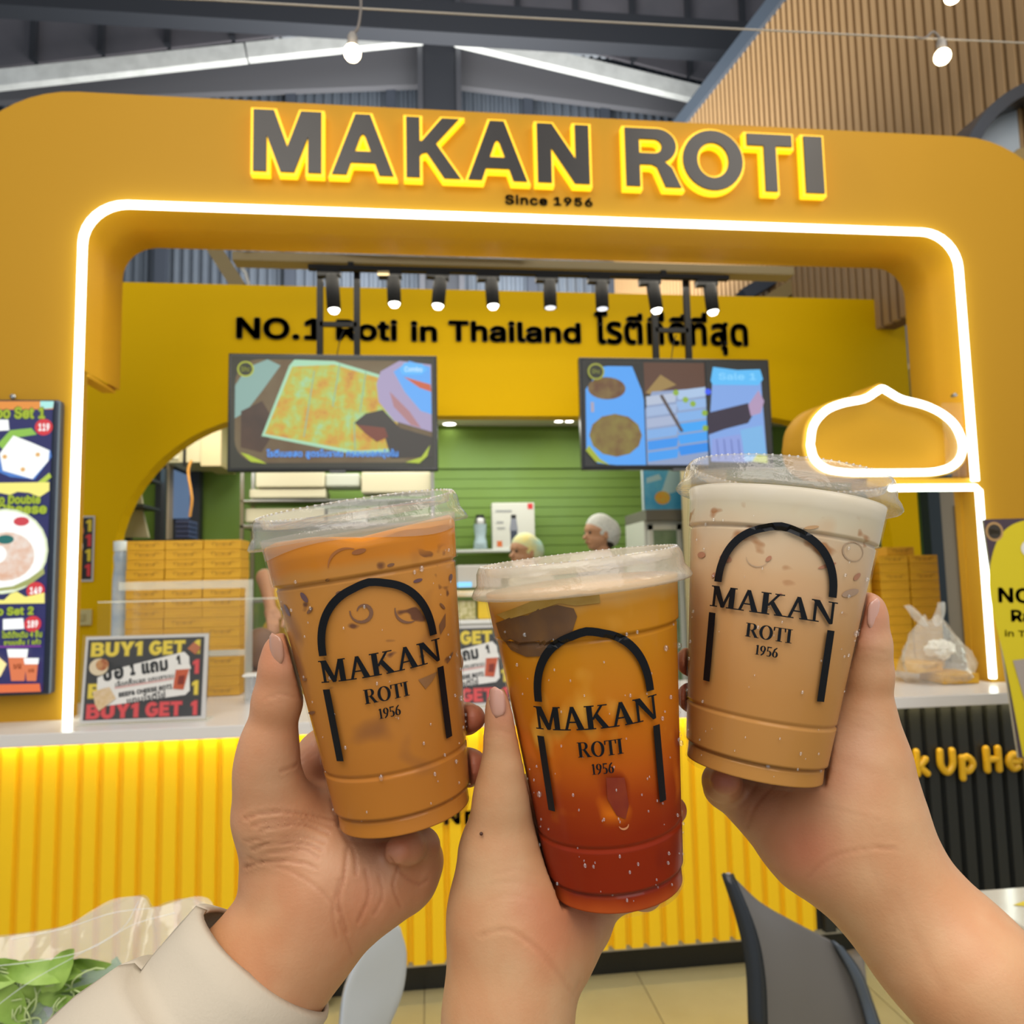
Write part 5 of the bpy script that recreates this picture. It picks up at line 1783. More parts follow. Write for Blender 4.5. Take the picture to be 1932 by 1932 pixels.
ring = chain([(640, 1560, .386, 36), (740, 1500, .402, 33), (835, 1460, .392, 32), (880, 1448, .366, 33), (888, 1447, .360, 33)], .004)
web = chain([(540, 1540, .362, 46), (575, 1450, .374, 34)], .02)
CZ = []
for i, y in enumerate((1538, 1552, 1566, 1582, 1597, 1612, 1630)):
    x0 = 462 + (i % 3) * 14
    CZ.append(([(x0, y + 6), (510, y - 6 + (i % 2) * 4), (570, y - 2 - (i % 3) * 4), (632 - 6 * i, y + 8)], 3.0, 0.0009 if i % 2 else 0.0013))
CZ += [([(470, 1620), (540, 1640), (600, 1676), (640, 1720)], 3.4, .0007), ([(655, 1600), (650, 1650), (640, 1700), (655, 1760)], 3.6, .0012),
       ([(690, 1640), (696, 1690), (676, 1740)], 3.6, .0010), ([(640, 1660), (628, 1720), (636, 1770)], 3.2, .0008), ([(715, 1650), (722, 1690), (706, 1725)], 3.2, .0009),
       ([(735, 1618), (760, 1650), (790, 1668), (806, 1660)], 3.4, .0016), ([(752, 1632), (742, 1672), (756, 1712)], 3.0, .0011),
       ([(622, 1500), (640, 1560), (668, 1610), (672, 1650)], 3.4, .0011), ([(530, 1455), (548, 1448), (562, 1440)], 3, .0010),
       ([(500, 1318), (530, 1310), (560, 1316)], 3.0, .0006), ([(505, 1330), (530, 1324)], 2.4, .0004), ([(630, 1530), (640, 1510)], 2.5, .0008),
       ([(640, 1740), (656, 1775), (664, 1800)], 3, .0008), ([(560, 1430), (575, 1420), (590, 1405)], 2.4, .0006), ([(556, 1445), (578, 1432), (596, 1420)], 2.4, .0006)]
BL1 = [(540, 1230, 60, 'C07A5C', .55), (752, 1603, 30, 'D98A68', .8), (890, 1355, 40, 'B86A50', .8), (895, 1450, 45, 'BE7058', .8), (690, 1700, 60, 'C98A68', .55), (600, 1420, 50, 'B07C68', .5),
       (500, 1500, 70, 'B08560', .3), (430, 1780, 120, 'BE8858', .6), (800, 1600, 30, 'A57050', .5), (720, 1600, 60, '9A6A52', .45)]
carve1 = [cup_sdf(B1, T1, R0, RT1, 0.0006)]
arm1 = arm('forearm_with_hand', 'left arm in a white cuff, hand gripping the brown milk tea cup', SK1,
           [(.0, core), (.010, thumb), (.006, pinky), (.004, web), (.006, index), (.003, middle), (.003, ring)], CZ, BL1, 'C2916C', carve1)
make_nail(arm1, 516, 1226, .3318, .0095, .0150, math.radians(4), bend=.5, depth_off=-0.0012, yawd=math.radians(38), mname='nail_tan', hexc='BB8A72')

B2, T2 = cframe('fruit_tea')
core = chain([(952, 2080, .320, 112), (958, 1920, .328, 104), (970, 1800, .336, 94)], .02) + \
    chain([(970, 1800, .336, 92), (960, 1700, .340, 90), (945, 1600, .342, 66)], .02) + \
    chain([(985, 1740, .348, 96), (1050, 1740, .358, 78), (1092, 1725, .366, 50)], .02) + \
    chain([(1000, 1640, .368, 80), (1080, 1690, .374, 50)], .02) + \
    chain([(945, 1600, .340, 62), (948, 1500, .339, 46)], .012)
thumb = chain([(948, 1505, .339, 46), (952, 1440, .338, 38), (950, 1390, .338, 32), (950, 1345, .338, 29), (947, 1328, .338, 27)], .006)
pinky = chain([(1085, 1725, .370, 46), (1130, 1700, .378, 34), (1180, 1685, .376, 28), (1215, 1683, .362, 28), (1224, 1682, .356, 27)], .006)
ring = chain([(1040, 1640, .376, 40), (1160, 1580, .394, 34), (1250, 1540, .380, 30), (1270, 1528, .366, 26)], .004)
middle = chain([(1000, 1580, .376, 40), (1120, 1480, .396, 34), (1220, 1430, .388, 28), (1245, 1425, .376, 25)], .004)
index = chain([(980, 1530, .370, 38), (1090, 1400, .394, 32), (1180, 1340, .388, 26)], .004)
CR2 = [([(905, 1765), (960, 1755), (1010, 1790), (1050, 1835), (1075, 1870)], 3.6, .0012), ([(920, 1700), (960, 1690), (1010, 1698)], 3, .0004), ([(990, 1770), (1030, 1800), (1066, 1850)], 3, .0007),
       ([(930, 1650), (975, 1640), (1015, 1650)], 3, .0005), ([(925, 1670), (970, 1664), (1015, 1672)], 3, .0004), ([(1128, 1690), (1140, 1708), (1148, 1722)], 3, .0012),
       ([(1060, 1700), (1090, 1712), (1118, 1730)], 3, .0008), ([(918, 1380), (940, 1376), (965, 1384)], 3, .0007), ([(918, 1390), (938, 1388)], 2.6, .0006), ([(1095, 1850), (1080, 1880)], 3, .001)]
BL2 = [(950, 1345, 40, 'C98A70', .6), (1040, 1780, 60, 'D08A66', .6), (1224, 1690, 30, 'C0705A', .8), (880, 1760, 50, 'C08A60', .5), (1010, 1700, 50, 'B5714E', .5), (1120, 1710, 40, 'A86E58', .5),
       (1282, 1528, 30, 'B0503A', .8), (1080, 1720, 50, 'B86A48', .55)]
arm2 = arm('forearm_with_hand', 'middle bare arm, hand with a small mole holding the orange fruit tea cup', SK2,
           [(.0, core), (.010, thumb), (.008, pinky), (.006, ring), (.004, middle), (.004, index)], [(a, b * 1.3, c * .5) for a, b, c in CR2], BL2, 'C49A72', [cup_sdf(B2, T2, R0, RT1, 0.0006)])
make_nail(arm2, 934, 1324, .3312, .0085, .0135, math.radians(2), bend=.5, depth_off=-0.0012, yawd=math.radians(34), hexc='D2A090')
q = S3(908, 1573, .326)
MB().ball(Vector(view_to_world(q[None])[0]), 0.0008, 8).build('mole', mat('mole_brown', '4A2A1C', 0.6), arm2)

B3, T3 = cframe('foam_tea')
core = chain([(1965, 2020, .310, 128), (1833, 1848, .322, 112), (1742, 1756, .336, 100), (1645, 1636, .346, 98)], .02) + \
    chain([(1645, 1636, .346, 98), (1608, 1556, .352, 98), (1610, 1480, .352, 88), (1625, 1420, .350, 70)], .02) + \
    chain([(1600, 1580, .356, 100), (1520, 1570, .364, 78), (1450, 1530, .370, 52)], .02) + \
    chain([(1560, 1480, .380, 80), (1480, 1490, .384, 60)], .02)
thumb = chain([(1625, 1420, .350, 66), (1632, 1350, .348, 50), (1638, 1270, .347, 40), (1638, 1215, .346, 37), (1636, 1160, .346, 31), (1636, 1146, .346, 27)], .006)
pinky = chain([(1460, 1535, .372, 48), (1405, 1510, .380, 38), (1368, 1485, .378, 36), (1362, 1475, .362, 32), (1368, 1472, .350, 28)], .006)
ring = chain([(1500, 1520, .388, 44), (1400, 1400, .398, 34), (1330, 1330, .386, 30), (1306, 1316, .366, 29)], .004)
middle = chain([(1540, 1470, .388, 42), (1430, 1330, .400, 34), (1330, 1260, .386, 30), (1303, 1248, .366, 28)], .004)
index = chain([(1580, 1430, .376, 40), (1500, 1290, .394, 32), (1400, 1200, .388, 26)], .004)
CR3 = [([(1525, 1655), (1552, 1628), (1590, 1610), (1650, 1600), (1690, 1602)], 3.4, .0011), ([(1395, 1520), (1420, 1490), (1440, 1460)], 3.2, .0015), ([(1410, 1560), (1425, 1520), (1462, 1480), (1490, 1466)], 3.4, .0014),
       ([(1540, 1520), (1590, 1530), (1660, 1548)], 3, .0004), ([(1600, 1340), (1640, 1350), (1680, 1380)], 2.6, .0003), ([(1610, 1370), (1650, 1382)], 2.6, .0003), ([(1604, 1228), (1636, 1226), (1672, 1232)], 3, .0007),
       ([(1545, 1660), (1580, 1655), (1600, 1648)], 2.6, .0004), ([(1690, 1690), (1740, 1790), (1780, 1870)], 9, .0005), ([(1480, 1500), (1510, 1470)], 3, .0007), ([(1636, 1620), (1670, 1690), (1700, 1760)], 7, .0004)]
BL3 = [(1620, 1160, 60, 'D0887A', .6), (1520, 1610, 70, 'CC8468', .7), (1372, 1474, 34, 'B86A58', .8), (1430, 1510, 60, 'A06A54', .5), (1300, 1285, 60, 'B05A44', .8), (1560, 1470, 60, 'B98068', .4), (1600, 1400, 60, 'D0A088', .3), (1850, 1850, 120, 'CF9A6E', .5)]
arm3 = arm('forearm_with_hand', 'right bare arm, hand holding the pale foam topped tea cup', SK2,
           [(.0, core), (.010, thumb), (.008, pinky), (.006, ring), (.003, middle), (.004, index)], [(a, b * 1.2, c * .55) for a, b, c in CR3], BL3, 'C69A72', [cup_sdf(B3, T3, R0, RT1, 0.0006), cup_sdf(B2, T2, R0, RT1, 0.001)])
make_nail(arm3, 1655, 1160, .3385, .0090, .0150, math.radians(-3), bend=.5, depth_off=-0.0005, yawd=math.radians(-34), hexc='D6A296')

# ---- white cuff on the left arm
SLV = mat('white_cotton', 'BDB19E', 0.75, bump=(700, 0.25, 0.0006))
cf = MB()
ax0, ax1 = S3(470, 1850, .339), S3(300, 2080, .322)
dirv = (ax1 - ax0) / np.linalg.norm(ax1 - ax0)
e1 = np.cross(dirv, np.array([0, 0, 1.0])); e1 /= np.linalg.norm(e1)
e2 = np.cross(dirv, e1)
rows = []
for j, (s_, rr) in enumerate(((0.0, .0345), (0.0008, .0375), (0.010, .0385), (0.025, .0400), (0.0335, .0410), (0.0335, .0470), (0.037, .0500), (0.055, .0540), (0.085, .060), (0.12, .066))):
    row = []
    for i in range(49):
        t = 2 * math.pi * i / 48
        w = rr * (1 + 0.03 * math.sin(3 * t + j) + 0.012 * math.sin(7 * t + 2 * j))
        c_ = ax0 + dirv * (s_ - 0.010)
        v = c_ + e1 * math.cos(t) * w + e2 * math.sin(t) * w * 0.86
        row.append(Vector(view_to_world(v[None])[0]))
    rows.append(row)
cf.grid(rows)
o = cf.build('shirt_sleeve', SLV, arm1)
sol = o.modifiers.new('s', 'SOLIDIFY'); sol.thickness = 0.0018; sol.offset = -1


# ---- cups
def drink_mat(name, ramp, patch=None, patch_z=(0, 1), scale=(60, 60, 30), thr=0.62, wav=0.006, rough=0.25, amp=1.0):
    m = mat(name, 'FFFFFF', rough, bump=(40, 0.02), spec=0.06)
    nt = m.node_tree
    b = nt.nodes['Principled BSDF']
    L = nt.links
    tc = nt.nodes.new('ShaderNodeTexCoord')
    sx = nt.nodes.new('ShaderNodeSeparateXYZ')
    L.new(tc.outputs['Object'], sx.inputs[0])
    n = nt.nodes.new('ShaderNodeTexNoise'); n.inputs['Scale'].default_value = 45; n.inputs['Detail'].default_value = 2
    L.new(tc.outputs['Object'], n.inputs['Vector'])
    a = nt.nodes.new('ShaderNodeMath'); a.operation = 'MULTIPLY_ADD'
    L.new(n.outputs[0], a.inputs[0]); a.inputs[1].default_value = wav * 2; a.inputs[2].default_value = -wav
    s = nt.nodes.new('ShaderNodeMath'); s.operation = 'ADD'
    L.new(sx.outputs[2], s.inputs[0]); L.new(a.outputs[0], s.inputs[1])
    mr = nt.nodes.new('ShaderNodeMapRange'); mr.inputs[1].default_value = 0; mr.inputs[2].default_value = 0.15
    L.new(s.outputs[0], mr.inputs[0])
    r = nt.nodes.new('ShaderNodeValToRGB')
    els = r.color_ramp.elements
    els[0].position = ramp[0][0] / 0.15; els[0].color = lin(ramp[0][1])
    els[1].position = ramp[-1][0] / 0.15; els[1].color = lin(ramp[-1][1])
    for z, c in ramp[1:-1]:
        k = els.new(z / 0.15); k.color = lin(c)
    L.new(mr.outputs[0], r.inputs[0])
    out = r.outputs[0]
    for (pc, z0, z1, sc_, th, sf) in (patch or []):
        mp = nt.nodes.new('ShaderNodeMapping'); mp.inputs['Scale'].default_value = sc_
        L.new(tc.outputs['Object'], mp.inputs[0])
        v = nt.nodes.new('ShaderNodeTexNoise'); v.inputs['Scale'].default_value = 1; v.inputs['Detail'].default_value = 1.5
        L.new(mp.outputs[0], v.inputs['Vector'])
        m1 = nt.nodes.new('ShaderNodeMapRange'); m1.inputs[1].default_value = th; m1.inputs[2].default_value = th + sf
        L.new(v.outputs[0], m1.inputs[0])
        g0 = nt.nodes.new('ShaderNodeMapRange'); g0.inputs[1].default_value = z0 - .006; g0.inputs[2].default_value = z0
        g1 = nt.nodes.new('ShaderNodeMapRange'); g1.inputs[1].default_value = z1 + .006; g1.inputs[2].default_value = z1
        L.new(sx.outputs[2], g0.inputs[0]); L.new(sx.outputs[2], g1.inputs[0])
        p1 = nt.nodes.new('ShaderNodeMath'); p1.operation = 'MULTIPLY'; L.new(g0.outputs[0], p1.inputs[0]); L.new(g1.outputs[0], p1.inputs[1])
        p2 = nt.nodes.new('ShaderNodeMath'); p2.operation = 'MULTIPLY'; L.new(p1.outputs[0], p2.inputs[0]); L.new(m1.outputs[0], p2.inputs[1])
        mx = nt.nodes.new('ShaderNodeMix'); mx.data_type = 'RGBA'
        L.new(p2.outputs[0], mx.inputs[0]); L.new(out, mx.inputs[6]); mx.inputs[7].default_value = lin(pc)
        out = mx.outputs[2]
    L.new(out, b.inputs['Base Color'])
    return m


DR = {
    'milk_tea': drink_mat('milk_tea_drink', [(0, 'B8752C'), (.03, 'B5722C'), (.075, 'BE7E36'), (.118, 'C0843E'), (.122, 'C87C26'), (.131, 'CE822A'), (.1345, 'CF924C'), (.138, 'BDA48A')],
                          [('6B4530', .070, .117, (75, 75, 120), .66, .05), ('8C5A34', .03, .118, (40, 40, 40), .60, .15)], wav=.004),
    'fruit_tea': drink_mat('fruit_tea_drink', [(0, 'B4501C'), (.010, '852204'), (.035, '882604'), (.050, '9A3808'), (.062, 'B4540E'), (.085, 'C26E10'), (.11, 'C27C14'), (.130, 'C6861E'), (.142, 'C9A468')],
                           [('D06A10', .045, .10, (55, 55, 35), .58, .12), ('7C2008', .02, .075, (50, 50, 28), .60, .10), ('D89A38', .075, .14, (70, 70, 45), .57, .18)], wav=.005),
    'foam_tea': drink_mat('foam_tea_drink', [(0, 'B27E3E'), (.04, 'B58146'), (.068, 'BC8E5C'), (.090, 'C9A47C'), (.108, 'CDB698'), (.118, 'CEC2A8'), (.128, 'D2C9B8'), (.140, 'D6D0C4')],
                          [('A87850', .082, .115, (70, 70, 110), .64, .06), ('C8A078', .07, .118, (35, 35, 40), .55, .2)], wav=.008),
}
CUPW = clear('cup_plastic', haze=0.004, gloss=0.32, rough=0.08)
LIDM = clear('lid_plastic', haze=0.12, hcol=(0.93, 0.92, 0.90), gloss=1.3, rough=0.10, bump=(260, 0.5, 0.0012))
LIDM2 = clear('lid_plastic_fogged', haze=0.40, hcol=(0.70, 0.62, 0.50), gloss=1.1, rough=0.12, bump=(260, 0.4, 0.0012))
PRINT = mat('cup_print_black', '0B0E14', 0.45, spec=0.25)
DROP = clear('water_drop', haze=0.06, gloss=3.0, rough=0.02, ior=1.33)


def rprof(z, H=0.142):
    """outer radius of the cup at height z"""
    r = R0 + (RT1 - R0) * z / H
    if z < 0.002:
        return R0 - 0.0012
    if z < 0.009:
        return R0 - 0.0001
    if z < 0.0105:
        return R0 - 0.0010
    if z < 0.0295:
        return r + 0.0002
    if z < 0.0307:
        return r - 0.0006
    if z > 0.1192:
        return r + 0.0008
    if z > 0.1178:
        return r - 0.0006
    return r


def serif(ch):
    S = lambda x0, x1, y0=0, y1=1: [(x0, y0), (x1, y0), (x1, y1), (x0, y1)]
    sf = .055
    G = {
        'M': (1.16, [S(.12, .19), S(.88, 1.07), S(0, .30, 0, sf), S(.78, 1.16, 0, sf), S(.0, .24, 1 - sf, 1), S(.92, 1.16, 1 - sf, 1), [(.06, 1), (.31, 1), (.66, .06), (.53, .0)], [(.53, .0), (.61, .0), (.98, 1), (.90, 1)]]),
        'A': (1.0, [[(.11, 0), (.18, 0), (.51, .94), (.45, 1)], [(.43, 1), (.54, 1), (.94, 0), (.72, 0)], S(.26, .74, .31, .375), S(0, .32, 0, sf), S(.62, 1.0, 0, sf)]),
        'K': (1.04, [S(.09, .28), S(0, .38, 0, sf), S(0, .38, 1 - sf, 1), [(.26, .40), (.33, .40), (.80, 1), (.73, 1)], [(.38, .56), (.50, .66), (.98, 0), (.76, 0)], S(.60, .96, 1 - sf, 1), S(.64, 1.04, 0, sf)]),
        'N': (1.08, [S(.13, .195), [(.04, 1), (.29, 1), (.95, .0), (.85, -.03)], S(.88, .945), S(0, .34, 0, sf), S(0, .22, 1 - sf, 1), S(.72, 1.08, 1 - sf, 1)]),
        'R': (1.0, [S(.10, .27), S(0, .37, 0, sf), S(0, .2, 1 - sf, 1), S(.20, .50, 1 - sf, 1), S(.20, .50, .48, .53), [(.40, .52), (.54, .55), (.94, 0), (.74, 0)], S(.70, 1.0, 0, sf)]
              + [[(.50 + .27 * math.cos(a), .755 + .245 * math.sin(a)), (.50 + .27 * math.cos(b), .755 + .245 * math.sin(b)), (.50 + .11 * math.cos(b), .755 + .195 * math.sin(b)), (.50 + .11 * math.cos(a), .755 + .195 * math.sin(a))]
                 for a, b in [(-math.pi / 2 + math.pi * i / 8, -math.pi / 2 + math.pi * (i + 1) / 8) for i in range(8)]]),
        'O': (.98, [[(.49 + .49 * math.cos(a), .5 + .52 * math.sin(a)), (.49 + .49 * math.cos(b), .5 + .52 * math.sin(b)), (.49 + .31 * math.cos(b), .5 + .465 * math.sin(b)), (.49 + .31 * math.cos(a), .5 + .465 * math.sin(a))]
                    for a, b in [(2 * math.pi * i / 20, 2 * math.pi * (i + 1) / 20) for i in range(20)]]),
        'T': (.92, [S(.38, .55), S(.26, .67, 0, sf), S(.02, .90, 1 - sf, 1), [(.02, .72), (.05, .72), (.09, 1), (.02, 1)], [(.90, .72), (.87, .72), (.83, 1), (.90, 1)]]),
        'I': (.42, [S(.12, .29), S(0, .41, 0, sf), S(0, .41, 1 - sf, 1)]),
        '1': (.44, [S(.14, .28), S(.02, .42, 0, sf), [(.02, .86), (.16, 1), (.20, 1), (.16, .88)]]),
        '9': (.60, [[(.29 + .29 * math.cos(a), .69 + .31 * math.sin(a)), (.29 + .29 * math.cos(b), .69 + .31 * math.sin(b)), (.29 + .14 * math.cos(b), .69 + .26 * math.sin(b)), (.29 + .14 * math.cos(a), .69 + .26 * math.sin(a))]
                    for a, b in [(2 * math.pi * i / 12, 2 * math.pi * (i + 1) / 12) for i in range(12)]] + [[(.46, .68), (.58, .70), (.40, .18), (.30, .24)], [(.30, .24), (.40, .18), (.14, -.02), (.10, .05)]]),
        '5': (.56, [S(.10, .52, .88, 1), [(.10, .50), (.15, .50), (.18, .95), (.12, .95)]]
              + [[(.24 + .30 * math.cos(a), .30 + .31 * math.sin(a)), (.24 + .30 * math.cos(b), .30 + .31 * math.sin(b)), (.24 + .15 * math.cos(b), .30 + .25 * math.sin(b)), (.24 + .15 * math.cos(a), .30 + .25 * math.sin(a))]
                 for a, b in [(math.radians(-130 + 26 * i), math.radians(-130 + 26 * (i + 1))) for i in range(10)]]),
        '6': (.60, [[(.31 + .29 * math.cos(a), .31 + .31 * math.sin(a)), (.31 + .29 * math.cos(b), .31 + .31 * math.sin(b)), (.31 + .14 * math.cos(b), .31 + .26 * math.sin(b)), (.31 + .14 * math.cos(a), .31 + .26 * math.sin(a))]
                    for a, b in [(2 * math.pi * i / 12, 2 * math.pi * (i + 1) / 12) for i in range(12)]] + [[(.14, .32), (.02, .30), (.20, .82), (.30, .76)], [(.30, .76), (.20, .82), (.46, 1.02), (.50, .95)]]),
    }
    return G[ch]


def word(t, cx, z, wid, hgt, gap=.06):
    ws = [serif(c)[0] for c in t]
    tot = sum(ws) + gap * (len(t) - 1)
    out, x = [], cx - wid / 2
    for c in t:
        w, ps = serif(c)
        for p in ps:
            for sh_ in (0, .028, -.028):
                out.append([(x + a / tot * wid + sh_ * hgt, z + b * hgt) for a, b in p])
        x += (w + gap) / tot * wid
    return out


def wrap_polys(polys, rfun, eps, zsc=1.0, maxe=0.0022):
    bm = bmesh.new()
    for p in polys:
        try:
            bm.faces.new([bm.verts.new((a, 0, b)) for a, b in p])
        except ValueError:
            pass
    bmesh.ops.triangulate(bm, faces=bm.faces[:])
    for _ in range(5):
        es = [e for e in bm.edges if e.calc_length() > maxe]
        if not es:
            break
        bmesh.ops.subdivide_edges(bm, edges=es, cuts=1, use_grid_fill=False)
        bmesh.ops.triangulate(bm, faces=[f for f in bm.faces if len(f.verts) > 4])
    bm.verts.index_update()
    vs = []
    for v in bm.verts:
        u, z = v.co.x, v.co.z
        r = rfun(z) + eps
        vs.append(Vector((u, -math.sqrt(max(r * r - u * u, 1e-8)), z * zsc)))
    fs = [[v.index for v in f.verts] for f in bm.faces]
    bm.free()
    return vs, fs


def logo_polys(dz=0.0):
    out = []
    # arch band: slightly pointed
    O_, I_ = [], []
    for i in range(41):
        t = math.pi * i / 40
        c_, s_ = math.cos(t), math.sin(t)
        pk = 1 + 0.035 * max(0, 1 - abs(c_) * 4)
        sg = 1 if c_ > 0 else -1
        cx, sz = sg * abs(c_) ** .88, max(s_, 0) ** .88
        O_.append((.0252 * cx, .0825 + .0295 * sz * pk))
        I_.append((.0219 * cx, .0825 + .0261 * sz * pk))
    for i in range(40):
        out.append([O_[i], O_[i + 1], I_[i + 1], I_[i]])
    out.append([(-.0252, .0345), (-.0222, .0345), (-.0222 - .0008, .0675), (-.0252 - .0008, .0675)])
    out.append([(.0222, .0345), (.0252, .0345), (.0260, .0675), (.0230, .0675)])
    out += word('MAKAN', 0, .0705, .0515, .0100)
    out += word('ROTI', 0, .0590, .0185, .0064)
    out += word('1956', 0, .0515, .0090, .0045)
    return [[(a, b + dz) for a, b in q] for q in out]


def cup_thing(key, label, roll_=0.0, seed=1, fogged=False):
    B, T = cframe(key)
    Bw, Tw = Vector(view_to_world(B[None])[0]), Vector(view_to_world(T[None])[0])
    H = (Tw - Bw).length
    zs = H / 0.142
    z = (Tw - Bw).normalized()
    mid = (Bw + Tw) / 2
    y = -(EYE - mid)
    y = (y - z * y.dot(z)).normalized()
    x = y.cross(z)
    Mx = Matrix(((x.x, y.x, z.x, Bw.x), (x.y, y.y, z.y, Bw.y), (x.z, y.z, z.z, Bw.z), (0, 0, 0, 1)))
    e = empty(key + '_cup', (0, 0, 0), label, 'cup', 'printed takeaway cups')
    e.matrix_world = Mx @ Matrix.Rotation(roll_, 4, 'Z')
    zz = [0, .0019, .0021, .0028, .0080, .0088, .0092, .0104, .0108, .0118, .020, .0280, .0290, .0297, .0305, .0312, .0322, .05, .07, .09, .11, .1165, .1174, .1180, .1190, .1196, .1206, .13, .142]
    mb = MB()
    mb.lathe([(0.0, 0.0015)] + [(rprof(a), a * zs) for a in zz], 72)
    mb.build('cup_wall', CUPW, e, local=True)
    top = {'milk_tea': .1365, 'fruit_tea': .139, 'foam_tea': .1385}[key]
    zd = [a for a in zz if a < top - .004 and a > 0] + [top]

    def wav(r, z_, t, j):
        if j >= len(zd) and r > 0.001 and key == 'milk_tea':
            return r, z_ + 0.0024 * math.sin(2 * t + .6) + 0.0016 * math.sin(5 * t) + .0008 * math.sin(9 * t)
        return r, z_
    mb = MB()
    mb.lathe([(0.0, 0.0022)] + [(rprof(a) - .0009, a * zs) for a in zd] + [(0.0, top * zs)], 72, mod=wav)
    mb.build('drink', DR[key], e, local=True)
    if key == 'milk_tea':
        # wet film above the drink
        mb = MB().lathe([(rprof(a) - .0005, a * zs) for a in (.134, .1365, .139, .1415)], 72, mod=lambda r, z_, t, j: (r, z_ + (0.002 * math.sin(3 * t + 1) if j < 3 else 0)))
        mb.build('wet_film', clear('beige_film', haze=0.35, hcol=(0.66, 0.55, 0.42), gloss=.3), e, local=True)
    vs, fs = wrap_polys(logo_polys({'milk_tea': .0045, 'fruit_tea': .0115, 'foam_tea': .0085}[key]), rprof, .0007, zs)
    MB().add(vs, fs).build('printed_logo', PRINT, e, local=True)
    # lid
    LM = LIDM2 if fogged else LIDM
    zt = H
    prof = [(.0448, zt - .004), (.0505, zt - .0045), (.0512, zt - .0035), (.0500, zt - .001), (.0482, zt + .0015), (.0478, zt + .0065), (.0466, zt + .0092), (.0452, zt + .0098), (.0440, zt + .0085), (.0432, zt + .0050), (.0400, zt + .0045), (.030, zt + .0062), (.012, zt + .0062), (.0, zt + .0062)]
    MB().lathe(prof, 96, mod=lambda r, z_, t, j: (r * (1 + (0.004 * math.sin(48 * t) if 5 <= j <= 7 else 0)), z_)).build('lid', LM, e, local=True)
    rb = MB()
    for i in range(84):
        t = 2 * math.pi * i / 84
        rb.ball((.0455 * math.cos(t), .0455 * math.sin(t), zt + .0095), .0006, 8)
    o = rb.build('lid_beads', clear('lid_bead_plastic', haze=0.25, gloss=3.0, rough=0.05), e, local=True)
    o['kind'] = 'stuff'
    # fold mark on the bottom edge
    rnd = random.Random(seed)
    dm = MB()
    for i in range(95 if key == 'fruit_tea' else 60):
        t = rnd.uniform(-2.9, -0.25)
        zc = rnd.uniform(.006, .125)
        r_ = rnd.choice([.0003, .0004, .0005, .0007]) * (1.0 if rnd.random() < .92 else 1.7)
        R_ = rprof(zc) + .0001
        dm.ball((R_ * math.cos(t), R_ * math.sin(t), zc * zs), r_, 6, sc=(1, 1, 1.3))
    o = dm.build('condensation_drops', DROP, e, local=True)
    o['kind'] = 'stuff'
    return e, zs


def ell(cx, cz, a, b, ang, n=18):
    return [(cx + a * math.cos(t) * math.cos(ang) - b * math.sin(t) * math.sin(ang), cz + a * math.cos(t) * math.sin(ang) + b * math.sin(t) * math.cos(ang)) for t in [2 * math.pi * i / n for i in range(n)]]


def curl(cx, cz, r0, r1, a0, a1, w, n=16):
    out = []
    for i in range(n):
        q = []
        for f_ in (i / n, (i + 1) / n):
            t = math.radians(a0 + (a1 - a0) * f_)
            r = r0 + (r1 - r0) * f_
            ww = w * (math.sin(math.pi * min(max(f_, .08), .95)) * .8 + .2)
            q.append(((cx + (r - ww / 2) * math.cos(t), cz + (r - ww / 2) * math.sin(t)), (cx + (r + ww / 2) * math.cos(t), cz + (r + ww / 2) * math.sin(t))))
        out.append([q[0][0], q[1][0], q[1][1], q[0][1]])
    return out


def soft(name, hexc):
    return mat(name, hexc, 0.4)


cup1, zs1 = cup_thing('milk_tea', 'clear cup of brown iced milk tea with black printed arch logo, held on the left', 0.0, 3)
cup2, zs2 = cup_thing('fruit_tea', 'clear cup of amber to dark red fruit tea with fogged lid, held in the middle', 0.0, 5, True)
cup3, zs3 = cup_thing('foam_tea', 'clear cup of pale milk tea with white foam on top, held on the right', 0.0, 9)


def on_cup(cup, zs, items, eps=-.00055, dz=0.0):
    for polys, m, nm in items:
        vs, fs = wrap_polys([[(a, b + dz) for a, b in q] for q in polys], rprof, eps, zs)
        MB().add(vs, fs).build(nm, m, cup, local=True)


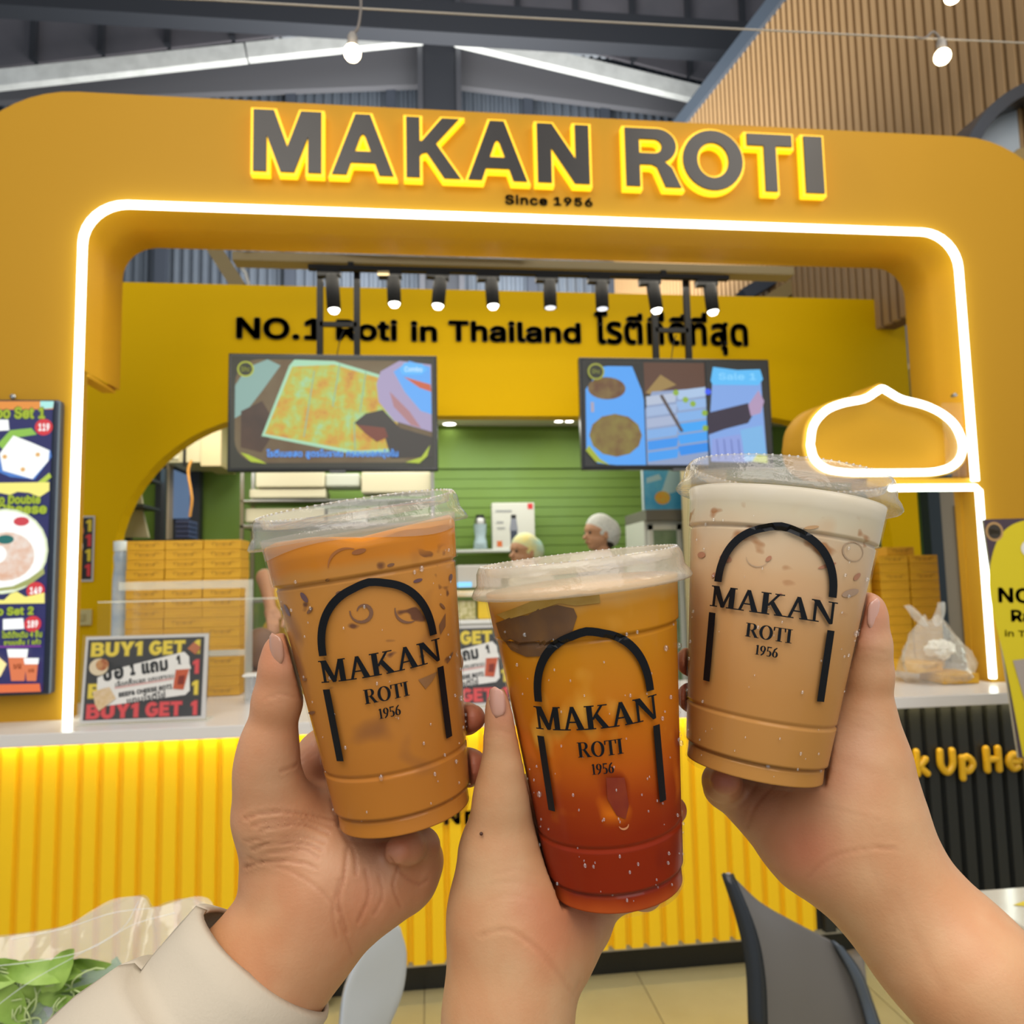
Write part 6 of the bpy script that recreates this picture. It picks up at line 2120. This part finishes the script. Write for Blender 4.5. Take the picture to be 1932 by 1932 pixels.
dk = soft('tea_curl_dark', '7A5236')
on_cup(cup1, zs1, [
    (curl(-.0045, .1035, .0052, .0022, 165, 520, .0016), dk, 'ice_edge'),
    (curl(.0150, .1010, .0062, .0060, 165, 285, .0012), dk, 'ice_edge'),
    ([ell(-.0275, .1135, .0026, .0011, math.radians(-65))], soft('ice_spot_plum', '64454A'), 'ice_spot'),
    ([ell(-.0365, .1085, .0029, .0009, math.radians(-72))], soft('ice_spot_plum', '64454A'), 'ice_spot'),
    ([ell(.0205, .1125, .0021, .0008, math.radians(5))], soft('ice_spot_plum', '64454A'), 'ice_spot'),
    ([ell(-.0260, .1075, .0019, .0007, math.radians(40))], dk, 'ice_spot'),
    ([ell(-.0165, .1195, .0009, .0006, 0)], dk, 'ice_spot'),
    ([ell(-.0130, .1135, .0012, .0005, .3)], dk, 'ice_spot'),
    ([ell(.0100, .1215, .0016, .0007, .1)], dk, 'ice_spot'),
    ([ell(.0365, .1105, .0016, .0010, 1.2)], soft('ice_spot_plum', '64454A'), 'ice_spot'),
    ([ell(.0300, .0985, .0020, .0006, -1.0)], dk, 'ice_spot'),
    ([[(.0270, .0905), (.0310, .0950), (.0300, .0890), (.0270, .0860)]], dk, 'ice_spot'),
    ([[(.0140, .0690), (.0230, .0700), (.0200, .0665), (.0165, .0640)]], soft('tea_curl_mid', '8F6238'), 'ice_spot'),
    ([ell(-.0340, .0760, .0012, .0006, .3)], dk, 'ice_spot'),
    ([ell(-.0335, .0600, .0022, .0007, .5)], dk, 'ice_spot'),
    ([ell(.0300, .0740, .0028, .0006, .8)], dk, 'ice_spot'),
    (curl(-.0080, .1235, .0085, .0075, 60, 170, .0012), soft('foam_fold', 'A8662A'), 'foam_fold'),
    ([ell(-.0020, .1295, .0030, .0011, .1)], soft('foam_fold_dark', '9A5C28'), 'foam_fold'),
])
on_cup(cup2, zs2, [
    ([[(-.0395, .1270), (-.0320, .1300), (-.0235, .1310), (-.0185, .1335), (-.0105, .1345), (-.0040, .1325), (-.0030, .1290), (-.0060, .1225), (-.0120, .1165), (-.0190, .1135), (-.0265, .1130), (-.0335, .1155), (-.0380, .1210)]], mat('dark_fruit', '5A3C22', 0.5, noise=(90, '6E4A22')), 'fruit_slice'),
    ([[(-.0385, .1310), (-.0200, .1372), (-.0010, .1382), (.0070, .1370), (.0070, .1335), (-.0030, .1335), (-.0100, .1352), (-.0230, .1318), (-.0340, .1290)]], mat('fruit_pulp', 'A9832E', 0.5, noise=(80, 'BC9A4C')), 'fruit_slice'),
    ([[(.0010, .0610), (.0085, .0600), (.0090, .0480), (.0070, .0425), (.0035, .0445), (.0005, .0520)]], mat('syrup_drip', '7A1E0C', 0.3, noise=(90, '8E3410')), 'syrup_drip'),
    (curl(.0060, .0405, .0022, .0020, 200, 350, .0009), mat('drip_light', 'D08A5A', 0.3), 'syrup_drip'),
], eps=-.00045)
sp = soft('ice_spot_rose', 'AD7658')
on_cup(cup3, zs3, [
    ([ell(-.0330, .0975, .0020, .0015, 0)], sp, 'ice_spot'), ([ell(-.0215, .0965, .0028, .0017, -.2)], sp, 'ice_spot'), ([ell(-.0035, .0985, .0016, .0009, 1.0)], sp, 'ice_spot'),
    ([ell(.0120, .1150, .0030, .0008, .3)], soft('ice_spot_sand', 'BC9468'), 'ice_spot'), ([ell(.0200, .0990, .0040, .0008, .5)], sp, 'ice_spot'), ([ell(.0165, .1075, .0026, .0009, -.5)], soft('ice_spot_sand', 'BC9468'), 'ice_spot'),
    ([ell(.0330, .0965, .0022, .0010, 1.0)], sp, 'ice_spot'), ([ell(.0310, .0885, .0040, .0016, .5)], soft('ice_spot_grey', 'A88A72'), 'ice_spot'),
    (curl(.0300, .1075, .0044, .0044, 0, 360, .0007), soft('ice_ring', 'AF9478'), 'ice_edge'), (curl(-.0080, .0990, .0048, .0048, 190, 330, .0005), soft('ice_ring', 'AF9478'), 'ice_edge'),
    ([ell(.0030, .0830, .0006, .0006, 0)], sp, 'ice_spot'), ([ell(-.0260, .0880, .0014, .0008, 1.2)], sp, 'ice_spot'),
], dz=.006)

# ---------------------------------------------------------------- chairs, tables and bag near the camera
GREYP = mat('grey_plastic', '6A6663', 0.38)
GREYE = mat('grey_plastic_edge', '8E949E', 0.3)


def chair_shell(name, label, m, me_, ctrl, th, legs, group=None):
    """ctrl: rows of (px,py,Y) of the back from top to bottom"""
    top = at(*ctrl[0][len(ctrl[0]) // 2])
    e = empty(name, (top.x, top.y, 0), label, 'chair', group)
    rows = [[np.array(at(*p)) for p in r] for r in ctrl]
    fine = [bez([tuple(p) for p in r], 5) for r in rows]
    cols = list(zip(*fine))
    cols = [bez(list(c_), 5) for c_ in cols]
    P = [[Vector(cols[i][j]) for i in range(len(cols))] for j in range(len(cols[0]))]
    o = MB().grid(P).build('backrest', [m, me_], e)
    s = o.modifiers.new('t', 'SOLIDIFY')
    s.thickness = th
    s.offset = 0
    s.material_offset_rim = 1
    s.use_rim = True
    o.modifiers.new('b', 'BEVEL').width = th * 0.3
    # seat and legs, continuing the shell out of the frame
    low = P[-1]
    a, b = low[0], low[-1]
    d = (b - a).normalized()
    seatdir = legs['dir']
    Ps = []
    for j in range(9):
        t = j / 8
        z = low[0].z * (1 - min(1, t * 3)) + 0.45 * min(1, t * 3) if t < .34 else 0.45 - 0.01 * math.sin(t * 3)
        row = []
        for p in low:
            q = p + Vector(seatdir) * (0.42 * t)
            q.z = p.z + (0.45 - p.z) * min(1, t * 2.5)
            row.append(q)
        Ps.append(row)
    o = MB().grid(Ps).build('seat', m, e)
    s = o.modifiers.new('t', 'SOLIDIFY'); s.thickness = th; s.offset = 0
    c_ = (Ps[4][0] + Ps[4][-1]) / 2
    for i in (0.08, 0.92):
        for jrow in (3, 7):
            p = Ps[jrow][int(i * (len(low) - 1))]
            MB().tube([(p.x, p.y, p.z - .01), (p.x + (p.x - c_.x) * .2, p.y + (p.y - c_.y) * .2, 0.0)], 0.011, 8).build('leg', mat('chair_leg_metal', '9A9C9E', 0.3, 0.6), e)
    return e


gch = chair_shell('plastic_chair', 'grey plastic chair with curved back in front of the counter, lower right', GREYP, GREYE,
            [[(1369, 1645, 1.62), (1425, 1700, 1.66), (1500, 1742, 1.70), (1562, 1774, 1.74), (1585, 1795, 1.75)],
             [(1392, 1720, 1.60), (1450, 1760, 1.64), (1515, 1790, 1.69), (1580, 1820, 1.73), (1606, 1850, 1.74)],
             [(1412, 1820, 1.58), (1470, 1850, 1.62), (1530, 1880, 1.67), (1600, 1910, 1.71), (1630, 1930, 1.72)],
             [(1418, 1930, 1.56), (1480, 1970, 1.60), (1540, 2000, 1.65), (1610, 2030, 1.69), (1650, 2050, 1.70)]], 0.022, dict(dir=(0.45, 0.80, 0)))
chair_shell('plastic_chair', 'pale grey plastic chair with rounded back seen under the left hand', mat('white_chair_plastic', 'AEB1B2', 0.3), mat('white_chair_edge', 'B6BDC6', 0.25),
            [[(728, 1738, 1.72), (745, 1741, 1.72), (756, 1752, 1.72)],
             [(690, 1780, 1.70), (730, 1785, 1.71), (766, 1800, 1.72)],
             [(652, 1860, 1.67), (700, 1866, 1.69), (758, 1872, 1.71)],
             [(640, 1950, 1.64), (680, 1955, 1.66), (722, 1960, 1.69)],
             [(636, 2030, 1.62), (670, 2035, 1.64), (700, 2040, 1.66)]], 0.016, dict(dir=(-0.5, 0.7, 0)))

for L_, R_, mm in (([(1366, 1646, 1.60), (1392, 1735, 1.58), (1408, 1820, 1.56), (1414, 1940, 1.54)], [(1374, 1650, 1.60), (1420, 1752, 1.57), (1438, 1840, 1.55), (1444, 1945, 1.53)], mat('chair_side_shade', '22262B', 0.3)),  # dark strip paints in the shadow on the backrest's left side
                   ([(1566, 1774, 1.725), (1600, 1832, 1.71), (1622, 1890, 1.70), (1640, 1960, 1.68)], [(1582, 1790, 1.735), (1618, 1838, 1.72), (1640, 1896, 1.71), (1662, 1960, 1.69)], mat('chair_side_blue', '4A525C', 0.3))):
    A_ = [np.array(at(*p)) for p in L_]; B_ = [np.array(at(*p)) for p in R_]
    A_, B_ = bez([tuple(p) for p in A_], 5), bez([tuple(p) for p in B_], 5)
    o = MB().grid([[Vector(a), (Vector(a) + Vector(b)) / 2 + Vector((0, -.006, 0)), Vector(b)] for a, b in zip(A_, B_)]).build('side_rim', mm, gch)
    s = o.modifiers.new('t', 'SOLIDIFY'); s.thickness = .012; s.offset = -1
tb = empty('white_table', (1.62, 1.45, 0), 'glossy white table corner at the lower right edge', 'table')
c0 = atz(1815, 1681, 0.75)
MB().cbox((c0.x, 0.98, 0.722), (c0.x + 0.75, c0.y, 0.75), 0.006).build('table_top', mat('table_gloss_white', 'C6C5BC', 0.12), tb)
q = atz(1938, 1706, 0.7505)
MB().add([(q.x - 0.035, q.y, 0.7512), (q.x + 0.12, q.y - 0.07, 0.7512), (q.x + 0.20, q.y + 0.02, 0.7512), (q.x + 0.02, q.y + 0.02, 0.7512)], [(0, 1, 2, 3)]).build('table_sticker', mat('sticker_yellow', 'D9C22E', 0.4), tb)
for x_, y_ in ((c0.x + .06, 1.04), (c0.x + .69, 1.04), (c0.x + .06, c0.y - .06), (c0.x + .69, c0.y - .06)):
    MB().cbox((x_ - .018, y_ - .018, 0), (x_ + .018, y_ + .018, .722), .003).build('leg', mat('table_leg_white', 'C9C9C6', 0.4), tb)

t2 = empty('side_table', (-0.55, 1.0, 0), 'table under the plastic bag of greens, hidden at lower left', 'table')
MB().cbox((-1.15, 0.70, 0.722), (-0.33, 1.30, 0.75), 0.006).build('table_top', mat('table_gloss_white', 'C6C5BC', 0.12), t2)
for x_, y_ in ((-1.09, .76), (-.39, .76), (-1.09, 1.24), (-.39, 1.24)):
    MB().cbox((x_ - .018, y_ - .018, 0), (x_ + .018, y_ + .018, .722), .003).build('leg', mat('table_leg_white', 'C9C9C6', 0.4), t2)

# bag of greens
gb = empty('greens_bag', (-0.52, 1.08, 0.751), 'translucent white plastic bag of leafy greens and noodles at lower left', 'bag')
GF = clear('greens_bag_film', haze=0.26, hcol=(0.82, 0.90, 0.97), gloss=1.4, rough=0.12, bump=(9, 0.7, 0.03))
YB = 1.12
sil = [(-120, 1800), (-60, 1772), (0, 1766), (70, 1757), (130, 1745), (170, 1722), (210, 1700), (258, 1690), (278, 1694), (292, 1712), (320, 1702), (356, 1694), (385, 1700), (404, 1718), (420, 1745)]
Pf = []
for i, (px, py) in enumerate(bez(sil, 4)):
    tp = at(px, py, YB)
    row = []
    for j in range(15):
        t = j / 14
        z = tp.z + (0.753 - tp.z) * t
        bulge = 0.13 * math.sin(math.pi * min(t * 0.62, .62)) + 0.007 * math.sin(i * .22 + t * 4) + 0.003 * math.sin(i * .5 - t * 3)
        row.append((tp.x + 0.002 * math.sin(5 * t + i * .3), YB - bulge, z))
    Pf.append(row)
Pb = []
for i, row in enumerate(Pf):
    Pb.append([(x, YB + (YB - y) * 0.6, z) for x, y, z in row])
MB().grid(Pf).grid(Pb).build('bag_film', GF, gb)
# long folds in the film
fd = MB()
for pts in ([(-20, 1824), (80, 1812), (170, 1790), (250, 1745), (330, 1722)], [(-20, 1908), (60, 1850), (150, 1800), (230, 1752), (262, 1700)], [(20, 1772), (120, 1752), (215, 1722), (300, 1712)]):
    P = [np.array(at(px, py, YB - 0.03 - 0.07 * (1 - k / 5))) for k, (px, py) in enumerate(pts)]
    fd.tube([Vector(p) for p in bez([tuple(p) for p in P], 6)], 0.0006, 5)
fd.build('film_fold', clear('film_fold_clear', haze=0.3, hcol=(0.95, 0.97, 0.98), gloss=1.5, rough=0.1), gb)
LEAF = mat('leaf_green', '7C9E3C', 0.5, noise=(30, '9DBB57'))
LEAF2 = mat('leaf_light', 'A3BE5E', 0.5, noise=(30, 'B9CE82'))
rl = random.Random(4)
for k_ in range(60):
    px, py = rl.uniform(-80, 290), rl.uniform(1830, 1990)
    if px > 200 and py < 1870:
        py += 30
    c_ = at(px, py, YB - 0.03 - rl.uniform(0, .045))
    a0 = rl.uniform(0, 6.28)
    L_, W_ = rl.uniform(.05, .10), rl.uniform(.025, .045)
    rows = []
    for i in range(7):
        t = i / 6
        w = W_ * math.sin(math.pi * (t * .92 + .04)) ** .7
        rows.append([(L_ * (t - .5), w * s_ * .5, .006 * math.sin(t * 5 + s_) + .004 * abs(s_)) for s_ in (-1, -.5, 0, .5, 1)])
    R_ = Matrix.Rotation(a0, 3, 'Y') @ Matrix.Rotation(rl.uniform(.9, 2.1), 3, 'X')
    mb = MB().grid([[c_ + R_ @ Vector(p) for p in r] for r in rows])
    o = mb.build('green_leaf', LEAF if k_ % 3 else LEAF2, origin=c_)
    tag(o, 'light green salad leaf inside the plastic bag at lower left', 'leaf', 'greens in the plastic bag')
ns = MB()
for k_ in range(38):
    px, py = rl.uniform(-60, 200), rl.uniform(1855, 1960)
    c_ = at(px, py, YB - .070)
    r_ = rl.uniform(.012, .03)
    a0 = rl.uniform(0, 6.28)
    ns.tube([c_ + Vector((r_ * math.cos(a0 + t), .004 * math.sin(3 * t + a0), r_ * .8 * math.sin(a0 + t))) for t in np.linspace(0, rl.uniform(2, 5), 12)], 0.0011, 5)
o = ns.build('noodle_strands', mat('sprout_pale', 'B5C487', 0.5), origin=at(60, 1900, YB))
tag(o, 'pale green sprout strands tangled in the plastic bag', 'sprouts', kind='stuff')


# ---------------------------------------------------------------- kitchen staff
def body(name, label, groups, mats_, h=0.006, org=(0, 0, 0)):
    """groups: {part: [(k,[prims])]}; first is the skin body"""
    out = None
    for part, g, m in groups:
        vol, lo = sdf_volume(g, h if part != 'body' else h * .8, pad=.01)
        V, F = surface_nets(vol, lo, h if part != 'body' else h * .8)
        me = bpy.data.meshes.new(part)
        me.from_pydata([tuple(v - np.array(org)) for v in V], [], [tuple(int(i) for i in f) for f in F])
        me.polygons.foreach_set('use_smooth', [True] * len(me.polygons))
        me.materials.append(m)
        o = bpy.data.objects.new(part, me)
        COL.objects.link(o)
        if out is None:
            o.name = name
            o.location = org
            tag(o, label, 'person', 'kitchen staff')
            out = o
        else:
            o.parent = out
    return out


def ch3(pts, k=.02):
    return [(np.array(pts[i][:3]), np.array(pts[i + 1][:3]), pts[i][3], pts[i + 1][3], k) for i in range(len(pts) - 1)]


def hand_prims(w, d, up, s=1.0):
    """small hand at wrist w pointing along d"""
    w, d, up = np.array(w), np.array(d, float), np.array(up, float)
    d /= np.linalg.norm(d); up /= np.linalg.norm(up)
    sd = np.cross(d, up)
    pr = [(w, w + d * .05, .024, .030, .01), (w + d * .05 - sd * .018, w + d * .08 - sd * .020, .018, .016, .01), (w + d * .05 + sd * .018, w + d * .08 + sd * .020, .018, .016, .01)]
    fg = []
    for i, (o_, L) in enumerate(((-.030, .062), (-.010, .074), (.010, .070), (.030, .055))):
        a = w + d * .085 + sd * o_
        b = a + d * L * .5 - up * .008
        c_ = b + d * L * .4 - up * .022
        fg.append((.006, [(a, b, .0092, .0085, .006), (b, c_, .0085, .007, .004)]))
    t0 = w + d * .03 - sd * .028
    fg.append((.010, [(t0, t0 + d * .03 - sd * .022, .012, .010, .006), (t0 + d * .03 - sd * .022, t0 + d * .058 - sd * .026, .010, .008, .004)]))
    return pr, fg


SKP = mat('skin_staff', 'B98A68', 0.5, sss=0.08)


def staff(name, label, X, Y, zt, face, shirt_m, apron_m, head_m, lean=0.0, arms=None, cap='net', hcol=None):
    """standing cook; zt = top of head, face = (dx,dy) looking direction"""
    fx, fy = face
    n = math.hypot(fx, fy); fx /= n; fy /= n
    rx, ry = fy, -fx
    P = lambda s, f, z: (X + rx * s + fx * f, Y + ry * s + fy * f, z)
    hz = zt - .125
    lf = lean
    head = [(.0, [(P(0, lf + .012, hz + .015), P(0, lf + .015, hz - .03), .095, .075, .03), (P(0, lf + .055, hz - .045), P(0, lf + .06, hz - .085), .045, .030, .03),
                  (P(0, lf - .03, hz + .02), P(0, lf - .02, hz - .01), .085, .07, .03)])]
    head = [(g[0], [(np.array(a), np.array(b), ra, rb, k) for a, b, ra, rb, k in g[1]]) for g in head]
    fine = [(np.array(P(0, lf + .098, hz - .010)), np.array(P(0, lf + .118, hz - .032)), .010, .014, .010),
            (np.array(P(-.018, lf + .092, hz - .062)), np.array(P(.018, lf + .092, hz - .062)), .010, .010, .008),
            (np.array(P(.080, lf + .0, hz - .005)), np.array(P(.084, lf - .004, hz - .035)), .018, .012, .006),
            (np.array(P(-.080, lf + .0, hz - .005)), np.array(P(-.084, lf - .004, hz - .035)), .018, .012, .006)]
    g = head + [(.008, fine)]
    g.append((.02, ch3([P(0, lf - .01, hz - .07) + (.052,), P(0, lf * .7 - .02, hz - .17) + (.055,), P(0, lf * .5, hz - .23) + (.07,)])))
    sh = hz - .22
    tors = ch3([P(-.14, lf * .5, sh) + (.06,), P(.14, lf * .5, sh) + (.06,)]) + ch3([P(0, lf * .4, sh - .05) + (.13,), P(0, 0, sh - .30) + (.125,), P(0, 0, sh - .48) + (.14,)], .05) + \
        ch3([P(-.07, lf * .3, sh - .08) + (.11,), P(-.06, 0, sh - .46) + (.11,)], .05) + ch3([P(.07, lf * .3, sh - .08) + (.11,), P(.06, 0, sh - .46) + (.11,)], .05)
    legs = ch3([P(-.085, 0, sh - .50) + (.10,), P(-.09, .01, .48) + (.065,), P(-.09, -.01, .09) + (.045,)], .03) + ch3([P(.085, 0, sh - .50) + (.10,), P(.09, .01, .48) + (.065,), P(.09, -.01, .09) + (.045,)], .03)
    g.append((.02, tors))
    g.append((.02, legs))
    g.append((.015, ch3([P(-.09, -.03, .045) + (.04,), P(-.095, .12, .035) + (.033,)]) + ch3([P(.09, -.03, .045) + (.04,), P(.095, .12, .035) + (.033,)])))
    sl = []
    if arms is None:
        arms = [((-.19, .02, sh - .27), (-.12, .22, sh - .30)), ((.19, .02, sh - .27), (.12, .22, sh - .32))]
        arms = [(P(*a), P(*b)) for a, b in arms]
    for s_, (el, wr) in zip((-1, 1), arms):
        so = P(s_ * .175, lf * .5, sh - .01)
        g.append((.02, ch3([so + (.052,), tuple(el) + (.040,)]) + ch3([tuple(el) + (.040,), tuple(wr) + (.026,)])))
        d = np.array(wr) - np.array(el)
        pr, fg = hand_prims(wr, d, (0, 0, 1))
        g.append((.01, pr))
        g += fg
        sl.append((so, el))
    shirt = [(.0, [(a, b, ra + .012, rb + .012, k) for a, b, ra, rb, k in tors])]
    for so, el in sl:
        m_ = tuple(np.array(so) * .35 + np.array(el) * .65)
        shirt.append((.03, ch3([so + (.068,), m_ + (.060,)])))
    trou = [(.0, [(a, b, ra + .010, rb + .012, k) for a, b, ra, rb, k in legs])]
    ap = [(.0, [(np.array(P(-.08, .055, sh - .12)), np.array(P(-.11, .065, sh - .75)), .10, .10, .05), (np.array(P(.08, .055, sh - .12)), np.array(P(.11, .065, sh - .75)), .10, .10, .05), (np.array(P(0, .06, sh - .10)), np.array(P(0, .075, sh - .75)), .11, .12, .05)])]
    parts = [('body', g, SKP), ('shirt', shirt, shirt_m), ('trousers', trou, mat('dark_trousers', '2A2C33', 0.7)), ('apron', ap, apron_m)]
    if cap == 'net':
        cp = [(.0, [(np.array(P(0, lf - .002, hz + .035)), np.array(P(0, lf - .045, hz + .01)), .100, .098, .03), (np.array(P(0, lf - .07, hz - .02)), np.array(P(0, lf - .075, hz - .035)), .070, .060, .03)])]
        hb = [(.0, [(np.array(P(0, lf - .03, hz - .01)), np.array(P(0, lf - .04, hz - .05)), .085, .068, .03)])]
        parts += [('hair', hb, HAIR), ('hairnet', cp, head_m)]
    o = body(name, label, parts, None, org=(X, Y, 0))
    for s_ in (-1, 1):
        q = Vector(P(s_ * .034, lf + .092, hz + .002)) - Vector((X, Y, 0))
        MB().ball(q, .011, 10).build('eye', mat('eye_dark', '1A1410', 0.2), o, local=True)
        MB().bar(q + Vector((0, 0, .020)) - Vector((rx, ry, 0)) * .016, q + Vector((0, 0, .022)) + Vector((rx, ry, 0)) * .016, .008, .004).build('eyebrow', HAIR, o, local=True)
    mo = Vector(P(0, lf + .100, hz - .062)) - Vector((X, Y, 0))
    MB().ball(mo, .018, 10, sc=(1, 1, .28)).build('lips', mat('lips_rose', 'A0604E', 0.5), o, local=True)
    return o


NET = mat('hairnet_white', 'D9DAD4', 0.8, noise=(60, 'C4C8C2'), bump=(160, 0.6, 0.004))
q = at(1132, 1003, 4.95)
staff('person', 'person in a white hairnet looking down to the left behind the middle cup', q.x, 4.95, q.z + .115, (-1, -.25), mat('shirt_grey', '8C8C88', 0.8), mat('apron_black', '1E1E20', 0.7), NET)
q = at(1012, 1030, 5.25)
staff('person', 'person in a pastel yellow and blue head cover bending low behind the fruit tea cup', q.x, 5.25, q.z + .085, (-1, -.5), mat('shirt_cream', 'C9BFA0', 0.8), mat('apron_black', '1E1E20', 0.7),
      mat('cap_pastel', 'E2D58A', 0.7, noise=(7, '9CC9C4')), lean=.10)
q = at(548, 1120, 3.95)
hL, hR = at(492, 1158, 3.72), at(508, 1176, 3.66)
staff('person', 'person in a yellow shirt and black apron working behind the left cup', q.x, 3.98, 1.60, (-.8, -.6), mat('shirt_yellow', 'D9B41A', 0.7), mat('apron_black', '1E1E20', 0.7), mat('cap_black', '1C1C1E', 0.7),
      arms=[(tuple(at(500, 1090, 3.9)), tuple(hL + Vector((.03, .06, .04)))), (tuple(at(560, 1170, 3.85)), tuple(hR + Vector((.10, .06, .01))))])
q = at(490, 1225, 3.6)
e = empty('brown_sack', (q.x, 3.6, 1.0105), 'round brown dough bag held over the counter left of the milk tea cup', 'bag')
MB().ball((q.x, 3.62, 1.0105 + (q.z - 1.0105) + .0), .095, 18, sc=(.85, .5, 1.05)).build('bag_body', mat('brown_bag', '6E5240', 0.6, noise=(8, '7C5E48')), e)
MB().tube([(q.x, 3.62, q.z - .095), (q.x, 3.62, 1.011)], [.05, .07], 12).build('bag_base', mat('brown_bag', '6E5240', 0.6), e)
